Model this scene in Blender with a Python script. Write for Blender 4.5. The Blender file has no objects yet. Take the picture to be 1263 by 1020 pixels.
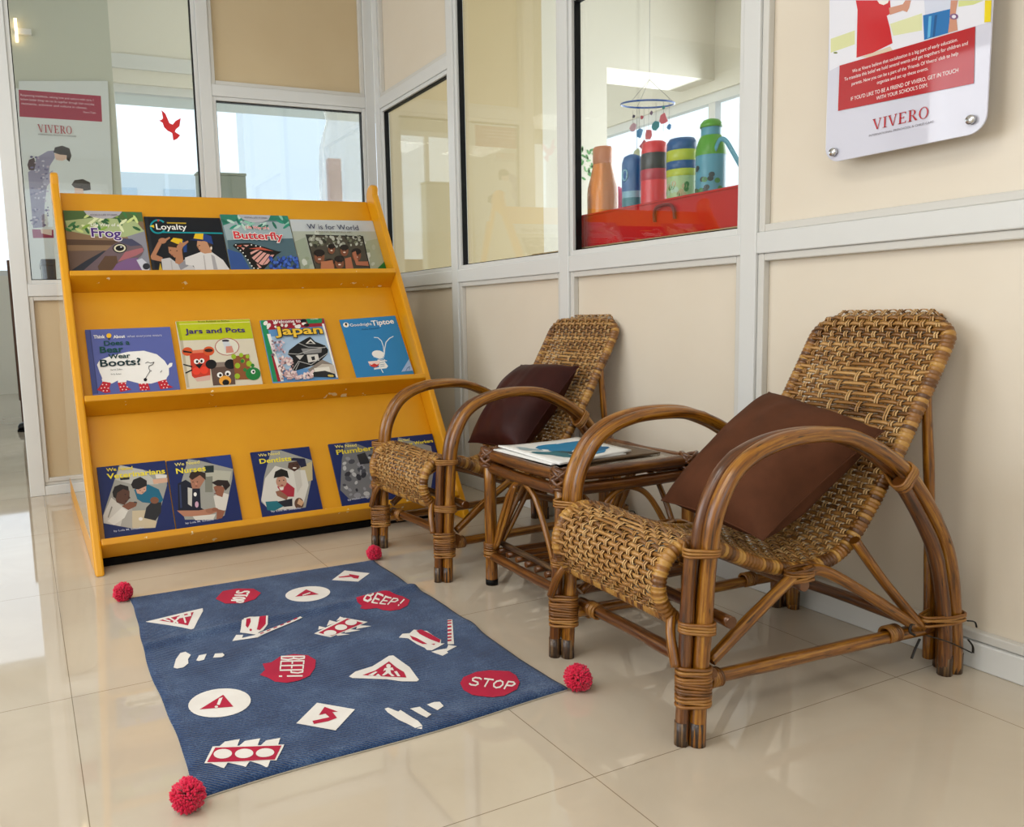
import bpy, bmesh, math, random
from mathutils import Vector, Matrix, noise
S = bpy.context.scene
COL = S.collection
PI = math.pi
BOOK_ART = {'frog':['#7d6650',[['#8d7156',[.004,.681,.996,.666,.996,.351,.004,.329]],['#5b4536',[.004,.518,.996,.497,.996,.424,.005,.424]],['#6f5a50',[.004,.329,.996,.351,.996,.004,.004,.004]],['#8b8a94',[.724,.657,.996,.69,.996,.012,.814,.01,.822,.419]],['#4f6b3d',[.004,.996,.996,.996,.996,.835,.007,.753]],['#aab884',[.015,.824,.449,.899,.902,.832,.991,.666,.731,.561,.342,.574,.032,.66]],['#3f7a45',[.071,.666,.083,.693,.121,.728,.164,.752,.185,.75,.173,.723,.135,.687,.093,.664]],['#2f5f3a',[.138,.664,.119,.675,.098,.72,.088,.773,.093,.802,.112,.79,.133,.745,.143,.693]],['#3f7a45',[.793,.885,.774,.897,.753,.942,.742,.995,.748,.996,.767,.996,.787,.968,.798,.915]],['#3f7a45',[.435,.673,.416,.684,.396,.73,.385,.782,.39,.812,.409,.8,.43,.755,.441,.702]],['#e0e6b8',[.305,.693,.283,.687,.244,.703,.211,.732,.203,.758,.225,.764,.264,.748,.298,.718]],['#3f7a45',[.93,.946,.908,.939,.869,.956,.835,.986,.828,.996,.85,.996,.889,.996,.922,.972]],['#8fb04f',[.925,.803,.907,.815,.886,.861,.875,.914,.88,.944,.899,.933,.92,.887,.931,.833]],['#2f5f3a',[.719,.752,.701,.764,.68,.809,.669,.862,.674,.892,.693,.881,.714,.835,.725,.782]],['#8fb04f',[.562,.801,.544,.813,.523,.858,.512,.911,.517,.94,.536,.929,.557,.884,.568,.831]],['#2f5f3a',[.949,.676,.927,.67,.887,.686,.854,.716,.846,.742,.868,.748,.908,.732,.941,.702]],['#cfdc8e',[.223,.634,.201,.628,.162,.644,.129,.674,.121,.699,.143,.705,.182,.688,.215,.659]],['#e0e6b8',[.724,.642,.705,.653,.684,.699,.673,.752,.679,.782,.697,.77,.718,.725,.729,.671]],['#8fb04f',[.421,.658,.433,.685,.472,.721,.514,.745,.535,.743,.523,.716,.485,.679,.443,.656]],['#2f5f3a',[.288,.606,.269,.617,.248,.662,.237,.715,.243,.744,.262,.733,.282,.687,.293,.635]],['#8fb04f',[.607,.896,.588,.907,.567,.953,.556,.996,.562,.996,.58,.996,.601,.978,.612,.925]],['#e0e6b8',[.358,.875,.37,.902,.408,.938,.45,.963,.472,.96,.46,.933,.422,.897,.379,.873]],['#3f7a45',[.144,.809,.134,.781,.097,.741,.056,.713,.034,.713,.045,.741,.081,.78,.122,.808]],['#2f5f3a',[.559,.823,.537,.817,.498,.833,.465,.863,.457,.888,.479,.894,.518,.878,.551,.848]],['#e0e6b8',[.485,.81,.466,.821,.445,.866,.434,.919,.44,.948,.458,.937,.479,.892,.49,.839]],['#8fb04f',[.686,.895,.663,.889,.624,.905,.591,.934,.584,.96,.606,.966,.645,.95,.678,.92]],['#e0e6b8',[.793,.869,.783,.841,.747,.8,.706,.772,.684,.771,.694,.8,.73,.84,.772,.869]],['#e0e6b8',[.343,.824,.355,.851,.393,.887,.435,.911,.457,.909,.445,.882,.407,.846,.364,.822]],['#e0e6b8',[.505,.858,.483,.852,.444,.868,.411,.898,.403,.923,.425,.929,.464,.913,.497,.883]],['#e0e6b8',[.418,.761,.408,.733,.371,.693,.33,.665,.308,.664,.319,.692,.355,.732,.396,.76]],['#2f5f3a',[.551,.773,.529,.766,.49,.783,.457,.812,.449,.838,.471,.844,.511,.828,.544,.798]],['#e0e6b8',[.526,.911,.516,.883,.48,.843,.439,.815,.417,.814,.427,.842,.463,.882,.504,.911]],['#cfdc8e',[.926,.794,.907,.805,.887,.851,.876,.905,.881,.934,.9,.923,.921,.877,.932,.823]],['#e0e6b8',[.281,.764,.293,.791,.332,.827,.374,.851,.395,.849,.383,.822,.345,.785,.303,.762]],['#8fb04f',[.516,.996,.505,.983,.469,.943,.428,.914,.406,.914,.417,.942,.453,.982,.494,.996]],['#3f7a45',[.486,.878,.498,.905,.537,.941,.579,.965,.6,.963,.588,.936,.55,.899,.508,.875]],['#3f7a45',[.08,.644,.058,.638,.018,.654,.004,.683,.004,.709,.004,.715,.039,.698,.072,.669]],['#cfdc8e',[.888,.899,.878,.87,.842,.83,.801,.801,.779,.801,.789,.829,.825,.869,.866,.898]],['#8fb04f',[.2,.685,.212,.712,.25,.747,.292,.771,.314,.769,.302,.742,.263,.706,.221,.682]],['#cfdc8e',[.353,.963,.343,.935,.306,.895,.265,.867,.243,.867,.254,.895,.29,.934,.331,.963]],['#b4b0b6',[.256,.996,.743,.996,.701,.933,.606,.879,.481,.864,.359,.889,.285,.933]],['#30343f',[.004,.004,.207,.168,.438,.327,.6,.342,.581,.007]],['#6e5c62',[.152,.004,.374,.23,.556,.425,.709,.525,.814,.511,.929,.422,.952,.35,.912,.265,.832,.179,.831,.01]],['#4a4a62',[.651,.475,.711,.537,.816,.528,.929,.422,.785,.406]],['#5d4534',[.339,.075,.447,.244,.59,.246,.592,.103,.492,.006,.349,.004]],['#7a5a85',[.51,.006,.575,.115,.727,.201,.854,.215,.885,.011]],['#a8666c',[.597,.151,.704,.309,.852,.36,.937,.379,.94,.321,.84,.251,.727,.201]],['#c9c9d4',[.832,.179,.906,.204,.991,.085,.974,.007,.885,.006]],['#2c2b33',[.992,.073,.988,.056,.979,.041,.968,.029,.954,.021,.94,.019,.925,.021,.913,.028,.904,.04,.899,.055,.899,.071,.903,.088,.911,.103,.923,.115,.936,.122,.951,.125,.965,.123,.977,.115,.986,.104,.991,.089]],['#101014',[.734,.374,.727,.349,.712,.326,.69,.307,.664,.295,.636,.29,.608,.294,.585,.305,.567,.322,.557,.345,.555,.37,.563,.395,.578,.418,.599,.437,.626,.449,.654,.454,.681,.45,.704,.439,.722,.422,.732,.399]],['#d8d3b6',[.72,.374,.714,.353,.701,.334,.683,.319,.661,.309,.637,.305,.614,.308,.595,.317,.58,.331,.571,.35,.57,.37,.576,.391,.588,.41,.607,.425,.628,.435,.652,.439,.675,.437,.695,.428,.71,.413,.718,.394]],['#101014',[.698,.373,.694,.359,.685,.346,.672,.336,.656,.329,.64,.326,.623,.328,.609,.334,.598,.344,.592,.357,.591,.371,.595,.385,.604,.398,.617,.408,.633,.415,.65,.418,.666,.416,.68,.41,.691,.4,.697,.387]],['#e8e8f0',[.675,.392,.673,.387,.668,.383,.662,.382,.656,.383,.651,.387,.65,.391,.652,.396,.657,.4,.664,.401,.67,.4,.674,.397]]],[['WORLD LIFE STORIES',.329,.906,.672,.915,.033,'#55505a',None,0],['Life Way of a',.324,.735,.676,.737,.052,'#f2f0ec',None,.4],['Frog',.314,.562,.685,.548,.148,'#4b2a78','#f4ecf2',1]]],
'loyalty':['#14171e',[['#23262e',[.006,.996,.046,.996,.037,.004,.004,.004]],['#12909a',[.268,.813,.258,.77,.238,.732,.211,.701,.179,.682,.145,.675,.113,.681,.086,.701,.066,.731,.055,.77,.055,.812,.065,.855,.085,.894,.112,.924,.144,.944,.178,.951,.21,.944,.237,.925,.257,.894,.268,.856]],['#14171e',[.246,.813,.238,.779,.222,.749,.201,.725,.175,.709,.149,.704,.123,.709,.101,.725,.085,.749,.077,.779,.077,.812,.085,.846,.101,.876,.122,.901,.148,.916,.174,.922,.2,.917,.222,.901,.237,.877,.246,.847]],['#14171e',[.161,.813,.317,.968,.303,.688]],['#c0392b',[.159,.946,.172,.9,.199,.946]],['#e8c52a',[.052,.82,.11,.847,.109,.786]],['#12909a',[.193,.72,.996,.714,.996,.686,.197,.693]],['#b99a2c',[.282,.898,.533,.895,.53,.87,.281,.874]],['#b07a5a',[.004,.265,.128,.529,.169,.489,.076,.29,.154,.237,.127,.165,.01,.204]],['#b07a5a',[.237,.547,.232,.531,.223,.516,.211,.504,.195,.497,.179,.494,.163,.497,.15,.504,.14,.516,.134,.531,.134,.547,.138,.564,.147,.579,.16,.59,.175,.598,.192,.6,.207,.598,.221,.59,.231,.578,.236,.564]],['#b07a5a',[.187,.563,.286,.622,.289,.595,.2,.515]],['#2a1e18',[.24,.462,.283,.515,.438,.502,.474,.381,.427,.328,.252,.409]],['#b07a5a',[.246,.436,.385,.414,.389,.288,.305,.236,.243,.329]],['#e3b920',[.286,.542,.334,.606,.442,.582,.467,.483,.372,.488]],['#22407c',[.44,.563,.491,.483,.473,.341,.433,.333]],['#c6c3c3',[.132,.21,.241,.236,.33,.129,.441,.208,.565,.004,.126,.004]],['#8f8c92',[.33,.129,.439,.194,.464,.087,.353,.009]],['#b07a5a',[.3,.142,.358,.448,.41,.528,.455,.488,.415,.381,.408,.168,.346,.11]],['#b07a5a',[.369,.462,.512,.555,.52,.528,.43,.429]],['#d8d4d2',[.435,.235,.65,.34,.801,.339,.929,.19,.996,.004,.546,.004,.529,.087,.429,.109]],['#a9a5a8',[.784,.299,.825,.258,.835,.016,.78,.016]],['#c08d6b',[.638,.555,.801,.536,.802,.379,.796,.326,.702,.31,.654,.34,.616,.447]],['#3a2a20',[.763,.528,.83,.5,.801,.366,.781,.433]],['#e6bb1e',[.584,.573,.625,.686,.736,.689,.716,.563]],['#223f7e',[.736,.689,.832,.643,.839,.482,.712,.557]],['#1a2c58',[.537,.563,.596,.595,.723,.573,.701,.541]],['#caa52c',[.11,.144,.122,.012,.079,.012]],['#241712',[.277,.369,.275,.365,.27,.362,.265,.361,.259,.362,.256,.365,.255,.369,.257,.373,.261,.376,.267,.377,.272,.376,.276,.373]],['#241712',[.359,.36,.357,.356,.353,.354,.347,.352,.341,.354,.338,.357,.337,.361,.339,.365,.343,.367,.349,.368,.354,.367,.358,.364]],['#8a4a3c',[.294,.281,.291,.277,.285,.274,.277,.273,.268,.274,.263,.277,.261,.281,.264,.285,.27,.288,.278,.289,.287,.288,.292,.285]],['#241712',[.664,.461,.662,.457,.657,.454,.652,.453,.646,.454,.643,.457,.642,.461,.644,.465,.648,.468,.654,.469,.659,.468,.663,.465]],['#8a4a3c',[.663,.375,.661,.371,.654,.368,.646,.367,.637,.368,.632,.371,.63,.375,.633,.379,.639,.382,.648,.383,.656,.382,.661,.379]],['#9a6a4c',[.616,.447,.625,.413,.64,.418,.634,.461]],['#e9d9c8',[.815,.412,.811,.396,.805,.384,.798,.379,.792,.384,.789,.396,.789,.412,.793,.428,.799,.44,.806,.444,.812,.44,.815,.428]],['#b5afae',[.244,.183,.241,.005,.256,.005,.26,.191]],['#b5afae',[.679,.273,.667,.004,.682,.004,.692,.286]]],[['Loyalty',.132,.754,.528,.755,.111,'#f2f0ec',None,.5]]],
'butterfly':['#71868c',[['#9fb0b4',[.015,.874,.996,.877,.996,.548,.028,.506]],['#4d6670',[.031,.532,.996,.575,.996,.004,.004,.004]],['#34528f',[.009,.374,.19,.296,.273,.004,.004,.004]],['#2e7d68',[.004,.996,.996,.996,.996,.794,.82,.898,.28,.909,.014,.795]],['#1f6a58',[.266,.79,.247,.801,.226,.846,.215,.898,.222,.927,.242,.915,.263,.871,.273,.819]],['#2f8f77',[.662,.904,.642,.915,.621,.96,.612,.996,.619,.996,.639,.996,.659,.986,.669,.933]],['#bcd8cc',[.297,.857,.278,.868,.256,.912,.246,.964,.253,.993,.273,.982,.294,.938,.304,.886]],['#8cc3ae',[.45,.842,.438,.815,.398,.775,.353,.747,.329,.747,.341,.775,.381,.814,.426,.842]],['#2f8f77',[.915,.848,.891,.842,.85,.859,.815,.888,.808,.914,.832,.92,.874,.904,.908,.874]],['#2f8f77',[.093,.727,.106,.753,.148,.789,.194,.812,.217,.809,.203,.783,.161,.748,.116,.724]],['#1f6a58',[.785,.743,.766,.754,.746,.8,.736,.853,.744,.883,.763,.871,.784,.826,.793,.772]],['#bcd8cc',[.602,.718,.582,.729,.561,.774,.552,.827,.559,.856,.579,.845,.599,.8,.609,.747]],['#bcd8cc',[.45,.855,.438,.827,.398,.788,.352,.76,.329,.76,.341,.788,.381,.827,.426,.855]],['#8cc3ae',[.909,.905,.889,.916,.869,.962,.86,.996,.867,.996,.887,.996,.907,.988,.916,.934]],['#bcd8cc',[.148,.727,.162,.753,.204,.788,.25,.812,.273,.809,.259,.783,.217,.747,.171,.724]],['#1f6a58',[.436,.732,.416,.744,.395,.789,.385,.841,.392,.87,.412,.859,.433,.814,.442,.761]],['#2f8f77',[.508,.748,.522,.775,.564,.811,.611,.835,.633,.832,.62,.805,.577,.769,.531,.746]],['#8cc3ae',[.913,.809,.927,.837,.97,.873,.996,.898,.996,.895,.996,.868,.983,.831,.936,.807]],['#2f8f77',[.996,.849,.991,.821,.95,.78,.904,.752,.881,.752,.893,.78,.934,.82,.98,.849]],['#1f6a58',[.553,.731,.566,.758,.609,.794,.655,.818,.678,.816,.664,.788,.622,.752,.575,.729]],['#bcd8cc',[.189,.836,.165,.83,.124,.846,.089,.875,.081,.9,.105,.906,.147,.89,.182,.861]],['#8cc3ae',[.418,.932,.394,.925,.352,.942,.317,.971,.309,.996,.334,.996,.375,.986,.41,.957]],['#2f8f77',[.346,.779,.322,.773,.28,.79,.245,.819,.238,.844,.262,.85,.303,.834,.338,.804]],['#bcd8cc',[.533,.78,.547,.807,.589,.842,.636,.866,.659,.864,.645,.837,.602,.801,.556,.777]],['#1f6a58',[.598,.834,.586,.806,.545,.766,.5,.738,.477,.738,.489,.766,.529,.805,.575,.833]],['#2f8f77',[.996,.899,.996,.893,.985,.909,.951,.939,.944,.965,.969,.971,.996,.955,.996,.925]],['#8cc3ae',[.637,.91,.618,.922,.597,.967,.587,.996,.595,.996,.614,.996,.635,.993,.645,.94]],['#2f8f77',[.243,.878,.257,.905,.299,.94,.345,.964,.369,.962,.355,.935,.312,.899,.266,.876]],['#bcd8cc',[.327,.703,.307,.714,.286,.759,.276,.811,.283,.84,.303,.829,.324,.784,.334,.732]],['#2f8f77',[.4,.828,.414,.855,.456,.89,.503,.914,.526,.912,.512,.885,.469,.849,.423,.825]],['#8cc3ae',[.365,.784,.379,.811,.421,.847,.467,.87,.49,.868,.476,.841,.434,.805,.388,.782]],['#1f6a58',[.386,.883,.4,.91,.442,.946,.489,.97,.512,.968,.498,.941,.455,.905,.409,.881]],['#1f6a58',[.081,.847,.057,.841,.015,.857,.004,.886,.004,.911,.004,.917,.038,.901,.073,.872]],['#8cc3ae',[.432,.82,.408,.814,.367,.83,.332,.86,.324,.885,.348,.891,.39,.875,.425,.845]],['#b4b6bc',[.25,.996,.739,.996,.691,.908,.575,.859,.445,.855,.322,.905]],['#15110f',[.091,.427,.129,.467,.344,.478,.547,.406,.727,.332,.785,.327,.696,.272,.579,.137,.465,.011,.316,.004,.283,.137,.192,.309]],['#d9a096',[.327,.217,.472,.338,.502,.325,.352,.177]],['#d9a096',[.361,.164,.511,.311,.551,.298,.397,.124]],['#d9a096',[.406,.11,.56,.285,.6,.272,.455,.083]],['#d9a096',[.465,.083,.61,.266,.664,.272,.533,.11]],['#d9a096',[.374,.11,.395,.105,.438,.043,.404,.03]],['#d9a096',[.324,.27,.465,.357,.411,.356,.319,.31]],['#d9a096',[.243,.442,.328,.443,.281,.408]],['#d9a096',[.205,.402,.256,.389,.229,.349]],['#c4553f',[.308,.377,.483,.405,.663,.332,.497,.357]],['#c4553f',[.144,.423,.221,.442,.206,.407]],['#f0efe8',[.147,.441,.144,.436,.14,.432,.134,.431,.129,.432,.126,.436,.125,.441,.127,.446,.132,.45,.137,.452,.143,.45,.146,.447]],['#f0efe8',[.167,.389,.165,.383,.16,.379,.155,.378,.149,.379,.146,.383,.145,.388,.148,.394,.152,.398,.158,.399,.163,.398,.166,.394]],['#f0efe8',[.197,.344,.194,.338,.19,.334,.184,.333,.179,.334,.176,.338,.175,.344,.177,.349,.182,.353,.187,.354,.193,.353,.196,.349]],['#f0efe8',[.227,.302,.224,.296,.22,.292,.214,.291,.209,.292,.206,.296,.205,.301,.207,.307,.212,.311,.217,.312,.223,.311,.226,.307]],['#f0efe8',[.252,.243,.25,.238,.245,.234,.24,.233,.235,.234,.231,.238,.231,.243,.233,.248,.237,.252,.243,.254,.248,.252,.251,.249]],['#f0efe8',[.276,.177,.274,.171,.27,.168,.264,.166,.259,.168,.256,.171,.255,.177,.257,.182,.262,.186,.267,.187,.272,.186,.276,.182]],['#f0efe8',[.292,.124,.29,.118,.285,.114,.28,.113,.275,.114,.271,.118,.271,.124,.273,.129,.277,.133,.283,.134,.288,.133,.291,.129]],['#f0efe8',[.311,.07,.309,.065,.305,.061,.299,.06,.294,.061,.291,.065,.29,.07,.292,.076,.297,.08,.302,.081,.307,.08,.311,.076]],['#f0efe8',[.335,.03,.333,.025,.328,.021,.323,.02,.318,.021,.315,.025,.314,.03,.316,.036,.321,.04,.326,.041,.331,.039,.334,.036]],['#f0efe8',[.393,.025,.391,.019,.387,.015,.381,.014,.376,.015,.373,.019,.372,.025,.374,.03,.379,.034,.384,.035,.389,.034,.393,.03]],['#f0efe8',[.371,.444,.369,.439,.364,.435,.359,.433,.354,.435,.35,.438,.35,.444,.352,.449,.357,.453,.362,.455,.367,.453,.371,.449]],['#f0efe8',[.433,.426,.43,.421,.426,.417,.42,.415,.415,.417,.412,.42,.411,.426,.413,.431,.418,.435,.423,.437,.429,.435,.432,.431]],['#f0efe8',[.494,.411,.492,.405,.487,.401,.482,.4,.477,.401,.473,.405,.473,.41,.475,.416,.48,.42,.485,.421,.49,.42,.494,.416]],['#4a6ec4',[.869,.004,.866,.018,.875,.038,.891,.047,.906,.04,.909,.02,.9,.004,.884,.004]],['#223b8a',[.927,.033,.907,.023,.89,.033,.886,.057,.898,.081,.918,.091,.935,.081,.939,.057]],['#3659b0',[.632,.114,.622,.109,.613,.114,.611,.126,.616,.138,.627,.143,.635,.139,.638,.127]],['#3659b0',[.602,.162,.586,.156,.573,.166,.571,.185,.582,.203,.598,.209,.61,.2,.612,.18]],['#1b2c66',[.653,.039,.636,.021,.616,.023,.605,.041,.61,.067,.628,.084,.648,.083,.658,.064]],['#3659b0',[.636,.013,.626,.004,.61,.004,.596,.004,.593,.014,.602,.034,.619,.041,.633,.033]],['#3659b0',[.919,.163,.928,.186,.946,.198,.963,.192,.968,.171,.96,.148,.942,.136,.925,.142]],['#3659b0',[.649,.004,.634,.004,.619,.004,.614,.01,.62,.03,.635,.04,.65,.036,.656,.019]],['#1b2c66',[.725,.133,.706,.117,.686,.121,.677,.142,.684,.168,.703,.184,.723,.181,.732,.16]],['#223b8a',[.695,.03,.687,.039,.688,.053,.697,.065,.709,.066,.716,.057,.715,.043,.706,.031]],['#4a6ec4',[.617,.129,.601,.125,.589,.136,.588,.157,.6,.174,.617,.179,.629,.167,.629,.147]],['#3659b0',[.789,.068,.776,.049,.758,.044,.746,.056,.746,.079,.758,.097,.776,.102,.789,.09]],['#223b8a',[.975,.118,.955,.12,.945,.141,.952,.168,.971,.185,.991,.183,.996,.162,.994,.135]],['#1b2c66',[.745,.101,.736,.082,.72,.075,.706,.083,.704,.102,.713,.121,.729,.128,.743,.12]],['#3659b0',[.828,.01,.819,.004,.809,.004,.803,.01,.805,.023,.814,.033,.824,.033,.83,.024]],['#1b2c66',[.719,.131,.709,.138,.708,.154,.715,.168,.728,.173,.738,.166,.74,.15,.732,.136]],['#223b8a',[.814,.027,.796,.027,.785,.043,.788,.067,.804,.084,.822,.085,.833,.068,.83,.045]],['#1b2c66',[.987,.193,.973,.191,.965,.201,.966,.218,.977,.231,.99,.233,.996,.223,.996,.206]],['#3659b0',[.694,.004,.681,.007,.68,.028,.692,.046,.709,.052,.721,.041,.722,.02,.711,.004]],['#4a6ec4',[.682,.032,.675,.044,.677,.061,.689,.073,.702,.073,.709,.061,.706,.044,.695,.032]],['#4a6ec4',[.996,.192,.996,.172,.991,.166,.978,.178,.978,.201,.99,.221,.996,.226,.996,.214]],['#1b2c66',[.589,.035,.568,.032,.555,.049,.557,.076,.573,.096,.594,.099,.608,.082,.606,.055]],['#1b2c66',[.61,.004,.603,.005,.606,.021,.617,.032,.629,.031,.636,.019,.633,.004,.622,.004]],['#4a6ec4',[.916,.179,.911,.201,.921,.224,.94,.235,.956,.227,.961,.205,.951,.182,.932,.171]],['#1b2c66',[.644,.119,.626,.102,.606,.104,.596,.123,.601,.149,.619,.166,.64,.165,.65,.145]],['#4a6ec4',[.606,.004,.595,.012,.598,.037,.614,.054,.634,.055,.645,.038,.641,.013,.625,.004]],['#1b2c66',[.97,.06,.958,.057,.95,.066,.951,.08,.959,.093,.971,.096,.979,.087,.979,.072]],['#1b2c66',[.759,.179,.746,.179,.739,.191,.742,.207,.753,.219,.765,.219,.772,.207,.77,.191]],['#3659b0',[.843,.089,.822,.086,.808,.102,.81,.129,.827,.15,.848,.153,.861,.137,.859,.11]],['#4a6ec4',[.784,.09,.775,.096,.773,.109,.779,.121,.79,.126,.799,.121,.801,.108,.795,.096]],['#4a6ec4',[.845,.07,.843,.083,.849,.095,.86,.1,.868,.094,.87,.082,.864,.069,.853,.065]],['#4a6ec4',[.911,.171,.919,.188,.932,.196,.944,.19,.948,.174,.94,.157,.927,.149,.915,.155]],['#4a6ec4',[.864,.1,.853,.079,.835,.071,.821,.081,.818,.102,.829,.123,.847,.131,.862,.121]],['#4a6ec4',[.728,.149,.712,.144,.7,.154,.699,.173,.709,.191,.726,.197,.738,.187,.739,.167]],['#4a6ec4',[.698,.068,.694,.086,.703,.104,.718,.113,.731,.106,.735,.088,.726,.069,.711,.061]],['#4a6ec4',[.944,.18,.948,.205,.964,.223,.983,.224,.994,.207,.99,.182,.974,.164,.955,.163]],['#4a6ec4',[.964,.09,.952,.099,.951,.117,.961,.134,.976,.14,.987,.131,.989,.113,.979,.096]],['#4a6ec4',[.952,.108,.948,.121,.953,.135,.964,.144,.975,.141,.979,.128,.974,.113,.963,.105]],['#1b2c66',[.627,.028,.615,.042,.616,.064,.63,.082,.648,.085,.66,.072,.659,.049,.645,.031]],['#1b2c66',[.677,.096,.68,.118,.694,.134,.712,.134,.722,.119,.719,.097,.704,.081,.687,.081]],['#223b8a',[.644,.08,.637,.092,.64,.108,.651,.12,.663,.12,.671,.108,.668,.092,.657,.08]],['#3659b0',[.851,.203,.841,.208,.838,.221,.844,.235,.855,.243,.866,.238,.869,.225,.863,.21]],['#223b8a',[.942,.205,.948,.221,.961,.228,.972,.224,.975,.21,.969,.194,.957,.187,.946,.191]],['#223b8a',[.74,.131,.733,.146,.738,.165,.752,.177,.766,.175,.773,.16,.768,.14,.754,.128]],['#3659b0',[.674,.029,.668,.016,.657,.011,.648,.017,.646,.029,.652,.041,.663,.047,.672,.041]],['#4a6ec4',[.902,.016,.896,.032,.902,.05,.916,.06,.929,.056,.934,.041,.928,.023,.915,.013]],['#223b8a',[.819,.143,.803,.138,.791,.148,.79,.168,.801,.185,.818,.191,.83,.18,.83,.16]],['#4a6ec4',[.96,.022,.945,.024,.938,.04,.944,.06,.958,.072,.973,.069,.98,.053,.974,.034]],['#4a6ec4',[.786,.167,.767,.168,.757,.185,.761,.209,.777,.226,.796,.226,.807,.208,.802,.184]],['#3659b0',[.976,.072,.961,.07,.952,.083,.954,.103,.966,.117,.981,.119,.991,.106,.988,.087]],['#223b8a',[.714,.15,.72,.175,.738,.191,.758,.187,.766,.167,.76,.142,.742,.126,.722,.13]],['#4a6ec4',[.825,.006,.809,.006,.801,.021,.804,.041,.818,.056,.833,.055,.842,.041,.839,.021]],['#3659b0',[.766,.104,.761,.121,.768,.139,.782,.148,.795,.143,.8,.127,.793,.109,.779,.1]],['#3659b0',[.812,.172,.82,.189,.834,.197,.846,.191,.849,.175,.842,.158,.828,.15,.816,.156]],['#1b2c66',[.577,.004,.562,.004,.55,.006,.55,.025,.561,.041,.577,.045,.588,.034,.588,.015]],['#3659b0',[.772,.173,.76,.191,.764,.217,.781,.236,.802,.236,.813,.218,.809,.192,.792,.173]],['#4a6ec4',[.608,.178,.594,.179,.586,.193,.59,.211,.603,.224,.617,.223,.625,.209,.621,.19]],['#4a6ec4',[.697,.122,.687,.105,.671,.1,.66,.109,.658,.128,.669,.145,.684,.15,.696,.141]],['#3659b0',[.878,.142,.865,.149,.862,.167,.87,.185,.885,.193,.899,.186,.902,.168,.893,.15]],['#223b8a',[.609,.176,.588,.168,.571,.181,.569,.207,.583,.23,.604,.238,.621,.225,.623,.2]],['#4a6ec4',[.902,.2,.884,.198,.873,.213,.875,.236,.889,.253,.907,.255,.918,.24,.916,.217]],['#3659b0',[.599,.146,.583,.152,.577,.171,.585,.192,.601,.204,.617,.198,.623,.179,.616,.157]],['#3659b0',[.574,.025,.554,.029,.546,.05,.553,.075,.572,.09,.591,.086,.599,.065,.592,.039]],['#1b2c66',[.914,.015,.9,.021,.896,.04,.904,.06,.92,.069,.935,.063,.939,.044,.93,.024]],['#3659b0',[.928,.107,.925,.128,.936,.148,.954,.157,.968,.147,.971,.126,.96,.106,.943,.098]],['#223b8a',[.873,.117,.86,.112,.849,.121,.848,.137,.857,.152,.871,.156,.881,.148,.882,.132]],['#4a6ec4',[.627,.094,.614,.106,.613,.129,.626,.149,.645,.155,.658,.142,.659,.119,.646,.099]],['#4a6ec4',[.794,.111,.782,.12,.781,.139,.792,.157,.808,.162,.819,.152,.82,.133,.81,.116]],['#3659b0',[.714,.209,.707,.198,.696,.196,.689,.203,.689,.216,.696,.227,.707,.229,.714,.222]],['#4a6ec4',[.83,.011,.841,.035,.862,.045,.879,.035,.883,.011,.871,.004,.851,.004,.834,.004]]],[['ANIMAL LIFE STORIES',.336,.924,.672,.921,.029,'#55505a',None,0],['Life Way of a',.329,.734,.662,.726,.048,'#d83a44','#f2e8e4',.4],['Butterfly',.13,.547,.845,.532,.138,'#cf2f3c','#f6efe8',1]]],
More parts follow.
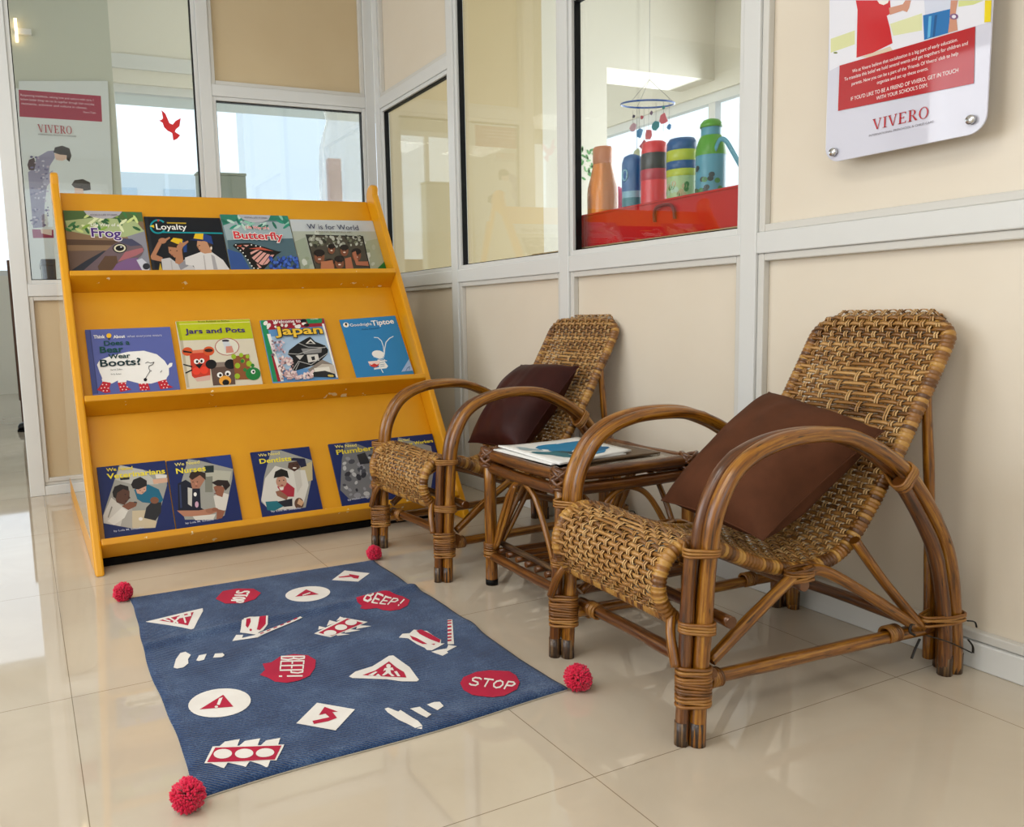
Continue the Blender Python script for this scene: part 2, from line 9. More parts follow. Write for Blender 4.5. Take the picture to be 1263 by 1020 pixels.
'world':['#adb2a3',[['#c2c7c9',[.004,.996,.996,.996,.996,.776,.004,.758]],['#97a08c',[.004,.554,.136,.643,.142,.004,.004,.004]],['#9ea58c',[.823,.565,.996,.627,.996,.004,.808,.004]],['#8f987f',[.122,.214,.108,.195,.088,.194,.074,.212,.073,.238,.086,.257,.106,.258,.121,.24]],['#aab09a',[.438,.666,.425,.679,.423,.713,.433,.748,.448,.763,.461,.75,.463,.716,.453,.681]],['#aab09a',[.913,.394,.899,.409,.898,.449,.909,.49,.927,.508,.942,.493,.943,.453,.932,.412]],['#c9ccc0',[.479,.374,.491,.416,.522,.446,.554,.446,.568,.416,.556,.374,.525,.344,.493,.344]],['#c9ccc0',[.064,.079,.042,.086,.028,.129,.032,.183,.051,.216,.074,.209,.088,.165,.083,.112]],['#b9bfae',[.647,.429,.642,.47,.661,.526,.692,.564,.718,.561,.723,.52,.704,.464,.673,.426]],['#aab09a',[.654,.625,.636,.598,.609,.594,.589,.615,.587,.648,.605,.675,.631,.679,.652,.658]],['#8f987f',[.695,.597,.705,.646,.738,.688,.776,.699,.795,.671,.785,.622,.752,.58,.714,.569]],['#8f987f',[.258,.455,.265,.489,.288,.516,.314,.521,.327,.5,.32,.466,.296,.439,.271,.434]],['#b9bfae',[.557,.473,.543,.475,.534,.498,.535,.529,.546,.55,.56,.548,.569,.524,.567,.494]],['#8f987f',[.565,.564,.543,.542,.515,.551,.498,.586,.502,.626,.525,.648,.552,.639,.569,.604]],['#b9bfae',[.743,.102,.754,.137,.78,.162,.806,.162,.817,.136,.807,.101,.781,.076,.754,.076]],['#c9ccc0',[.291,.669,.27,.67,.255,.703,.255,.75,.271,.781,.292,.78,.307,.747,.307,.701]],['#8f987f',[.244,.479,.241,.505,.253,.54,.272,.562,.288,.559,.291,.532,.279,.498,.26,.476]],['#8f987f',[.035,.037,.04,.07,.061,.098,.086,.106,.1,.088,.094,.056,.073,.027,.049,.02]],['#aab09a',[.321,.7,.321,.721,.332,.744,.348,.756,.359,.75,.358,.73,.347,.706,.331,.694]],['#aab09a',[.556,.061,.539,.043,.518,.049,.505,.075,.507,.106,.524,.123,.545,.117,.558,.091]],['#8f987f',[.423,.26,.401,.255,.383,.283,.378,.328,.391,.363,.413,.368,.431,.34,.436,.295]],['#b9bfae',[.634,.145,.625,.159,.626,.188,.636,.216,.649,.226,.658,.213,.657,.183,.647,.155]],['#8f987f',[.689,.021,.677,.004,.658,.004,.644,.014,.643,.038,.655,.057,.673,.059,.687,.044]],['#aab09a',[.339,.247,.328,.235,.313,.237,.303,.253,.304,.274,.315,.287,.33,.284,.34,.268]],['#c9ccc0',[.996,.719,.996,.749,.996,.776,.996,.786,.996,.771,.996,.741,.996,.713,.996,.704]],['#b9bfae',[.83,.084,.833,.111,.849,.137,.869,.148,.881,.137,.878,.11,.862,.083,.842,.072]],['#aab09a',[.126,.004,.104,.004,.095,.026,.105,.083,.128,.113,.15,.098,.159,.046,.148,.004]],['#aab09a',[.518,.377,.505,.365,.489,.371,.48,.391,.482,.414,.495,.426,.511,.42,.52,.4]],['#8f987f',[.624,.176,.614,.189,.614,.22,.624,.249,.637,.26,.647,.247,.647,.217,.637,.188]],['#8f987f',[.533,.108,.522,.117,.518,.144,.525,.173,.537,.187,.548,.179,.551,.152,.545,.122]],['#b9bfae',[.465,.63,.463,.65,.473,.676,.489,.692,.501,.688,.502,.668,.492,.642,.477,.626]],['#b9bfae',[.613,.066,.597,.09,.599,.143,.617,.193,.641,.212,.657,.187,.655,.134,.637,.084]],['#aab09a',[.526,.422,.498,.43,.483,.481,.489,.545,.512,.585,.54,.577,.555,.526,.549,.461]],['#aab09a',[.004,.273,.004,.308,.004,.333,.007,.333,.019,.309,.01,.274,.004,.249,.004,.249]],['#8f987f',[.218,.446,.202,.473,.205,.527,.224,.577,.25,.594,.265,.567,.263,.513,.243,.463]],['#c9ccc0',[.807,.129,.778,.128,.757,.171,.756,.233,.775,.278,.804,.279,.825,.237,.826,.174]],['#c9ccc0',[.784,.503,.789,.533,.809,.56,.831,.568,.844,.552,.838,.522,.819,.496,.796,.488]],['#c9ccc0',[.34,.302,.348,.327,.366,.345,.386,.344,.394,.325,.386,.3,.368,.283,.348,.284]],['#8f987f',[.563,.09,.559,.114,.569,.146,.587,.169,.602,.168,.606,.144,.595,.111,.578,.089]],['#c9ccc0',[.829,.225,.802,.23,.785,.277,.789,.34,.811,.38,.838,.376,.854,.328,.851,.266]],['#8f987f',[.862,.359,.845,.335,.82,.334,.803,.356,.802,.388,.819,.412,.844,.413,.862,.392]],['#8f987f',[.765,.502,.752,.509,.746,.537,.751,.57,.764,.588,.777,.581,.783,.553,.778,.52]],['#c9ccc0',[.996,.524,.996,.548,.996,.571,.996,.58,.996,.568,.996,.544,.996,.521,.996,.513]],['#101014',[.146,.693,.827,.675,.807,.004,.154,.004]],['#4a4438',[.157,.673,.812,.654,.795,.004,.165,.004]],['#2f3026',[.328,.581,.325,.6,.332,.627,.346,.645,.359,.645,.362,.626,.354,.6,.34,.581]],['#b5b6a8',[.737,.608,.73,.62,.732,.645,.741,.668,.753,.675,.76,.662,.758,.638,.748,.615]],['#6d705a',[.61,.613,.618,.636,.636,.65,.653,.647,.659,.628,.651,.606,.633,.592,.616,.595]],['#b5b6a8',[.298,.584,.283,.565,.261,.567,.246,.589,.247,.618,.262,.637,.284,.635,.299,.613]],['#6d705a',[.638,.548,.637,.569,.649,.594,.665,.609,.677,.603,.677,.582,.666,.557,.649,.542]],['#2f3026',[.289,.588,.29,.603,.298,.619,.31,.626,.317,.621,.316,.606,.308,.59,.296,.583]],['#2f3026',[.751,.53,.734,.531,.723,.557,.724,.593,.736,.618,.752,.617,.763,.591,.763,.555]],['#6d705a',[.736,.624,.728,.626,.723,.64,.725,.658,.732,.67,.739,.668,.744,.653,.742,.635]],['#6d705a',[.287,.479,.291,.501,.305,.52,.322,.525,.331,.514,.327,.492,.313,.473,.296,.467]],['#6d705a',[.21,.512,.217,.541,.238,.563,.261,.565,.271,.546,.264,.517,.243,.494,.221,.492]],['#6d705a',[.722,.622,.727,.639,.739,.65,.752,.65,.757,.638,.752,.621,.74,.61,.727,.61]],['#b5b6a8',[.534,.605,.523,.589,.507,.587,.494,.6,.493,.621,.504,.637,.52,.639,.533,.626]],['#6d705a',[.601,.62,.606,.636,.619,.646,.631,.644,.635,.632,.63,.616,.617,.606,.605,.607]],['#6d705a',[.185,.491,.178,.51,.183,.543,.198,.57,.213,.575,.22,.556,.215,.523,.201,.496]],['#2f3026',[.644,.531,.636,.518,.624,.515,.614,.522,.612,.537,.62,.55,.632,.554,.642,.546]],['#b5b6a8',[.757,.562,.749,.584,.756,.62,.773,.65,.79,.655,.797,.633,.79,.597,.773,.567]],['#2f3026',[.692,.522,.687,.532,.689,.55,.696,.566,.704,.571,.709,.561,.707,.543,.7,.527]],['#2f3026',[.231,.425,.217,.428,.208,.452,.209,.484,.22,.504,.234,.502,.243,.477,.242,.445]],['#98998a',[.802,.535,.794,.521,.781,.515,.77,.523,.768,.538,.775,.552,.788,.557,.799,.55]],['#2f3026',[.194,.597,.178,.587,.162,.601,.154,.629,.16,.656,.176,.665,.193,.652,.2,.623]],['#6d705a',[.361,.561,.353,.571,.353,.594,.36,.615,.371,.624,.378,.614,.378,.591,.371,.569]],['#b5b6a8',[.645,.46,.639,.467,.638,.485,.644,.503,.652,.51,.658,.503,.659,.485,.653,.467]],['#98998a',[.518,.601,.513,.623,.521,.655,.537,.679,.552,.681,.557,.66,.55,.628,.533,.603]],['#b5b6a8',[.468,.426,.463,.436,.464,.455,.472,.472,.481,.478,.486,.468,.484,.448,.477,.431]],['#2f3026',[.273,.453,.264,.45,.255,.46,.252,.478,.256,.493,.266,.497,.275,.487,.278,.468]],['#98998a',[.354,.609,.346,.6,.335,.601,.328,.613,.329,.627,.337,.636,.347,.634,.354,.623]],['#6d705a',[.215,.58,.206,.583,.201,.6,.203,.62,.21,.633,.219,.63,.224,.613,.222,.593]],['#2f3026',[.358,.519,.344,.515,.331,.532,.328,.56,.335,.582,.349,.586,.362,.57,.365,.542]],['#2f3026',[.615,.591,.6,.602,.596,.637,.604,.675,.62,.694,.635,.683,.639,.649,.631,.61]],['#b5b6a8',[.51,.446,.506,.468,.514,.5,.531,.523,.546,.524,.55,.502,.541,.47,.525,.447]],['#b5b6a8',[.383,.433,.372,.43,.363,.443,.36,.464,.366,.481,.376,.485,.386,.472,.388,.451]],['#6d705a',[.245,.473,.248,.488,.258,.502,.27,.505,.276,.496,.274,.481,.263,.467,.251,.464]],['#b5b6a8',[.454,.508,.445,.511,.44,.528,.442,.55,.45,.563,.459,.56,.464,.543,.462,.521]],['#b5b6a8',[.562,.594,.554,.582,.541,.58,.532,.59,.531,.606,.539,.618,.552,.62,.561,.61]],['#b5b6a8',[.5,.501,.49,.516,.492,.547,.503,.576,.517,.586,.526,.572,.525,.541,.514,.511]],['#6d705a',[.687,.528,.697,.555,.719,.571,.739,.566,.746,.543,.736,.516,.714,.501,.694,.506]],['#98998a',[.62,.614,.619,.628,.625,.645,.635,.657,.643,.656,.645,.642,.639,.625,.629,.613]],['#b5b6a8',[.703,.471,.7,.49,.708,.517,.723,.535,.735,.535,.738,.516,.73,.489,.715,.471]],['#98998a',[.714,.596,.716,.61,.725,.624,.735,.629,.742,.622,.74,.608,.731,.594,.72,.589]],['#b5b6a8',[.718,.607,.711,.627,.716,.66,.731,.688,.746,.694,.753,.675,.748,.642,.733,.613]],['#b5b6a8',[.451,.616,.438,.606,.422,.615,.414,.638,.418,.662,.432,.673,.447,.664,.456,.64]],['#98998a',[.218,.606,.212,.625,.218,.655,.232,.679,.246,.683,.252,.664,.246,.634,.232,.61]],['#b5b6a8',[.183,.452,.17,.452,.16,.472,.16,.501,.168,.521,.182,.52,.191,.5,.192,.472]],['#6d705a',[.481,.538,.466,.524,.447,.53,.436,.553,.439,.58,.454,.594,.472,.588,.484,.565]],['#b5b6a8',[.707,.604,.696,.605,.688,.624,.689,.649,.698,.667,.709,.666,.717,.647,.716,.621]],['#98998a',[.31,.595,.301,.584,.288,.585,.28,.598,.28,.615,.289,.626,.302,.625,.311,.612]],['#6d705a',[.392,.469,.385,.476,.383,.494,.388,.514,.396,.523,.403,.517,.405,.498,.401,.479]],['#2f3026',[.752,.641,.742,.621,.725,.614,.711,.622,.707,.641,.717,.661,.734,.669,.748,.66]],['#98998a',[.168,.553,.161,.574,.167,.607,.182,.635,.197,.64,.204,.62,.199,.586,.184,.558]],['#b5b6a8',[.18,.574,.185,.603,.204,.63,.227,.637,.239,.621,.234,.591,.215,.565,.192,.558]],['#98998a',[.583,.494,.57,.48,.553,.484,.542,.504,.544,.527,.557,.542,.574,.538,.584,.518]],['#98998a',[.757,.483,.761,.497,.771,.508,.781,.508,.786,.499,.782,.485,.772,.474,.762,.474]],['#2f3026',[.798,.596,.781,.595,.768,.619,.767,.656,.778,.682,.795,.684,.808,.659,.809,.623]],['#2f3026',[.463,.566,.465,.583,.477,.6,.49,.605,.498,.596,.495,.578,.484,.562,.47,.557]],['#98998a',[.219,.552,.209,.56,.207,.584,.213,.61,.224,.622,.233,.614,.236,.59,.23,.564]],['#b5b6a8',[.455,.566,.439,.573,.431,.604,.436,.641,.45,.663,.466,.657,.473,.626,.469,.588]],['#98998a',[.392,.627,.381,.62,.369,.629,.363,.649,.367,.667,.378,.675,.39,.666,.396,.646]],['#98998a',[.753,.638,.761,.656,.776,.665,.789,.66,.793,.644,.786,.626,.771,.617,.757,.622]],['#b5b6a8',[.307,.492,.29,.493,.278,.519,.277,.556,.289,.582,.306,.582,.319,.555,.319,.518]],['#b5b6a8',[.457,.45,.449,.449,.443,.461,.442,.478,.448,.491,.456,.491,.462,.479,.462,.462]],['#7d4b33',[.297,.241,.289,.201,.277,.165,.26,.136,.241,.118,.222,.111,.205,.118,.191,.136,.181,.164,.177,.2,.179,.24,.187,.28,.2,.316,.217,.345,.235,.363,.255,.37,.272,.363,.286,.345,.296,.317,.3,.281]],['#1f1713',[.312,.322,.306,.3,.294,.281,.278,.265,.259,.255,.24,.251,.221,.254,.204,.264,.192,.28,.186,.3,.185,.322,.191,.343,.203,.363,.219,.379,.238,.389,.258,.393,.277,.39,.293,.38,.305,.364,.311,.344]],['#231612',[.224,.252,.223,.248,.22,.244,.216,.243,.213,.244,.211,.248,.211,.252,.212,.256,.215,.26,.219,.261,.222,.26,.224,.256]],['#231612',[.269,.252,.267,.248,.264,.245,.261,.243,.258,.245,.256,.248,.255,.252,.257,.257,.26,.26,.263,.261,.266,.26,.268,.257]],['#e6d7cc',[.252,.199,.248,.194,.241,.189,.232,.188,.223,.189,.216,.193,.215,.199,.218,.205,.225,.209,.235,.211,.244,.21,.25,.205]],['#7d4b33',[.441,.389,.435,.361,.426,.337,.415,.317,.402,.305,.389,.3,.377,.304,.367,.317,.361,.336,.358,.361,.36,.388,.365,.415,.374,.44,.386,.46,.399,.472,.412,.477,.424,.473,.434,.46,.44,.441,.443,.416]],['#1f1713',[.452,.452,.448,.437,.44,.424,.429,.413,.416,.406,.402,.403,.389,.405,.378,.412,.37,.423,.366,.436,.366,.451,.37,.466,.378,.48,.389,.491,.402,.498,.415,.5,.428,.498,.44,.491,.448,.481,.452,.467]],['#231612',[.394,.4,.392,.396,.389,.392,.386,.391,.382,.392,.38,.396,.38,.4,.382,.404,.384,.408,.388,.409,.391,.408,.393,.405]],['#231612',[.424,.4,.423,.396,.42,.393,.416,.392,.413,.393,.411,.396,.411,.4,.412,.405,.415,.408,.418,.409,.422,.408,.424,.405]],['#e6d7cc',[.41,.368,.408,.362,.403,.358,.396,.356,.39,.358,.386,.362,.385,.368,.388,.374,.393,.378,.399,.38,.405,.378,.41,.374]],['#7d4b33',[.597,.361,.59,.328,.579,.298,.565,.274,.55,.259,.534,.254,.52,.259,.508,.274,.501,.297,.498,.327,.5,.36,.507,.393,.518,.422,.532,.446,.547,.461,.563,.467,.578,.462,.589,.447,.597,.423,.599,.394]],['#1f1713',[.61,.432,.605,.414,.596,.398,.582,.385,.567,.376,.55,.373,.535,.376,.522,.384,.512,.397,.507,.413,.507,.431,.512,.449,.521,.466,.534,.479,.55,.487,.566,.49,.582,.488,.595,.48,.605,.467,.61,.45]],['#231612',[.539,.372,.537,.368,.534,.364,.531,.363,.528,.364,.526,.367,.525,.372,.527,.376,.53,.38,.533,.381,.536,.38,.538,.376]],['#231612',[.575,.372,.574,.368,.571,.365,.567,.363,.564,.365,.562,.368,.562,.372,.563,.377,.566,.38,.57,.381,.573,.38,.575,.377]],['#e6d7cc',[.56,.331,.557,.325,.551,.321,.543,.319,.536,.32,.531,.325,.529,.331,.532,.337,.538,.341,.546,.343,.554,.341,.559,.337]],['#7d4b33',[.508,.124,.501,.087,.489,.055,.473,.028,.456,.012,.439,.006,.423,.012,.411,.028,.402,.054,.399,.087,.401,.124,.408,.16,.42,.193,.436,.219,.453,.236,.47,.242,.486,.236,.499,.219,.507,.193,.51,.16]],['#1f1713',[.522,.201,.516,.181,.506,.162,.491,.148,.474,.139,.456,.136,.439,.139,.424,.148,.414,.162,.408,.18,.408,.2,.413,.22,.424,.238,.438,.253,.455,.262,.473,.265,.491,.262,.505,.253,.516,.239,.522,.221]],['#231612',[.443,.136,.441,.131,.438,.128,.435,.127,.432,.128,.43,.131,.429,.135,.431,.14,.434,.143,.437,.144,.44,.143,.442,.14]],['#231612',[.483,.136,.482,.131,.479,.128,.475,.127,.472,.128,.47,.131,.47,.136,.471,.14,.474,.143,.477,.144,.481,.143,.483,.14]],['#e6d7cc',[.467,.088,.464,.083,.457,.078,.448,.077,.44,.078,.435,.082,.433,.088,.436,.094,.443,.099,.452,.1,.46,.099,.465,.094]],['#7d4b33',[.734,.273,.726,.236,.713,.203,.698,.177,.68,.16,.663,.154,.647,.16,.635,.176,.626,.203,.623,.236,.626,.272,.633,.309,.646,.342,.661,.368,.679,.385,.696,.391,.712,.386,.725,.369,.733,.343,.736,.31]],['#1f1713',[.748,.35,.742,.33,.731,.312,.717,.297,.699,.288,.681,.284,.664,.287,.649,.297,.639,.311,.633,.329,.633,.349,.639,.369,.649,.388,.664,.402,.682,.412,.7,.415,.717,.412,.732,.403,.742,.388,.748,.37]],['#231612',[.668,.284,.666,.28,.663,.277,.66,.275,.657,.277,.655,.28,.654,.284,.656,.289,.659,.292,.662,.293,.666,.292,.668,.289]],['#231612',[.708,.285,.707,.28,.704,.277,.7,.276,.697,.277,.695,.28,.695,.284,.696,.289,.699,.292,.703,.293,.706,.292,.708,.289]],['#e6d7cc',[.691,.237,.688,.231,.682,.227,.673,.225,.665,.227,.659,.231,.658,.237,.661,.243,.668,.247,.676,.249,.684,.247,.69,.243]],['#7d4b33',[.387,.065,.379,.028,.368,.004,.352,.004,.335,.004,.318,.004,.303,.004,.29,.004,.281,.004,.278,.028,.28,.065,.287,.101,.299,.134,.314,.16,.331,.176,.348,.182,.364,.177,.377,.16,.385,.134,.389,.101]],['#1f1713',[.4,.141,.395,.121,.384,.103,.37,.089,.353,.08,.335,.076,.318,.08,.303,.089,.292,.103,.286,.121,.286,.141,.291,.161,.302,.179,.316,.193,.333,.203,.351,.206,.369,.203,.383,.194,.394,.179,.4,.161]],['#231612',[.321,.076,.32,.072,.317,.069,.314,.068,.31,.069,.308,.072,.308,.076,.309,.081,.312,.084,.316,.085,.319,.084,.321,.081]],['#231612',[.362,.076,.36,.072,.357,.069,.354,.068,.35,.069,.348,.072,.348,.076,.35,.081,.352,.084,.356,.085,.359,.084,.361,.081]],['#e6d7cc',[.345,.029,.342,.024,.336,.019,.327,.018,.319,.019,.314,.023,.312,.029,.315,.035,.322,.04,.33,.041,.338,.04,.344,.035]],['#a9674a',[.528,.207,.607,.237,.6,.004,.508,.004]],['#a9674a',[.637,.326,.683,.356,.679,.148,.796,.149,.792,.059,.644,.074]],['#b5724f',[.243,.147,.381,.176,.375,.004,.217,.004]],['#1d6a2a',[.888,.004,.996,.143,.996,.004]]],[['W is for World',.181,.796,.79,.784,.106,'#2d3050',None,.15],['A ROUND THE WORLD ABC',.269,.725,.701,.72,.032,'#6d6450',None,0]]],
'bear':['#5a64a6',[['#46508c',[.004,.996,.051,.996,.05,.004,.004,.004]],['#3a4276',[.051,.996,.063,.996,.061,.004,.05,.004]],['#f2f0ec',[.088,.444,.122,.509,.254,.569,.46,.621,.645,.626,.789,.559,.869,.449,.896,.37,.926,.41,.959,.408,.947,.357,.907,.329,.895,.225,.844,.154,.672,.103,.525,.122,.366,.192,.299,.184,.229,.144,.134,.196,.105,.33]],['#f2f0ec',[.12,.227,.241,.184,.22,.14,.123,.17]],['#f2f0ec',[.298,.202,.399,.19,.385,.127,.294,.134]],['#f2f0ec',[.527,.138,.642,.133,.638,.094,.526,.104]],['#f2f0ec',[.743,.144,.863,.18,.85,.135,.749,.12]],['#c02030',[.129,.181,.216,.154,.192,.074,.199,.01,.139,.004,.052,.059,.093,.116]],['#f4dcdc',[.129,.134,.128,.129,.124,.126,.12,.125,.116,.127,.113,.13,.113,.135,.114,.139,.118,.142,.122,.143,.126,.142,.129,.138]],['#f4dcdc',[.172,.13,.17,.126,.167,.123,.163,.122,.159,.123,.156,.127,.156,.131,.157,.136,.16,.139,.165,.14,.169,.138,.171,.135]],['#f4dcdc',[.111,.081,.109,.076,.106,.073,.102,.073,.098,.074,.095,.078,.095,.082,.096,.087,.099,.09,.104,.09,.108,.089,.11,.085]],['#f4dcdc',[.148,.087,.146,.082,.143,.079,.139,.079,.135,.08,.132,.084,.132,.088,.133,.093,.136,.096,.141,.096,.145,.095,.147,.091]],['#f4dcdc',[.187,.075,.185,.07,.182,.067,.178,.066,.174,.068,.171,.071,.17,.076,.172,.08,.175,.083,.179,.084,.183,.083,.186,.079]],['#f4dcdc',[.13,.039,.129,.034,.125,.031,.121,.03,.117,.032,.114,.035,.114,.04,.115,.044,.119,.047,.123,.048,.127,.047,.13,.043]],['#f4dcdc',[.17,.035,.168,.031,.165,.028,.161,.027,.157,.028,.154,.032,.153,.037,.155,.041,.158,.044,.162,.045,.166,.043,.169,.04]],['#c02030',[.291,.148,.389,.149,.378,.081,.436,.031,.307,.004]],['#f4dcdc',[.344,.133,.342,.129,.339,.126,.335,.125,.331,.126,.328,.13,.327,.134,.329,.139,.332,.142,.336,.143,.34,.141,.343,.138]],['#f4dcdc',[.387,.13,.385,.125,.382,.122,.377,.121,.373,.123,.371,.126,.37,.131,.372,.135,.375,.139,.379,.139,.383,.138,.386,.134]],['#f4dcdc',[.325,.08,.324,.075,.32,.072,.316,.072,.312,.073,.309,.077,.309,.081,.31,.086,.314,.089,.318,.09,.322,.088,.325,.085]],['#f4dcdc',[.362,.086,.361,.082,.357,.078,.353,.078,.349,.079,.347,.083,.346,.087,.347,.092,.351,.095,.355,.096,.359,.094,.362,.091]],['#f4dcdc',[.401,.074,.399,.069,.396,.066,.392,.065,.388,.067,.385,.07,.384,.075,.386,.079,.389,.083,.394,.083,.398,.082,.4,.078]],['#f4dcdc',[.344,.037,.343,.033,.339,.03,.335,.029,.331,.03,.328,.034,.328,.039,.329,.043,.333,.046,.337,.047,.341,.045,.344,.042]],['#f4dcdc',[.384,.034,.382,.029,.379,.026,.374,.026,.37,.027,.368,.031,.367,.035,.369,.04,.372,.043,.376,.044,.38,.042,.383,.039]],['#c02030',[.526,.111,.635,.111,.648,.004,.531,.004]],['#f4dcdc',[.569,.104,.567,.1,.564,.097,.56,.096,.556,.097,.553,.101,.552,.105,.554,.11,.557,.113,.562,.114,.566,.112,.568,.109]],['#f4dcdc',[.611,.101,.61,.096,.607,.093,.602,.092,.598,.094,.596,.097,.595,.102,.597,.106,.6,.11,.604,.11,.608,.109,.611,.105]],['#f4dcdc',[.55,.05,.548,.046,.545,.043,.541,.042,.537,.043,.534,.047,.533,.052,.535,.056,.538,.059,.543,.06,.547,.059,.549,.055]],['#f4dcdc',[.587,.056,.585,.052,.582,.049,.578,.048,.574,.05,.571,.053,.571,.058,.572,.062,.575,.065,.58,.066,.584,.065,.586,.061]],['#f4dcdc',[.625,.044,.624,.039,.62,.036,.616,.035,.612,.037,.61,.041,.609,.045,.611,.05,.614,.053,.618,.054,.622,.052,.625,.049]],['#f4dcdc',[.569,.007,.567,.004,.564,.004,.559,.004,.555,.004,.553,.004,.552,.009,.554,.013,.557,.016,.561,.017,.565,.016,.568,.012]],['#f4dcdc',[.608,.004,.606,.004,.603,.004,.599,.004,.595,.004,.592,.004,.591,.005,.593,.01,.596,.013,.601,.014,.605,.012,.607,.008]],['#c02030',[.748,.125,.852,.153,.87,.063,.923,.021,.767,.004]],['#f4dcdc',[.816,.123,.815,.118,.811,.115,.807,.114,.803,.116,.8,.119,.8,.124,.801,.129,.805,.132,.809,.133,.813,.131,.816,.127]],['#f4dcdc',[.859,.119,.857,.115,.854,.111,.85,.111,.846,.112,.843,.116,.843,.12,.844,.125,.848,.128,.852,.129,.856,.127,.858,.124]],['#f4dcdc',[.797,.068,.795,.064,.792,.061,.788,.06,.784,.061,.781,.065,.781,.07,.782,.074,.786,.077,.79,.078,.794,.077,.796,.073]],['#f4dcdc',[.834,.074,.832,.07,.829,.067,.825,.066,.821,.068,.818,.071,.818,.076,.819,.08,.823,.084,.827,.084,.831,.083,.834,.079]],['#f4dcdc',[.872,.062,.871,.057,.867,.054,.863,.053,.859,.055,.857,.059,.856,.063,.858,.068,.861,.071,.865,.072,.869,.07,.872,.067]],['#f4dcdc',[.815,.025,.814,.02,.81,.017,.806,.016,.802,.018,.8,.021,.799,.026,.801,.031,.804,.034,.808,.035,.812,.033,.815,.029]],['#f4dcdc',[.855,.021,.853,.017,.85,.014,.845,.013,.841,.014,.839,.018,.838,.023,.84,.027,.843,.03,.847,.031,.851,.03,.854,.026]],['#2a2a30',[.639,.42,.67,.436,.668,.445,.638,.428]],['#2a2a30',[.664,.436,.699,.416,.702,.424,.667,.445]],['#2a2a30',[.697,.416,.744,.43,.743,.439,.696,.425]],['#2a2a30',[.74,.439,.717,.396,.722,.391,.746,.434]],['#2a2a30',[.722,.401,.674,.38,.676,.371,.724,.393]],['#2a2a30',[.674,.38,.664,.333,.67,.331,.681,.378]],['#2a2a30',[.664,.335,.678,.295,.684,.299,.67,.34]],['#2a2a30',[.679,.304,.611,.189,.616,.184,.684,.299]],['#2a2a30',[.799,.262,.821,.293,.817,.299,.794,.268]],['#2a2a30',[.687,.307,.69,.288,.696,.29,.694,.309]],['#101014',[.629,.164,.625,.152,.617,.143,.607,.141,.597,.145,.591,.155,.59,.168,.594,.18,.602,.189,.612,.191,.622,.187,.628,.177]],['#f0b928',[.292,.886,.289,.874,.284,.863,.277,.855,.268,.85,.259,.848,.251,.851,.243,.857,.238,.865,.235,.876,.235,.888,.237,.9,.242,.911,.25,.919,.258,.924,.267,.925,.276,.923,.283,.917,.289,.908,.292,.898]],['#3c3c30',[.248,.853,.275,.852,.265,.819,.25,.819]]],[['Think',.086,.85,.217,.848,.054,'#f2f0ec',None,1],['About',.311,.839,.447,.846,.05,'#f2f0ec',None,1],['what everyone wears',.47,.845,.882,.844,.041,'#b9bcd6',None,.3],['Does a',.194,.731,.489,.734,.077,'#0f4a42',None,1],['Bear',.138,.621,.406,.619,.099,'#0f4a42',None,1],['Wear',.224,.521,.475,.523,.077,'#0f3a3c',None,1],['Boots?',.121,.405,.588,.405,.112,'#0f3036',None,1],['Harriet Ziefert',.228,.339,.364,.338,.023,'#101014',None,0],['Emily Bolam',.228,.271,.344,.269,.02,'#101014',None,0]]],
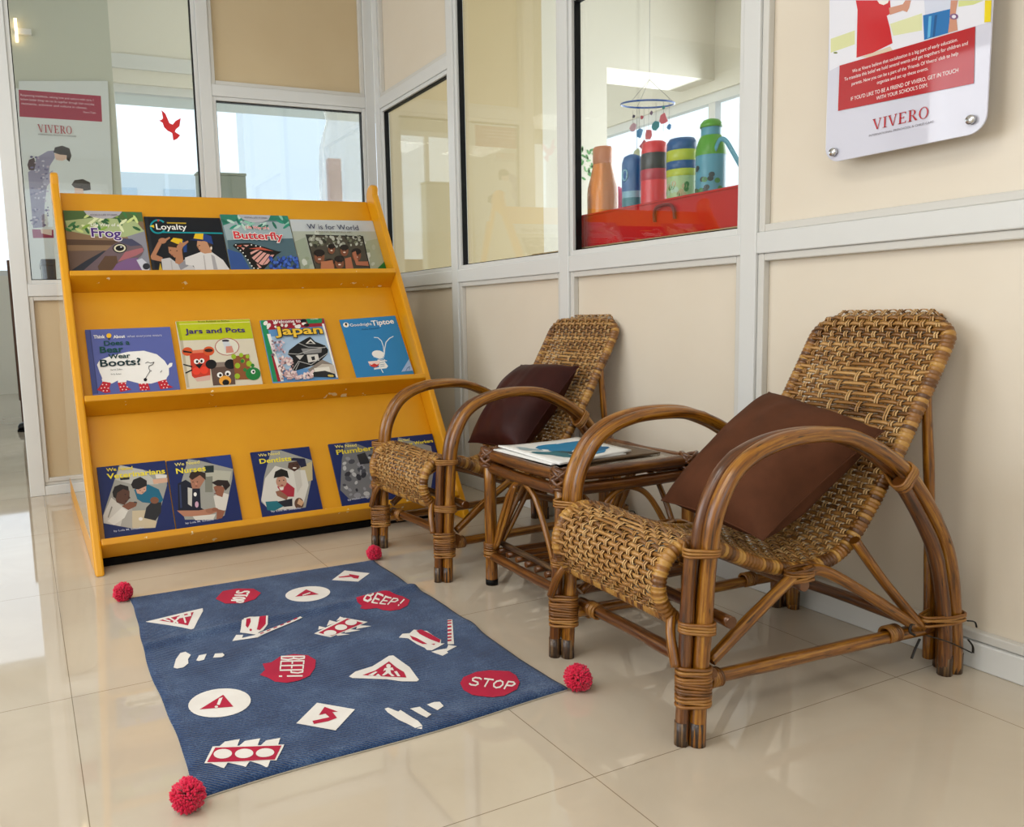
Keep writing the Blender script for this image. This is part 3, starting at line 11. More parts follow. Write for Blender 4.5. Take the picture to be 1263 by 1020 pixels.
'jars':['#d9d0ba',[['#bcc41d',[.004,.996,.996,.996,.996,.687,.013,.704]],['#e4e29c',[.007,.956,.996,.955,.996,.946,.008,.948]],['#a3aa16',[.004,.996,.039,.996,.051,.702,.013,.704]],['#b9af98',[.013,.704,.052,.704,.035,.004,.004,.004]],['#b0625c',[.783,.569,.768,.528,.739,.491,.698,.463,.649,.446,.598,.442,.548,.451,.505,.473,.474,.505,.456,.544,.455,.586,.469,.627,.498,.664,.539,.692,.588,.709,.64,.714,.69,.705,.733,.683,.765,.651,.782,.612]],['#e0dccb',[.772,.57,.758,.531,.731,.498,.693,.472,.647,.456,.599,.453,.553,.461,.513,.481,.484,.511,.468,.547,.466,.585,.479,.624,.506,.657,.545,.683,.59,.699,.638,.703,.685,.694,.725,.674,.754,.645,.77,.609]],['#3c3440',[.662,.668,.659,.662,.651,.657,.639,.653,.625,.651,.609,.651,.594,.653,.58,.656,.57,.661,.564,.667,.562,.673,.566,.679,.574,.684,.585,.688,.6,.69,.615,.691,.631,.689,.644,.685,.654,.68,.661,.675]],['#cfd4da',[.568,.657,.654,.653,.687,.497,.588,.48]],['#cf8a78',[.6,.583,.682,.586,.695,.485,.588,.48]],['#c63c28',[.107,.473,.15,.51,.343,.508,.364,.459,.328,.154,.245,.111,.131,.118,.091,.168]],['#e07858',[.156,.546,.321,.553,.323,.505,.149,.503]],['#d8b0a4',[.115,.134,.329,.165,.315,.093,.145,.082]],['#d2552a',[.155,.529,.149,.509,.136,.491,.119,.478,.099,.47,.077,.468,.056,.472,.038,.482,.025,.497,.018,.516,.018,.536,.024,.556,.036,.573,.054,.587,.074,.595,.096,.597,.117,.593,.135,.583,.148,.568,.155,.549]],['#1e1614',[.032,.553,.143,.525,.138,.504,.033,.524]],['#d2552a',[.437,.521,.43,.5,.417,.481,.398,.466,.377,.457,.354,.455,.332,.46,.313,.471,.299,.487,.292,.507,.292,.528,.299,.55,.312,.569,.33,.583,.352,.592,.375,.594,.397,.59,.416,.579,.429,.563,.437,.543]],['#3a1a12',[.423,.53,.419,.523,.41,.516,.396,.511,.38,.508,.362,.507,.344,.509,.329,.514,.317,.52,.31,.528,.308,.536,.312,.544,.322,.551,.335,.556,.352,.559,.37,.56,.387,.557,.403,.553,.414,.546,.421,.539]],['#e8432c',[.211,.231,.206,.214,.196,.198,.182,.187,.167,.18,.15,.178,.134,.182,.12,.191,.11,.204,.105,.22,.105,.237,.11,.255,.12,.27,.133,.281,.149,.289,.166,.29,.182,.287,.196,.278,.206,.265,.211,.249]],['#e8432c',[.314,.238,.308,.221,.298,.205,.285,.194,.269,.187,.252,.185,.236,.189,.222,.197,.213,.211,.207,.227,.207,.244,.212,.262,.222,.277,.236,.289,.252,.296,.269,.298,.285,.294,.298,.285,.308,.272,.314,.256]],['#f2f0ec',[.215,.375,.212,.364,.205,.354,.197,.346,.186,.341,.175,.34,.165,.343,.156,.348,.15,.357,.147,.367,.147,.379,.15,.39,.156,.4,.165,.408,.175,.413,.186,.414,.197,.411,.205,.406,.212,.397,.215,.387]],['#f2f0ec',[.285,.38,.282,.369,.275,.359,.266,.351,.256,.346,.245,.345,.235,.347,.226,.353,.22,.362,.216,.372,.216,.384,.22,.395,.226,.405,.235,.413,.245,.417,.256,.419,.266,.416,.275,.411,.282,.402,.285,.391]],['#101014',[.203,.374,.2,.363,.193,.355,.185,.353,.178,.356,.173,.364,.173,.375,.177,.386,.183,.394,.191,.396,.199,.393,.203,.384]],['#101014',[.261,.377,.258,.366,.251,.358,.243,.356,.236,.359,.231,.368,.231,.379,.235,.389,.241,.397,.249,.399,.257,.396,.261,.388]],['#101014',[.154,.335,.259,.338,.201,.267]],['#101014',[.004,.336,.112,.291,.119,.31,.006,.354]],['#101014',[.019,.205,.111,.248,.106,.266,.014,.223]],['#5f4b42',[.349,.273,.663,.283,.632,.004,.34,.006]],['#8a7a70',[.405,.347,.587,.347,.615,.28,.365,.272]],['#101014',[.435,.319,.428,.297,.415,.279,.397,.264,.375,.255,.352,.253,.33,.258,.312,.269,.298,.285,.291,.305,.29,.327,.297,.348,.31,.367,.329,.382,.35,.39,.373,.393,.395,.388,.414,.377,.427,.361,.435,.34]],['#101014',[.691,.304,.684,.281,.67,.261,.651,.245,.628,.236,.604,.234,.581,.239,.561,.251,.547,.268,.539,.29,.539,.313,.547,.335,.561,.356,.58,.371,.603,.38,.627,.383,.65,.378,.669,.366,.684,.349,.691,.327]],['#f2f0ec',[.49,.155,.487,.143,.479,.132,.47,.124,.458,.119,.446,.118,.435,.121,.425,.127,.418,.136,.415,.147,.415,.159,.418,.171,.425,.182,.435,.19,.446,.195,.458,.196,.47,.194,.479,.188,.487,.178,.49,.167]],['#f2f0ec',[.598,.17,.594,.158,.587,.148,.577,.139,.566,.134,.554,.133,.542,.136,.533,.142,.526,.151,.522,.163,.522,.175,.526,.187,.533,.198,.542,.206,.554,.211,.566,.212,.577,.209,.587,.203,.594,.194,.598,.182]],['#101014',[.476,.151,.472,.141,.464,.133,.454,.131,.445,.134,.439,.143,.438,.154,.443,.164,.451,.172,.461,.174,.47,.171,.475,.162]],['#101014',[.573,.161,.569,.15,.561,.142,.551,.14,.542,.144,.536,.152,.535,.163,.54,.174,.548,.181,.558,.184,.567,.18,.572,.172]],['#e8a33a',[.585,.061,.577,.038,.563,.018,.543,.004,.519,.004,.494,.004,.47,.004,.45,.009,.434,.026,.426,.048,.426,.071,.433,.093,.448,.113,.468,.129,.491,.138,.517,.14,.541,.135,.561,.123,.576,.105,.584,.084]],['#101014',[.556,.036,.552,.023,.543,.011,.532,.004,.518,.004,.504,.004,.49,.004,.479,.005,.47,.016,.466,.028,.465,.042,.47,.055,.478,.067,.489,.076,.503,.081,.517,.083,.531,.08,.543,.073,.551,.062,.556,.05]],['#8c5430',[.665,.42,.891,.448,.852,.065,.644,.072]],['#1f7d3c',[.996,.139,.988,.109,.969,.083,.943,.063,.912,.051,.88,.048,.849,.055,.823,.07,.804,.093,.794,.121,.793,.151,.803,.181,.822,.207,.848,.227,.879,.239,.911,.242,.942,.235,.968,.22,.987,.197,.996,.169]],['#f2f0ec',[.93,.172,.927,.162,.922,.153,.914,.146,.904,.142,.895,.141,.886,.143,.878,.148,.873,.156,.87,.165,.87,.176,.873,.186,.879,.195,.887,.201,.896,.206,.905,.207,.915,.205,.922,.199,.928,.192,.931,.182]],['#101014',[.919,.172,.916,.164,.909,.158,.901,.156,.894,.159,.889,.165,.889,.174,.892,.183,.899,.189,.907,.191,.914,.188,.918,.181]],['#9ab82a',[.711,.418,.708,.406,.701,.396,.693,.388,.683,.384,.673,.382,.663,.385,.655,.391,.649,.399,.646,.41,.646,.421,.65,.433,.656,.443,.664,.451,.674,.456,.685,.457,.694,.455,.702,.449,.708,.44,.711,.43]],['#9ab82a',[.812,.435,.809,.424,.803,.415,.796,.408,.787,.404,.778,.403,.769,.405,.762,.41,.757,.418,.754,.427,.755,.438,.758,.448,.763,.457,.771,.464,.779,.468,.788,.469,.797,.467,.804,.462,.809,.454,.812,.445]],['#9ab82a',[.742,.276,.739,.264,.732,.252,.722,.244,.711,.238,.7,.237,.689,.24,.68,.246,.673,.256,.67,.268,.67,.281,.674,.294,.681,.305,.691,.314,.701,.319,.713,.32,.724,.318,.733,.311,.739,.301,.743,.289]],['#9ab82a',[.817,.345,.814,.335,.808,.326,.801,.319,.792,.315,.783,.314,.774,.316,.767,.321,.762,.329,.759,.338,.76,.349,.763,.359,.768,.368,.776,.375,.784,.379,.793,.38,.802,.378,.809,.373,.814,.365,.817,.356]],['#9ab82a',[.904,.296,.9,.282,.893,.27,.883,.261,.872,.255,.859,.254,.848,.257,.839,.264,.832,.274,.828,.287,.829,.3,.833,.314,.84,.326,.85,.335,.862,.341,.874,.342,.885,.339,.895,.332,.901,.322,.905,.31]],['#9ab82a',[.712,.119,.708,.106,.701,.095,.692,.086,.681,.081,.67,.079,.659,.082,.65,.089,.643,.098,.64,.11,.64,.123,.644,.136,.651,.147,.66,.156,.671,.161,.683,.163,.693,.16,.702,.153,.709,.144,.712,.132]],['#9ab82a',[.892,.408,.889,.398,.884,.39,.877,.383,.869,.38,.86,.378,.852,.38,.846,.385,.841,.392,.838,.401,.839,.411,.841,.42,.847,.429,.854,.435,.862,.439,.87,.44,.878,.438,.885,.433,.89,.426,.892,.417]],['#2c7a34',[.806,.342,.801,.327,.79,.317,.777,.314,.765,.319,.758,.33,.757,.344,.763,.358,.773,.368,.786,.372,.798,.367,.805,.356]],['#2c7a34',[.82,.208,.814,.193,.803,.184,.79,.18,.779,.185,.771,.196,.77,.211,.776,.225,.787,.235,.799,.238,.811,.233,.819,.222]],['#2c7a34',[.934,.267,.929,.253,.918,.243,.905,.24,.893,.245,.886,.256,.885,.27,.891,.284,.901,.294,.914,.297,.926,.293,.933,.282]]],[['From Rubbish to Riches',.292,.967,.713,.963,.026,'#4d5010',None,.2],['Jars and Pots',.097,.8,.9,.79,.078,'#3c2470',None,.9]]],
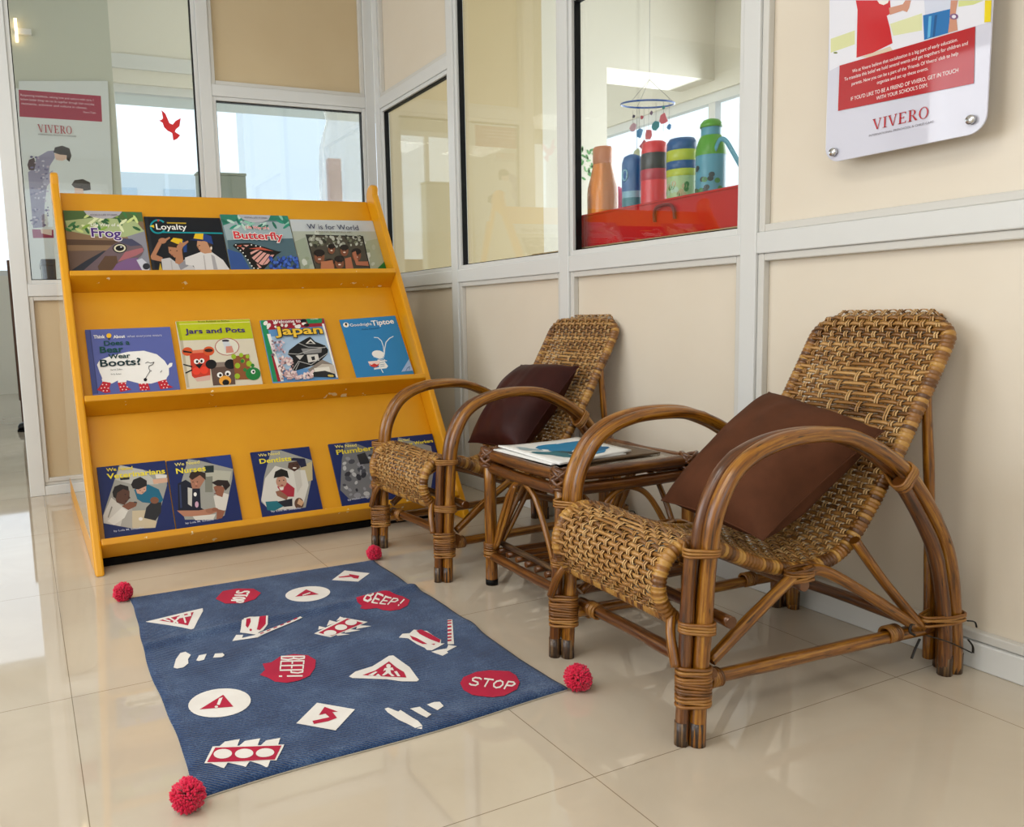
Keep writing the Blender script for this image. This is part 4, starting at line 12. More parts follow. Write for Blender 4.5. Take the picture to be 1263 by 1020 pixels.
'japan':['#5f93c8',[['#a9c4de',[.07,.725,.996,.741,.996,.18,.056,.187]],['#1f8a5a',[.004,.996,.096,.996,.069,.004,.004,.004]],['#9c1f30',[.096,.996,.996,.996,.996,.836,.935,.861,.091,.837]],['#9c1f30',[.996,.906,.996,.649,.996,.004,.975,.004,.962,.86]],['#9c1f30',[.058,.434,.101,.432,.118,.004,.069,.004]],['#f2f0ec',[.06,.77,.111,.769,.161,.004,.118,.004]],['#f2f0ec',[.946,.908,.981,.907,.996,.006,.97,.004]],['#f0ebe4',[.532,.908,.518,.896,.499,.895,.486,.907,.486,.923,.5,.935,.519,.936,.532,.924]],['#f0ebe4',[.563,.864,.55,.859,.537,.865,.532,.879,.537,.892,.55,.897,.563,.891,.568,.877]],['#f0ebe4',[.553,.845,.531,.84,.513,.852,.507,.876,.519,.896,.54,.901,.559,.888,.564,.865]],['#f0ebe4',[.527,.847,.528,.875,.553,.901,.585,.911,.607,.897,.605,.869,.58,.843,.548,.834]],['#f0ebe4',[.208,.87,.216,.885,.234,.892,.251,.888,.258,.875,.249,.86,.231,.852,.214,.857]],['#f0ebe4',[.086,.873,.077,.896,.089,.926,.116,.945,.142,.943,.151,.92,.138,.891,.112,.871]],['#f0ebe4',[.188,.942,.198,.962,.222,.973,.245,.969,.254,.952,.244,.932,.221,.921,.198,.925]],['#f0ebe4',[.042,.917,.036,.94,.051,.968,.078,.985,.102,.98,.109,.957,.094,.929,.067,.912]],['#f0ebe4',[.316,.877,.301,.882,.294,.9,.3,.921,.316,.932,.332,.927,.338,.909,.332,.888]],['#f0ebe4',[.238,.875,.225,.864,.208,.863,.195,.873,.194,.888,.207,.9,.224,.9,.237,.89]],['#f0ebe4',[.356,.872,.351,.89,.363,.912,.384,.926,.403,.922,.408,.904,.397,.881,.375,.868]],['#f0ebe4',[.08,.849,.073,.861,.079,.878,.093,.891,.108,.891,.115,.879,.11,.862,.095,.849]],['#1f8a5a',[.711,.996,.971,.996,.948,.919,.725,.913]],['#101014',[.714,.964,.71,.954,.701,.945,.689,.938,.674,.934,.659,.933,.644,.934,.632,.939,.622,.947,.617,.956,.617,.966,.622,.976,.63,.984,.643,.991,.657,.996,.673,.996,.687,.995,.7,.99,.709,.983,.714,.974]],['#f2f0ec',[.703,.913,.7,.906,.693,.9,.683,.895,.671,.892,.659,.891,.647,.892,.636,.896,.629,.901,.624,.908,.624,.915,.627,.922,.634,.928,.644,.933,.656,.936,.669,.937,.681,.936,.691,.932,.699,.927,.703,.92]],['#101014',[.742,.889,.738,.881,.73,.873,.719,.867,.706,.864,.692,.863,.679,.864,.668,.868,.659,.875,.655,.883,.654,.891,.658,.9,.666,.907,.677,.913,.69,.917,.704,.918,.718,.916,.729,.912,.738,.906,.742,.898]],['#17181c',[.341,.489,.505,.597,.652,.672,.711,.693,.77,.61,.917,.535,.945,.464,.919,.395,.734,.242,.576,.204,.418,.167,.328,.149,.307,.264,.368,.352,.306,.423]],['#dcd8d2',[.615,.582,.709,.654,.772,.569]],['#17181c',[.651,.587,.702,.622,.741,.579]],['#8d8c8c',[.529,.505,.853,.491,.827,.422,.554,.412]],['#d7d3cd',[.594,.398,.769,.402,.768,.298,.59,.272]],['#26272b',[.652,.361,.708,.37,.706,.312,.657,.303]],['#c9c6c2',[.42,.395,.551,.4,.471,.324]],['#aeadab',[.31,.429,.469,.41,.472,.421,.313,.44]],['#aeadab',[.465,.409,.679,.471,.678,.482,.464,.42]],['#aeadab',[.672,.469,.926,.506,.927,.518,.673,.481]],['#aeadab',[.334,.166,.451,.302,.443,.309,.326,.173]],['#aeadab',[.439,.298,.626,.229,.631,.24,.444,.309]],['#aeadab',[.624,.229,.927,.403,.923,.413,.62,.239]],['#aeadab',[.499,.593,.642,.516,.648,.527,.505,.604]],['#aeadab',[.637,.517,.901,.495,.904,.506,.64,.529]],['#aeadab',[.377,.164,.457,.28,.449,.285,.369,.169]],['#c9bfb2',[.556,.159,.808,.284,.974,.205,.976,.065,.593,.077]],['#8a7f76',[.556,.159,.813,.307,.966,.217,.798,.238,.581,.123]],['#e8e3d8',[.656,.177,.895,.186,.899,.105,.662,.102]],['#26272b',[.546,.109,.817,.126,.955,.066,.963,.007,.543,.045]],['#e6c9c8',[.273,.287,.262,.273,.24,.268,.221,.275,.216,.29,.227,.304,.248,.31,.267,.302]],['#8a6a6c',[.324,.095,.309,.095,.297,.109,.296,.129,.305,.143,.32,.142,.332,.128,.334,.108]],['#8a6a6c',[.281,.107,.273,.11,.27,.12,.272,.132,.279,.138,.287,.135,.291,.125,.289,.113]],['#e6c9c8',[.14,.177,.142,.192,.156,.206,.174,.211,.185,.204,.183,.19,.169,.176,.152,.171]],['#e6c9c8',[.334,.252,.324,.245,.309,.245,.299,.254,.299,.266,.308,.273,.323,.273,.333,.264]],['#cba7a8',[.267,.329,.251,.323,.232,.331,.222,.349,.227,.366,.243,.372,.262,.364,.272,.346]],['#cba7a8',[.149,.361,.156,.376,.174,.386,.193,.385,.202,.375,.196,.36,.178,.349,.158,.35]],['#cba7a8',[.227,.072,.211,.065,.192,.074,.182,.092,.186,.109,.203,.116,.222,.107,.232,.089]],['#e6c9c8',[.278,.267,.265,.272,.259,.29,.264,.309,.277,.319,.289,.313,.295,.296,.29,.277]],['#e6c9c8',[.114,.058,.105,.065,.105,.081,.113,.096,.125,.101,.134,.093,.134,.077,.125,.062]],['#cba7a8',[.209,.295,.201,.301,.2,.313,.205,.326,.214,.331,.222,.326,.224,.313,.218,.301]],['#f2e0dc',[.273,.053,.266,.06,.266,.073,.272,.085,.282,.089,.289,.083,.289,.07,.282,.057]],['#f2e0dc',[.121,.264,.125,.275,.138,.282,.151,.281,.158,.274,.153,.263,.141,.256,.127,.257]],['#cba7a8',[.215,.176,.2,.175,.187,.187,.183,.206,.191,.22,.206,.221,.219,.208,.223,.19]],['#8a6a6c',[.119,.219,.118,.234,.131,.252,.15,.261,.164,.256,.165,.241,.152,.223,.133,.214]],['#8a6a6c',[.124,.037,.129,.049,.144,.058,.16,.058,.168,.049,.163,.037,.148,.028,.132,.028]],['#8a6a6c',[.174,.076,.176,.092,.19,.108,.21,.114,.223,.107,.221,.091,.206,.076,.187,.069]],['#8a6a6c',[.145,.095,.152,.108,.169,.116,.186,.113,.193,.102,.186,.089,.169,.081,.152,.084]],['#cba7a8',[.188,.128,.194,.138,.208,.143,.22,.139,.225,.13,.219,.12,.205,.116,.193,.119]],['#e6c9c8',[.17,.095,.161,.091,.151,.095,.146,.105,.148,.114,.156,.117,.166,.113,.172,.104]],['#cba7a8',[.341,.262,.329,.266,.323,.282,.326,.3,.338,.31,.35,.306,.356,.29,.353,.272]],['#8a6a6c',[.18,.186,.166,.195,.163,.217,.171,.239,.188,.249,.201,.24,.205,.218,.196,.195]],['#8a6a6c',[.22,.141,.212,.146,.21,.159,.214,.172,.224,.177,.232,.172,.234,.16,.229,.147]],['#f2e0dc',[.307,.032,.296,.035,.288,.048,.29,.064,.299,.074,.311,.072,.318,.058,.316,.042]],['#cba7a8',[.211,.021,.209,.035,.22,.052,.238,.062,.251,.058,.253,.043,.242,.026,.224,.017]],['#cba7a8',[.218,.161,.224,.171,.237,.175,.249,.172,.254,.163,.248,.154,.235,.149,.223,.152]],['#e6c9c8',[.261,.248,.267,.258,.281,.262,.293,.258,.297,.249,.291,.239,.277,.235,.265,.239]],['#e6c9c8',[.356,.302,.343,.3,.33,.31,.326,.327,.333,.341,.346,.343,.359,.332,.363,.315]],['#8a6a6c',[.162,.288,.153,.29,.148,.299,.149,.311,.155,.318,.164,.317,.169,.307,.168,.295]],['#f2e0dc',[.26,.298,.252,.314,.26,.338,.278,.356,.296,.358,.304,.342,.297,.318,.278,.3]],['#e6c9c8',[.123,.206,.121,.216,.129,.227,.14,.233,.149,.231,.151,.222,.143,.21,.132,.204]],['#e6c9c8',[.284,.325,.286,.335,.296,.344,.308,.346,.315,.341,.313,.331,.303,.323,.291,.32]],['#cba7a8',[.291,.047,.283,.051,.28,.063,.284,.076,.293,.081,.301,.077,.303,.065,.299,.053]],['#f2e0dc',[.293,.306,.301,.321,.32,.33,.34,.327,.348,.315,.34,.3,.321,.291,.301,.293]],['#8a6a6c',[.217,.266,.215,.279,.224,.295,.24,.305,.253,.302,.255,.289,.246,.273,.23,.263]],['#cba7a8',[.332,.272,.337,.281,.348,.287,.36,.285,.364,.277,.36,.268,.348,.263,.336,.265]],['#cba7a8',[.154,.03,.146,.034,.143,.045,.146,.058,.154,.064,.162,.06,.166,.049,.163,.037]],['#e6c9c8',[.278,.26,.269,.275,.275,.299,.292,.317,.31,.32,.319,.306,.313,.282,.296,.263]],['#e6c9c8',[.312,.257,.304,.248,.289,.246,.278,.252,.275,.263,.283,.272,.298,.274,.31,.268]],['#f2e0dc',[.314,.248,.298,.236,.275,.236,.258,.249,.256,.267,.271,.28,.294,.28,.312,.267]],['#e6c9c8',[.211,.313,.21,.33,.223,.348,.243,.358,.257,.353,.259,.337,.246,.319,.226,.309]],['#f2e0dc',[.165,.2,.153,.188,.134,.185,.118,.193,.114,.208,.125,.22,.145,.222,.161,.214]],['#f2e0dc',[.143,.102,.133,.11,.132,.128,.14,.145,.154,.152,.164,.143,.165,.125,.156,.108]],['#f2e0dc',[.29,.109,.287,.126,.3,.147,.32,.159,.336,.156,.339,.139,.326,.118,.306,.106]],['#f2e0dc',[.247,.014,.241,.021,.242,.035,.25,.046,.26,.049,.266,.042,.264,.028,.257,.017]],['#8a6a6c',[.179,.255,.171,.257,.166,.266,.167,.278,.174,.285,.182,.283,.187,.273,.186,.262]],['#8a6a6c',[.281,.181,.284,.195,.299,.206,.316,.209,.325,.201,.322,.187,.307,.176,.29,.174]],['#f2e0dc',[.246,.081,.236,.083,.23,.094,.231,.107,.239,.115,.248,.113,.254,.102,.253,.089]],['#f2e0dc',[.156,.14,.142,.144,.133,.16,.135,.181,.147,.192,.162,.189,.17,.172,.168,.152]],['#e6c9c8',[.245,.344,.242,.353,.246,.365,.256,.374,.265,.374,.269,.365,.264,.353,.254,.345]],['#cba7a8',[.297,.34,.283,.336,.268,.345,.261,.361,.266,.375,.28,.379,.295,.371,.302,.355]],['#cba7a8',[.163,.335,.156,.344,.158,.361,.169,.375,.182,.379,.189,.369,.187,.352,.176,.338]],['#8a6a6c',[.16,.344,.166,.352,.178,.356,.189,.353,.192,.344,.186,.336,.174,.333,.163,.336]],['#e6c9c8',[.26,.13,.259,.139,.266,.15,.277,.156,.286,.154,.287,.144,.28,.134,.269,.128]],['#cba7a8',[.172,.288,.175,.303,.19,.318,.21,.323,.222,.315,.22,.3,.204,.285,.185,.28]],['#f2e0dc',[.209,.35,.198,.36,.198,.38,.209,.398,.224,.404,.235,.395,.234,.375,.224,.356]],['#cba7a8',[.305,.317,.296,.33,.301,.351,.316,.368,.332,.371,.34,.358,.335,.337,.321,.32]],['#cba7a8',[.277,.288,.277,.297,.285,.307,.296,.312,.304,.309,.304,.3,.297,.29,.285,.285]],['#cba7a8',[.216,.087,.206,.077,.191,.076,.178,.084,.176,.096,.185,.105,.201,.106,.214,.099]],['#e6c9c8',[.196,.195,.188,.199,.185,.212,.19,.225,.199,.231,.207,.226,.21,.214,.205,.201]],['#cba7a8',[.192,.318,.185,.326,.186,.341,.194,.354,.205,.358,.213,.351,.212,.336,.203,.322]],['#8a6a6c',[.334,.205,.326,.212,.326,.226,.333,.24,.344,.245,.352,.238,.352,.223,.345,.21]],['#cba7a8',[.221,.274,.208,.26,.186,.257,.168,.266,.164,.283,.176,.296,.198,.299,.217,.29]],['#e6c9c8',[.264,.173,.273,.188,.293,.196,.313,.192,.32,.179,.312,.164,.291,.155,.272,.159]],['#f2e0dc',[.141,.148,.128,.156,.124,.177,.132,.199,.148,.208,.161,.2,.165,.179,.156,.157]],['#8a6a6c',[.166,.129,.15,.134,.141,.153,.143,.176,.157,.189,.173,.185,.182,.166,.179,.143]],['#8a6a6c',[.295,.052,.279,.053,.267,.069,.267,.09,.278,.105,.294,.103,.305,.087,.306,.066]],['#f2e0dc',[.167,.161,.163,.172,.17,.186,.182,.195,.193,.194,.197,.184,.19,.17,.178,.16]],['#cba7a8',[.158,.224,.153,.233,.157,.247,.168,.258,.179,.259,.184,.25,.18,.236,.169,.225]],['#e6c9c8',[.156,.227,.155,.238,.165,.25,.178,.256,.188,.253,.189,.242,.179,.229,.166,.223]],['#e8cfcf',[.338,.119,.341,.132,.353,.143,.369,.147,.379,.141,.377,.128,.364,.116,.348,.112]],['#c9a6a8',[.216,.074,.209,.066,.196,.065,.186,.07,.184,.08,.191,.087,.204,.089,.214,.083]],['#e8cfcf',[.3,.06,.289,.05,.272,.049,.259,.058,.257,.072,.267,.082,.285,.083,.298,.074]],['#e8cfcf',[.471,.045,.459,.033,.44,.033,.425,.043,.423,.058,.435,.069,.454,.07,.469,.06]],['#e8cfcf',[.586,.105,.59,.12,.607,.133,.627,.135,.637,.126,.633,.11,.616,.097,.596,.095]],['#e8cfcf',[.4,.034,.393,.043,.395,.059,.404,.073,.416,.076,.423,.068,.421,.052,.412,.038]],['#e8cfcf',[.429,.017,.414,.02,.404,.038,.406,.06,.419,.073,.434,.07,.443,.052,.442,.03]],['#e8cfcf',[.412,.021,.401,.03,.399,.049,.408,.068,.422,.075,.433,.067,.435,.047,.426,.029]],['#f4e6e2',[.372,.004,.358,.004,.349,.004,.35,.022,.36,.035,.374,.032,.383,.017,.382,.004]],['#e8cfcf',[.477,.075,.471,.084,.473,.1,.483,.113,.494,.116,.501,.107,.498,.091,.488,.078]],['#f4e6e2',[.472,.089,.482,.102,.5,.107,.517,.102,.523,.089,.513,.076,.495,.07,.478,.076]],['#f4e6e2',[.233,.093,.238,.103,.251,.109,.263,.107,.268,.099,.263,.089,.251,.084,.239,.085]],['#c9a6a8',[.187,.056,.187,.069,.2,.083,.217,.089,.228,.083,.227,.069,.215,.055,.198,.05]],['#f4e6e2',[.461,.017,.451,.031,.455,.055,.47,.075,.488,.079,.498,.065,.494,.041,.478,.021]],['#e8cfcf',[.57,.037,.566,.05,.573,.067,.588,.08,.602,.079,.606,.066,.598,.048,.583,.036]],['#c9a6a8',[.296,.047,.294,.056,.299,.068,.31,.075,.319,.074,.321,.065,.316,.054,.305,.046]],['#c9a6a8',[.361,.043,.351,.032,.334,.029,.319,.036,.315,.05,.325,.061,.343,.064,.358,.056]],['#e8cfcf',[.456,.047,.442,.043,.427,.051,.421,.067,.425,.081,.439,.085,.454,.077,.461,.061]],['#c9a6a8',[.265,.08,.269,.092,.283,.102,.298,.103,.306,.095,.302,.083,.288,.073,.273,.072]],['#f4e6e2',[.369,.09,.36,.085,.349,.088,.341,.097,.342,.107,.351,.112,.362,.109,.37,.1]],['#c9a6a8',[.304,.061,.291,.063,.282,.077,.283,.095,.293,.106,.306,.104,.314,.09,.314,.072]],['#e8cfcf',[.268,.095,.25,.09,.231,.102,.222,.124,.23,.142,.248,.147,.267,.135,.276,.114]],['#f4e6e2',[.554,.084,.542,.083,.532,.092,.53,.106,.536,.117,.547,.118,.557,.109,.56,.095]],['#c9a6a8',[.316,.059,.322,.069,.334,.074,.347,.071,.352,.062,.346,.053,.333,.048,.321,.05]],['#c9a6a8',[.56,.012,.559,.029,.572,.048,.592,.058,.607,.054,.608,.037,.595,.018,.575,.008]],['#c9a6a8',[.527,.048,.514,.052,.508,.068,.511,.087,.522,.097,.535,.093,.541,.077,.538,.059]],['#c9a6a8',[.34,.111,.347,.119,.359,.123,.371,.119,.374,.11,.368,.101,.355,.098,.344,.102]],['#e8cfcf',[.358,.129,.349,.117,.331,.113,.316,.119,.311,.132,.321,.144,.338,.148,.353,.142]],['#e8cfcf',[.6,.033,.592,.026,.578,.026,.568,.033,.567,.044,.576,.051,.589,.051,.599,.044]],['#f4e6e2',[.251,.09,.241,.092,.233,.103,.233,.117,.241,.127,.251,.125,.259,.114,.259,.1]],['#e8cfcf',[.204,.077,.211,.089,.228,.094,.243,.089,.248,.078,.24,.067,.224,.062,.209,.066]],['#f4e6e2',[.23,.107,.216,.109,.206,.123,.206,.141,.215,.153,.229,.152,.239,.138,.239,.119]],['#c9a6a8',[.237,.137,.244,.148,.258,.154,.272,.151,.278,.141,.271,.13,.257,.124,.243,.127]],['#e8cfcf',[.442,.004,.442,.004,.454,.019,.472,.027,.485,.022,.485,.007,.473,.004,.455,.004]],['#c9a6a8',[.555,.013,.543,.011,.532,.02,.528,.035,.534,.047,.546,.049,.557,.04,.561,.025]],['#e8cfcf',[.33,.084,.321,.093,.322,.11,.332,.125,.344,.13,.353,.121,.352,.104,.342,.089]],['#c9a6a8',[.239,.032,.248,.044,.267,.05,.283,.044,.289,.031,.279,.019,.261,.013,.245,.019]],['#e8cfcf',[.543,.004,.525,.004,.506,.008,.498,.03,.505,.048,.523,.053,.542,.042,.55,.02]],['#f4e6e2',[.457,.004,.458,.004,.472,.009,.49,.015,.502,.008,.501,.004,.487,.004,.469,.004]],['#e8cfcf',[.462,.004,.451,.004,.446,.004,.452,.016,.465,.024,.476,.018,.48,.004,.475,.004]],['#f4e6e2',[.614,.048,.595,.043,.575,.054,.566,.077,.573,.096,.592,.102,.612,.09,.621,.068]],['#e8cfcf',[.303,.073,.31,.083,.324,.087,.337,.083,.342,.072,.334,.062,.32,.058,.307,.063]],['#e8cfcf',[.355,.031,.356,.047,.372,.063,.391,.068,.404,.061,.402,.045,.387,.029,.367,.024]],['#c9a6a8',[.217,.078,.216,.087,.222,.099,.234,.106,.243,.104,.245,.095,.238,.083,.226,.076]],['#e8cfcf',[.377,.043,.368,.036,.354,.036,.344,.045,.343,.056,.352,.063,.366,.063,.376,.054]],['#c9a6a8',[.316,.078,.327,.097,.351,.106,.374,.102,.383,.086,.373,.068,.349,.058,.325,.062]],['#e8cfcf',[.605,.088,.597,.102,.601,.125,.617,.143,.634,.146,.642,.133,.637,.11,.622,.092]],['#c9a6a8',[.206,.031,.215,.044,.233,.049,.249,.044,.254,.032,.246,.019,.228,.014,.212,.019]],['#f4e6e2',[.269,.065,.257,.052,.237,.049,.219,.057,.215,.072,.226,.085,.247,.089,.264,.08]],['#c9a6a8',[.426,.054,.435,.071,.457,.081,.478,.078,.487,.063,.478,.046,.456,.036,.435,.039]],['#e8cfcf',[.554,.078,.541,.075,.528,.085,.523,.102,.529,.115,.543,.118,.556,.108,.561,.092]],['#e8cfcf',[.504,.061,.497,.07,.498,.086,.507,.1,.519,.104,.526,.096,.525,.08,.516,.065]],['#e8cfcf',[.572,.042,.557,.051,.552,.073,.561,.097,.577,.108,.592,.1,.596,.077,.588,.053]],['#c9a6a8',[.341,.004,.33,.004,.329,.013,.338,.032,.352,.039,.364,.03,.365,.011,.356,.004]],['#c9a6a8',[.365,.004,.365,.015,.378,.03,.397,.037,.409,.031,.409,.016,.395,.004,.377,.004]],['#e8cfcf',[.229,.058,.227,.074,.239,.092,.258,.102,.272,.098,.274,.083,.262,.065,.244,.054]],['#f4e6e2',[.467,.03,.455,.038,.453,.057,.461,.076,.475,.084,.486,.076,.489,.057,.48,.038]],['#c9a6a8',[.236,.113,.223,.1,.201,.098,.183,.108,.179,.125,.192,.138,.215,.141,.233,.13]],['#f4e6e2',[.395,.026,.4,.035,.411,.041,.424,.041,.429,.033,.425,.023,.413,.017,.401,.018]],['#c9a6a8',[.61,.023,.597,.018,.582,.025,.575,.041,.579,.055,.592,.06,.607,.053,.615,.037]],['#7d6470',[.239,.439,.23,.444,.227,.456,.232,.469,.241,.476,.249,.471,.252,.459,.248,.446]],['#e3cfd6',[.101,.507,.095,.519,.101,.537,.114,.55,.128,.552,.134,.54,.129,.522,.115,.509]],['#e3cfd6',[.179,.595,.17,.604,.171,.621,.18,.637,.193,.642,.202,.633,.202,.616,.192,.6]],['#7d6470',[.039,.414,.047,.427,.065,.433,.082,.429,.088,.417,.08,.404,.062,.398,.045,.402]],['#7d6470',[.185,.488,.188,.501,.2,.512,.216,.515,.225,.508,.223,.496,.21,.485,.194,.482]],['#e3cfd6',[.14,.594,.135,.589,.126,.587,.119,.591,.117,.597,.122,.603,.131,.604,.138,.601]],['#c0a0ac',[.224,.591,.214,.589,.203,.595,.198,.607,.202,.617,.213,.62,.224,.614,.228,.602]],['#e3cfd6',[.223,.527,.214,.525,.206,.532,.203,.543,.208,.552,.217,.553,.225,.546,.228,.535]],['#e3cfd6',[.248,.555,.233,.551,.217,.56,.21,.577,.216,.592,.231,.597,.246,.588,.253,.57]],['#e3cfd6',[.225,.62,.217,.615,.206,.616,.198,.623,.198,.632,.206,.637,.217,.636,.225,.629]],['#e3cfd6',[.273,.44,.267,.432,.255,.429,.245,.433,.242,.441,.248,.449,.26,.451,.27,.448]],['#e3cfd6',[.153,.398,.146,.4,.141,.409,.143,.42,.149,.426,.157,.424,.161,.415,.16,.404]],['#7d6470',[.114,.478,.107,.479,.102,.485,.101,.494,.106,.5,.113,.5,.118,.493,.118,.484]],['#e3cfd6',[.276,.456,.268,.45,.257,.452,.249,.46,.25,.469,.258,.474,.269,.473,.277,.465]],['#e3cfd6',[.079,.527,.072,.532,.071,.542,.075,.553,.083,.557,.09,.553,.091,.542,.087,.532]],['#e3cfd6',[.167,.591,.165,.603,.175,.617,.19,.625,.201,.622,.203,.61,.193,.596,.178,.588]],['#7d6470',[.148,.557,.153,.563,.163,.566,.171,.563,.174,.557,.169,.55,.16,.547,.151,.55]],['#7d6470',[.129,.43,.123,.428,.116,.431,.113,.438,.115,.444,.121,.446,.128,.443,.131,.436]],['#7d6470',[.211,.627,.218,.636,.23,.64,.242,.636,.245,.627,.239,.619,.226,.615,.215,.619]],['#c0a0ac',[.061,.5,.062,.508,.071,.516,.081,.518,.088,.514,.086,.505,.077,.498,.067,.496]],['#e3cfd6',[.102,.501,.092,.498,.082,.505,.078,.516,.082,.525,.092,.528,.102,.521,.106,.51]],['#c0a0ac',[.214,.601,.207,.61,.21,.625,.221,.638,.232,.641,.239,.632,.236,.616,.225,.604]],['#e3cfd6',[.289,.593,.276,.586,.26,.591,.25,.603,.252,.617,.265,.624,.281,.62,.291,.607]],['#7d6470',[.123,.59,.121,.604,.133,.621,.15,.63,.164,.626,.165,.612,.153,.596,.136,.587]],['#e3cfd6',[.22,.53,.209,.537,.206,.556,.214,.574,.228,.582,.239,.575,.242,.556,.234,.538]],['#e3cfd6',[.108,.645,.112,.652,.121,.655,.129,.653,.132,.647,.128,.641,.119,.638,.111,.64]],['#7d6470',[.147,.546,.15,.555,.16,.56,.171,.56,.176,.554,.173,.546,.163,.54,.152,.54]],['#7d6470',[.12,.474,.111,.466,.098,.466,.087,.473,.086,.483,.095,.491,.108,.491,.119,.484]],['#7d6470',[.219,.496,.212,.49,.202,.49,.194,.496,.193,.504,.2,.51,.21,.51,.218,.504]],['#e3cfd6',[.253,.62,.246,.623,.242,.632,.244,.643,.251,.648,.258,.646,.262,.637,.26,.626]],['#e3cfd6',[.114,.55,.109,.556,.11,.567,.117,.577,.126,.579,.131,.573,.129,.562,.122,.553]],['#c0a0ac',[.112,.533,.105,.534,.099,.541,.099,.55,.104,.557,.111,.556,.117,.549,.117,.54]],['#7d6470',[.236,.615,.226,.604,.21,.602,.196,.609,.193,.621,.203,.631,.219,.634,.233,.627]],['#c0a0ac',[.21,.413,.206,.408,.197,.406,.19,.409,.188,.415,.193,.421,.201,.422,.208,.419]],['#c0a0ac',[.117,.57,.106,.564,.091,.567,.082,.577,.083,.589,.094,.596,.108,.593,.118,.582]],['#c0a0ac',[.166,.468,.169,.475,.177,.479,.186,.479,.19,.475,.188,.468,.179,.463,.17,.463]],['#7d6470',[.089,.399,.077,.4,.068,.412,.067,.429,.076,.44,.088,.439,.097,.426,.098,.41]],['#c0a0ac',[.245,.423,.239,.425,.236,.433,.238,.442,.244,.447,.25,.445,.253,.437,.251,.428]],['#c0a0ac',[.193,.476,.181,.479,.173,.493,.175,.511,.185,.521,.198,.518,.205,.504,.203,.487]],['#7d6470',[.128,.626,.118,.619,.104,.621,.094,.63,.094,.642,.104,.649,.119,.647,.128,.638]],['#c0a0ac',[.22,.545,.219,.553,.226,.563,.236,.569,.244,.567,.245,.558,.239,.548,.228,.543]],['#c0a0ac',[.165,.5,.157,.507,.157,.521,.164,.535,.175,.54,.184,.533,.184,.519,.176,.505]],['#c0a0ac',[.213,.52,.202,.517,.191,.524,.186,.536,.19,.547,.201,.55,.212,.544,.217,.531]],['#c0a0ac',[.227,.466,.217,.472,.215,.488,.222,.504,.233,.51,.243,.504,.245,.488,.238,.472]],['#c0a0ac',[.148,.472,.134,.467,.118,.474,.11,.489,.114,.503,.128,.509,.144,.502,.152,.486]],['#d9c060',[.865,.017,.853,.011,.839,.016,.831,.029,.834,.042,.846,.047,.86,.042,.868,.03]],['#d9c060',[.886,.028,.877,.019,.862,.017,.85,.024,.848,.035,.857,.045,.872,.046,.884,.039]],['#d9c060',[.886,.008,.89,.019,.902,.029,.916,.03,.923,.023,.92,.011,.908,.004,.894,.004]],['#d9c060',[.905,.01,.895,.008,.886,.016,.883,.029,.888,.039,.898,.04,.907,.032,.91,.02]],['#d9c060',[.862,.011,.866,.019,.875,.024,.884,.023,.889,.018,.885,.01,.876,.005,.866,.005]],['#d9c060',[.915,.027,.908,.019,.896,.017,.886,.022,.884,.031,.891,.039,.903,.041,.913,.036]]],[['Welcome to',.173,.92,.606,.924,.054,'#f2f0ec',None,.8],['Japan',.17,.731,.916,.726,.139,'#f2c640','#3a2a14',1],['COUNTRIES',.769,.958,.891,.96,.021,'#f2f0ec',None,0]]],
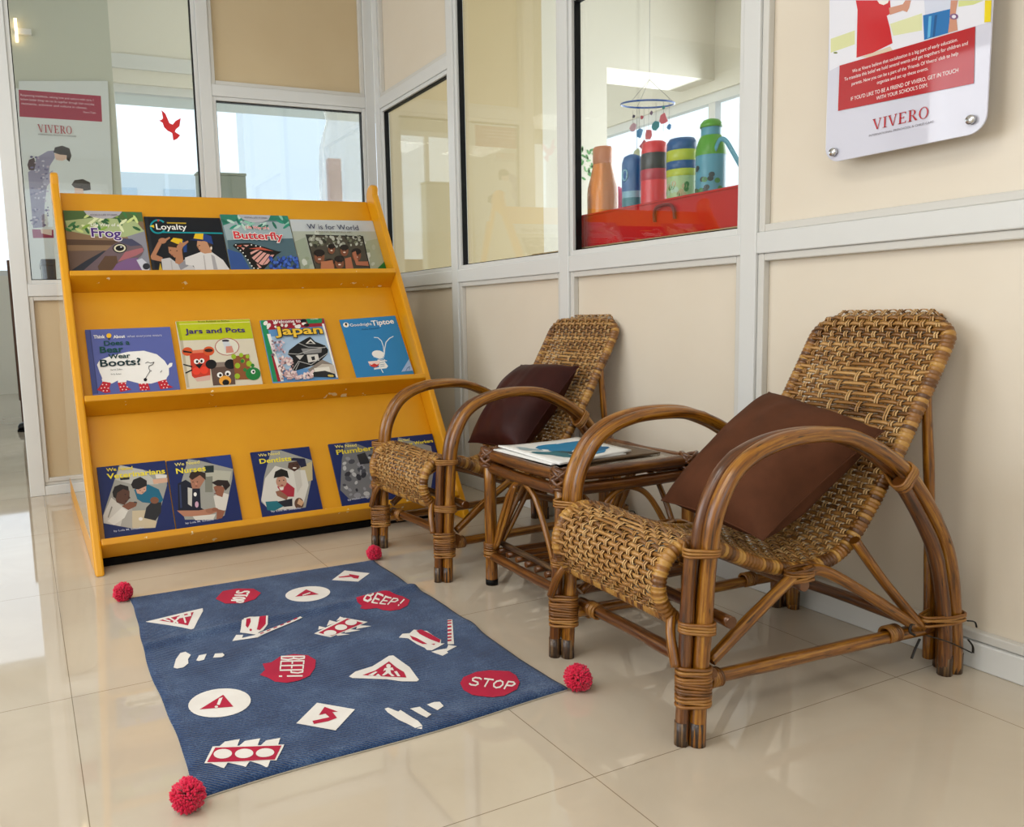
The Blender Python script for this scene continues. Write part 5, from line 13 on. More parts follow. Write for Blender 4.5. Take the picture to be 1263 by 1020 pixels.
'tiptoe':['#2f82bb',[['#f2f0ec',[.136,.896,.13,.883,.12,.871,.106,.863,.09,.859,.075,.859,.06,.863,.047,.871,.039,.882,.035,.895,.036,.909,.042,.922,.052,.934,.066,.942,.081,.946,.097,.946,.112,.942,.125,.934,.133,.922,.137,.909]],['#101014',[.108,.909,.103,.898,.093,.89,.082,.888,.073,.892,.068,.902,.069,.915,.074,.927,.084,.934,.095,.936,.104,.932,.109,.922]],['#e8b23a',[.1,.885,.096,.88,.091,.876,.084,.875,.078,.878,.075,.883,.075,.889,.078,.895,.084,.899,.09,.899,.096,.897,.1,.892]],['#f2f0ec',[.586,.321,.572,.302,.55,.287,.521,.278,.488,.276,.455,.28,.425,.291,.4,.307,.383,.327,.376,.348,.379,.37,.393,.389,.415,.403,.444,.412,.477,.415,.51,.41,.541,.399,.566,.383,.582,.363,.589,.342]],['#f2f0ec',[.44,.254,.575,.242,.554,.212,.588,.125,.546,.092,.36,.093,.328,.115,.43,.125]],['#dfe8ee',[.497,.636,.571,.623,.576,.637,.502,.65]],['#dfe8ee',[.561,.629,.607,.562,.62,.571,.574,.638]],['#dfe8ee',[.603,.573,.607,.468,.622,.47,.619,.576]],['#dfe8ee',[.608,.478,.579,.339,.594,.338,.623,.477]],['#dfe8ee',[.845,.637,.759,.606,.763,.593,.849,.624]],['#dfe8ee',[.765,.61,.675,.541,.684,.53,.774,.599]],['#dfe8ee',[.679,.545,.62,.434,.634,.429,.692,.54]],['#dfe8ee',[.624,.441,.578,.328,.592,.325,.638,.438]],['#dfe8ee',[.385,.307,.481,.259,.49,.272,.394,.32]],['#dfe8ee',[.476,.26,.562,.266,.564,.28,.478,.274]],['#dfe8ee',[.503,.227,.594,.209,.6,.222,.508,.241]],['#dfe8ee',[.33,.088,.454,.099,.455,.114,.331,.102]],['#dfe8ee',[.442,.108,.459,.018,.474,.023,.457,.113]],['#dfe8ee',[.571,.348,.562,.292,.577,.292,.586,.348]],['#3e6f94',[.457,.229,.55,.234,.551,.241,.458,.236]],['#3e6f94',[.454,.192,.541,.198,.541,.205,.455,.199]],['#3e6f94',[.45,.156,.536,.162,.536,.169,.45,.163]],['#3e6f94',[.447,.127,.527,.131,.528,.138,.448,.134]],['#f3d8cf',[.267,.237,.485,.235,.44,.161,.355,.123,.278,.161]],['#c8352c',[.276,.204,.305,.172,.362,.196,.405,.168,.454,.184,.409,.139,.344,.127,.288,.153]],['#9db9e2',[.785,.004,.991,.208,.996,.004]],['#3a5d9a',[.872,.004,.915,.054,.907,.058,.864,.004]],['#3a5d9a',[.908,.048,.963,.076,.959,.084,.904,.056]],['#3a5d9a',[.955,.082,.933,.026,.942,.024,.964,.08]]],[['Goodnight',.148,.864,.534,.858,.053,'#f2f0ec',None,.3],['Tiptoe',.53,.846,.937,.86,.094,'#f2f0ec',None,1],['Polly Dunbar',.331,.786,.641,.791,.024,'#12507e',None,.2]]],
'vets':['#16255c',[['#16245a',[.004,.996,.069,.996,.064,.004,.004,.004]],['#9b9a92',[.323,.996,.996,.775,.971,.61,.715,.004,.553,.017,.004,.189,.01,.281]],['#b9b7b0',[.34,.995,.663,.888,.855,.643,.488,.682,.24,.785]],['#d0a48a',[.773,.726,.996,.726,.987,.658,.782,.654]],['#d8d3cc',[.822,.813,.993,.77,.978,.728,.83,.734]],['#222',[.308,.807,.447,.802,.442,.764,.312,.768]],['#c8b89a',[.403,.297,.622,.279,.745,.086,.715,.004,.39,.04]],['#17627e',[.488,.605,.699,.66,.845,.565,.888,.402,.824,.341,.582,.401,.515,.457]],['#c99a82',[.515,.602,.669,.643,.659,.567,.588,.52,.526,.543]],['#1d1a1c',[.455,.686,.497,.755,.604,.787,.688,.719,.68,.642,.552,.598,.472,.626]],['#26262a',[.572,.169,.627,.317,.71,.385,.855,.366,.826,.213,.73,.108]],['#7d5038',[.821,.4,.816,.385,.805,.372,.79,.363,.772,.358,.753,.358,.734,.363,.717,.372,.705,.385,.698,.4,.697,.416,.702,.431,.713,.444,.728,.453,.746,.458,.766,.458,.784,.453,.801,.444,.813,.431,.82,.416]],['#cfcac2',[.014,.28,.153,.528,.268,.4,.423,.305,.381,.041,.004,.169]],['#a9a49c',[.286,.245,.427,.342,.39,.04,.231,.091]],['#56372a',[.204,.56,.334,.641,.421,.593,.407,.48,.323,.394,.218,.445]],['#1c1614',[.177,.601,.218,.682,.305,.707,.411,.662,.412,.594,.333,.632,.244,.584,.215,.502,.182,.534]],['#e0dcd4',[.059,.19,.282,.361,.357,.294,.3,.205,.143,.122]],['#7d4d38',[.284,.379,.401,.432,.51,.409,.484,.355,.368,.312]],['#e3ded8',[.553,.156,.551,.149,.546,.142,.539,.138,.53,.135,.521,.135,.513,.138,.505,.142,.499,.149,.496,.156,.496,.164,.498,.171,.503,.178,.51,.182,.518,.185,.528,.185,.536,.182,.544,.178,.55,.171,.553,.164]],['#15100e',[.367,.546,.365,.543,.361,.541,.355,.541,.35,.543,.346,.545,.345,.548,.347,.551,.351,.552,.357,.553,.362,.551,.366,.549]],['#3f261d',[.395,.529,.423,.487,.388,.472]],['#3a1f18',[.37,.446,.367,.442,.36,.44,.35,.44,.341,.442,.335,.446,.333,.45,.336,.453,.343,.455,.352,.455,.361,.453,.368,.45]],['#20140f',[.583,.579,.581,.576,.577,.575,.571,.575,.566,.576,.562,.579,.561,.582,.563,.584,.567,.586,.573,.586,.578,.585,.582,.582]],['#20140f',[.646,.591,.644,.589,.64,.587,.634,.587,.629,.588,.625,.591,.624,.594,.626,.597,.63,.598,.635,.598,.641,.597,.645,.594]],['#8a4a40',[.62,.548,.617,.545,.612,.544,.604,.544,.597,.545,.592,.548,.59,.551,.593,.554,.598,.555,.606,.555,.613,.554,.618,.551]],['#8d887f',[.138,.397,.155,.386,.082,.234,.069,.245]],['#7d5038',[.5,.395,.498,.387,.493,.38,.486,.375,.477,.372,.468,.372,.459,.375,.451,.379,.446,.386,.442,.394,.442,.402,.444,.41,.45,.417,.457,.422,.465,.425,.474,.425,.483,.423,.491,.418,.497,.411,.5,.404]],['#3a3a40',[.504,.41,.5,.405,.492,.402,.481,.401,.47,.404,.463,.409,.46,.415,.464,.421,.472,.424,.484,.424,.494,.421,.502,.416]]],[['We Need',.129,.919,.508,.912,.052,'#e6cf3c',None,.7],['Veterinarians',.127,.805,.973,.798,.082,'#ecd93e',None,1],['by Lola M. Schaefer',.131,.023,.553,.017,.026,'#cfd3e6',None,.2]]],
'nurses':['#16255c',[['#16245a',[.004,.996,.07,.996,.07,.004,.004,.004]],['#23377a',[.589,.994,.996,.996,.991,.773,.726,.85]],['#9b9a92',[.329,.996,.503,.951,.996,.761,.953,.6,.737,.049,.627,.004,.14,.066,.089,.41,.197,.698]],['#b4b2a2',[.56,.804,.963,.724,.862,.466,.569,.478]],['#1d2a2c',[.559,.861,.706,.851,.689,.741,.551,.748]],['#7d7d70',[.541,.684,.66,.682,.621,.431,.505,.444]],['#15182a',[.118,.626,.243,.673,.437,.512,.403,.213,.464,.166,.063,.214]],['#c4c0b8',[.256,.552,.321,.525,.272,.249,.22,.295]],['#a8745c',[.307,.707,.489,.73,.535,.644,.427,.513,.321,.525]],['#2e1f1a',[.298,.708,.338,.784,.459,.793,.56,.743,.544,.633,.468,.721,.34,.659]],['#b07a60',[.044,.217,.369,.177,.604,.189,.652,.122,.451,.076,.128,.117]],['#d6d2c8',[.261,.1,.608,.087,.558,.012,.291,.036]],['#d6d0c6',[.621,.37,.774,.404,.861,.363,.769,.127,.625,.135]],['#8f5a44',[.643,.51,.736,.541,.814,.471,.753,.334,.671,.375]],['#241917',[.625,.584,.728,.614,.882,.587,.907,.502,.817,.43,.783,.526,.677,.537]],['#8f5a44',[.639,.164,.758,.118,.693,.014,.605,.005]],['#f2f0ec',[.373,.427,.371,.417,.366,.408,.36,.402,.353,.398,.346,.397,.339,.4,.333,.405,.329,.413,.327,.422,.327,.432,.33,.441,.334,.45,.34,.456,.347,.46,.355,.461,.362,.458,.368,.453,.372,.446,.374,.436]],['#c9a0b4',[.376,.267,.372,.253,.367,.24,.359,.23,.351,.224,.342,.223,.334,.226,.328,.234,.323,.245,.321,.259,.322,.273,.326,.288,.331,.301,.339,.311,.347,.316,.356,.318,.364,.314,.37,.307,.375,.296,.377,.282]],['#20140f',[.425,.619,.423,.616,.418,.614,.413,.614,.407,.615,.403,.618,.402,.621,.404,.624,.408,.626,.414,.626,.42,.624,.424,.622]],['#20140f',[.358,.621,.356,.619,.352,.617,.346,.617,.34,.618,.336,.621,.335,.624,.337,.627,.342,.628,.348,.629,.353,.627,.357,.625]],['#8a4a40',[.409,.552,.406,.548,.398,.546,.387,.546,.376,.548,.369,.552,.367,.556,.37,.56,.378,.562,.389,.562,.4,.56,.407,.556]],['#c98a70',[.386,.619,.408,.58,.376,.579]],['#1c100c',[.683,.449,.681,.446,.677,.444,.672,.444,.667,.445,.664,.448,.663,.451,.665,.454,.669,.456,.674,.456,.679,.455,.682,.452]],['#7a2f2c',[.669,.401,.666,.398,.66,.395,.651,.395,.642,.397,.636,.401,.635,.405,.638,.409,.644,.411,.653,.411,.662,.409,.668,.406]],['#241917',[.798,.535,.794,.526,.785,.519,.771,.514,.754,.512,.736,.513,.718,.516,.703,.522,.691,.529,.684,.538,.682,.547,.686,.555,.696,.562,.71,.567,.727,.57,.745,.569,.762,.566,.778,.56,.79,.552,.797,.544]],['#9c6850',[.594,.139,.589,.128,.579,.12,.563,.113,.544,.111,.524,.111,.504,.116,.487,.123,.474,.133,.466,.144,.465,.155,.469,.166,.48,.175,.496,.181,.515,.184,.535,.183,.555,.179,.572,.172,.585,.162,.593,.151]],['#8f5a44',[.658,.152,.654,.143,.646,.136,.634,.131,.62,.129,.604,.13,.589,.133,.576,.139,.566,.146,.56,.155,.559,.164,.563,.172,.571,.179,.583,.184,.597,.186,.613,.186,.628,.182,.641,.177,.651,.169,.657,.16]],['#2f3a5e',[.135,.604,.159,.606,.126,.247,.097,.25]]],[['We Need',.112,.901,.496,.907,.051,'#e6d77a',None,.7],['Nurses',.12,.781,.572,.778,.087,'#ecd93e',None,1],['by Lola M. Schaefer',.14,-0.004,.575,-0.001,.027,'#cfd3e6',None,.2]]],
'dentists':['#16255c',[['#16245a',[.004,.996,.077,.996,.074,.004,.004,.004]],['#9b9a92',[.343,.996,.508,.981,.909,.799,.996,.759,.898,.407,.718,.004,.526,.005,.142,.022,.02,.188,.148,.581]],['#b9ab84',[.771,.675,.996,.745,.931,.431,.773,.409]],['#d3cfc6',[.157,.552,.36,.735,.595,.639,.842,.61,.846,.358,.661,.004,.5,.014,.118,.039,.025,.214]],['#4b3026',[.592,.764,.763,.773,.768,.661,.658,.604,.562,.685]],['#1d1f3a',[.572,.808,.691,.837,.882,.802,.884,.675,.782,.659,.735,.776]],['#a52a3a',[.323,.395,.5,.443,.604,.333,.564,.199,.401,.22]],['#b98a74',[.497,.457,.487,.427,.469,.402,.446,.383,.419,.372,.391,.37,.365,.379,.343,.395,.328,.419,.321,.448,.322,.478,.332,.507,.35,.533,.373,.552,.4,.563,.428,.564,.455,.557,.476,.54,.492,.516,.499,.487]],['#17120f',[.294,.536,.342,.641,.448,.678,.543,.631,.546,.506,.465,.549,.351,.543]],['#241a16',[.39,.484,.388,.478,.383,.475,.377,.474,.372,.476,.369,.481,.368,.486,.371,.491,.376,.495,.382,.496,.387,.494,.39,.489]],['#241a16',[.463,.483,.461,.478,.456,.474,.45,.474,.445,.476,.442,.48,.441,.486,.444,.491,.448,.494,.454,.495,.459,.493,.463,.489]],['#8a3a3a',[.431,.404,.427,.399,.417,.396,.404,.396,.392,.399,.384,.404,.382,.41,.386,.415,.396,.418,.408,.418,.42,.415,.429,.41]],['#8d5f4a',[.281,.318,.353,.331,.469,.212,.431,.161,.295,.248]],['#1d6a78',[.088,.179,.28,.167,.373,.073,.196,.014,.091,.042]],['#1c1c26',[.277,.154,.531,.176,.508,.054,.37,.059]],['#5f4030',[.699,.07,.69,.042,.674,.018,.653,.004,.63,.004,.605,.004,.583,.004,.565,.012,.552,.034,.546,.061,.548,.09,.557,.118,.573,.142,.594,.16,.617,.171,.642,.172,.664,.165,.683,.149,.695,.126,.701,.099]],['#e8ddd4',[.353,.378,.431,.376,.411,.329,.366,.329]],['#20120e',[.675,.713,.672,.71,.666,.707,.659,.707,.652,.709,.648,.712,.647,.717,.65,.72,.655,.723,.662,.723,.669,.721,.674,.718]],['#20120e',[.743,.717,.74,.713,.735,.71,.727,.71,.721,.712,.716,.716,.715,.72,.718,.724,.724,.726,.731,.727,.737,.725,.742,.721]],['#f0e8e0',[.706,.66,.7,.655,.687,.652,.671,.653,.655,.656,.643,.661,.64,.667,.645,.672,.658,.675,.675,.674,.691,.671,.703,.666]],['#c9a07c',[.64,.161,.71,.096,.656,.034,.591,.084]],['#c3beb4',[.644,.606,.76,.62,.737,.371,.629,.246]]],[['We Need',.117,.912,.475,.916,.048,'#e6d77a',None,.7],['Dentists',.118,.797,.649,.794,.08,'#ecd93e',None,1],['by Lola M. Schaefer',.152,.001,.648,-0.007,.029,'#cfd3e6',None,.2]]],
'plumbers':['#16255c',[['#16245a',[.004,.996,.085,.996,.071,.004,.004,.004]],['#6f6f72',[.31,.996,.531,.944,.996,.704,.816,.036,.16,.025,.025,.211,.173,.71]],['#b4b4b4',[.537,.397,.516,.392,.494,.405,.484,.427,.492,.447,.513,.451,.535,.439,.545,.417]],['#8d8d92',[.541,.589,.515,.562,.469,.555,.428,.573,.418,.604,.443,.631,.49,.638,.53,.621]],['#b4b4b4',[.16,.212,.134,.207,.108,.224,.097,.252,.108,.276,.133,.28,.16,.263,.171,.235]],['#2c2c34',[.28,.061,.281,.082,.301,.103,.33,.112,.349,.103,.348,.082,.327,.06,.299,.052]],['#b4b4b4',[.178,.52,.159,.535,.156,.567,.173,.597,.199,.607,.218,.592,.221,.56,.204,.53]],['#44444c',[.146,.27,.129,.259,.104,.262,.086,.277,.085,.295,.102,.306,.127,.304,.145,.289]],['#2c2c34',[.413,.328,.378,.334,.353,.368,.354,.412,.38,.44,.415,.434,.44,.399,.439,.355]],['#8d8d92',[.486,.406,.492,.433,.522,.456,.559,.462,.581,.447,.575,.42,.545,.397,.508,.391]],['#8d8d92',[.154,.108,.162,.125,.184,.136,.208,.135,.219,.122,.211,.105,.189,.094,.165,.095]],['#2c2c34',[.158,.433,.165,.466,.203,.494,.248,.5,.275,.481,.267,.448,.23,.42,.184,.414]],['#8d8d92',[.681,.419,.66,.423,.647,.446,.65,.472,.666,.488,.687,.483,.7,.461,.697,.434]],['#b4b4b4',[.353,.402,.325,.399,.299,.42,.291,.452,.305,.476,.333,.478,.359,.457,.367,.426]],['#8d8d92',[.464,.004,.437,.025,.433,.069,.456,.111,.491,.126,.518,.105,.521,.061,.499,.019]],['#8d8d92',[.454,.538,.473,.561,.51,.569,.544,.558,.554,.533,.536,.511,.499,.503,.465,.514]],['#8d8d92',[.461,.15,.442,.152,.428,.171,.427,.195,.441,.21,.46,.207,.474,.189,.474,.165]],['#44444c',[.277,.652,.294,.683,.338,.7,.382,.693,.401,.667,.383,.636,.339,.619,.295,.626]],['#b4b4b4',[.303,.272,.298,.29,.311,.314,.335,.329,.355,.327,.361,.308,.348,.284,.324,.269]],['#8d8d92',[.231,.088,.254,.119,.303,.132,.349,.12,.365,.088,.342,.057,.293,.044,.248,.057]],['#44444c',[.477,.462,.446,.458,.415,.48,.404,.514,.418,.542,.45,.546,.48,.525,.491,.49]],['#8d8d92',[.483,.392,.449,.405,.432,.446,.443,.492,.475,.516,.509,.503,.525,.462,.514,.416]],['#2c2c34',[.736,.656,.701,.652,.668,.677,.657,.717,.674,.747,.709,.751,.742,.726,.753,.686]],['#b4b4b4',[.262,.493,.27,.515,.298,.531,.329,.532,.345,.516,.336,.494,.308,.478,.278,.478]],['#8d8d92',[.663,.163,.638,.18,.633,.218,.651,.256,.682,.27,.707,.253,.712,.215,.693,.177]],['#b4b4b4',[.165,.629,.171,.651,.196,.668,.226,.671,.243,.658,.237,.637,.212,.619,.182,.616]],['#44444c',[.474,.405,.455,.432,.465,.475,.497,.51,.533,.516,.553,.489,.543,.445,.511,.411]],['#44444c',[.259,.347,.224,.331,.179,.343,.151,.376,.156,.412,.191,.428,.236,.416,.264,.382]],['#b4b4b4',[.522,.083,.496,.059,.452,.055,.416,.074,.408,.104,.433,.129,.477,.133,.514,.114]],['#8d8d92',[.651,.295,.619,.291,.59,.314,.58,.35,.595,.377,.627,.38,.656,.358,.666,.322]],['#8d8d92',[.326,.7,.302,.685,.269,.689,.244,.709,.244,.735,.268,.749,.302,.745,.326,.725]],['#b4b4b4',[.697,.678,.681,.669,.659,.673,.645,.688,.646,.705,.662,.714,.684,.709,.699,.694]],['#44444c',[.476,.495,.458,.508,.456,.537,.47,.564,.493,.573,.511,.56,.513,.532,.498,.505]],['#8d8d92',[.214,.168,.192,.162,.168,.174,.156,.197,.163,.218,.185,.224,.209,.212,.221,.188]],['#2c2c34',[.441,.37,.44,.403,.469,.437,.512,.454,.544,.443,.545,.41,.515,.375,.472,.359]],['#2c2c34',[.31,.145,.294,.15,.285,.17,.289,.192,.304,.204,.321,.199,.33,.179,.325,.157]],['#232328',[.457,.765,.615,.791,.657,.6,.475,.591]],['#9a8078',[.668,.196,.661,.181,.649,.168,.632,.158,.613,.153,.592,.153,.573,.158,.557,.167,.546,.18,.54,.195,.541,.211,.548,.226,.56,.239,.577,.248,.597,.253,.617,.254,.636,.249,.652,.24,.663,.227,.669,.212]]],[['We Need',.102,.918,.493,.91,.05,'#e6d77a',None,.7],['Plumbers',.105,.803,.832,.816,.084,'#d8c43c',None,1],['by Helen Frost',.113,.016,.488,.03,.031,'#cfd3e6',None,.2]]],
'workers':['#16255c',[['#16245a',[.004,.996,.084,.996,.081,.004,.004,.004]],['#8d8c88',[.288,.996,.904,.779,.882,.461,.674,.049,.157,.05,.095,.552]],['#2c2c34',[.326,.28,.29,.299,.277,.346,.295,.394,.334,.415,.371,.397,.383,.349,.365,.301]],['#44444c',[.522,.447,.537,.478,.582,.499,.629,.496,.652,.472,.636,.44,.592,.42,.545,.422]],['#2c2c34',[.33,.346,.343,.366,.373,.375,.404,.37,.416,.352,.403,.332,.373,.322,.342,.328]],['#8d8d92',[.594,.597,.609,.629,.653,.651,.7,.649,.723,.626,.709,.594,.665,.572,.618,.574]],['#8d8d92',[.534,.536,.503,.519,.461,.527,.432,.554,.433,.584,.464,.6,.507,.593,.536,.566]],['#44444c',[.546,.082,.528,.105,.535,.143,.562,.173,.594,.178,.612,.155,.606,.117,.579,.087]],['#44444c',[.443,.507,.409,.518,.39,.555,.398,.597,.428,.619,.463,.609,.481,.572,.473,.529]],['#44444c',[.557,.448,.514,.446,.476,.477,.464,.523,.486,.557,.529,.559,.568,.528,.579,.482]],['#8d8d92',[.296,.389,.269,.366,.221,.364,.182,.384,.174,.415,.202,.439,.249,.441,.288,.42]],['#44444c',[.326,.142,.288,.155,.267,.199,.276,.247,.311,.272,.35,.258,.37,.215,.361,.166]],['#2c2c34',[.361,.406,.338,.436,.349,.484,.387,.523,.431,.528,.454,.498,.443,.449,.404,.411]],['#44444c',[.474,.347,.474,.37,.497,.394,.53,.404,.554,.395,.553,.371,.53,.347,.497,.337]],['#8d8d92',[.217,.101,.177,.109,.15,.149,.152,.196,.182,.224,.222,.216,.249,.176,.247,.128]],['#8d8d92',[.237,.212,.208,.205,.175,.221,.158,.25,.167,.275,.196,.283,.229,.267,.246,.238]],['#2c2c34',[.248,.189,.224,.182,.196,.193,.179,.216,.185,.237,.208,.245,.237,.234,.253,.211]],['#8d8d92',[.226,.157,.212,.183,.226,.219,.259,.244,.292,.243,.305,.217,.291,.181,.258,.156]],['#2c2c34',[.431,.195,.421,.219,.436,.252,.468,.274,.498,.272,.508,.247,.493,.214,.461,.193]],['#44444c',[.341,.554,.319,.543,.289,.549,.269,.569,.271,.59,.293,.601,.323,.595,.342,.575]],['#44444c',[.409,.178,.393,.19,.391,.216,.405,.239,.426,.247,.443,.234,.444,.209,.431,.185]],['#44444c',[.289,.294,.298,.322,.335,.342,.376,.343,.399,.324,.389,.295,.352,.275,.311,.274]],['#2c2c34',[.532,.43,.535,.458,.565,.485,.605,.494,.631,.481,.628,.453,.598,.426,.558,.417]],['#44444c',[.451,.561,.412,.549,.366,.568,.342,.607,.353,.642,.393,.653,.438,.635,.463,.596]],['#2c2c34',[.404,.537,.398,.561,.417,.59,.45,.607,.477,.602,.483,.578,.464,.549,.431,.532]],['#8d8d92',[.4,.598,.37,.59,.336,.604,.318,.633,.327,.659,.357,.668,.39,.653,.408,.624]],['#b01f30',[.826,.072,.98,.08,.964,.021,.826,.011]]],[['We Need',.265,.908,.503,.916,.046,'#e6d77a',None,.7],['Water Workers',.262,.826,.972,.843,.057,'#ecd93e',None,1]]]}
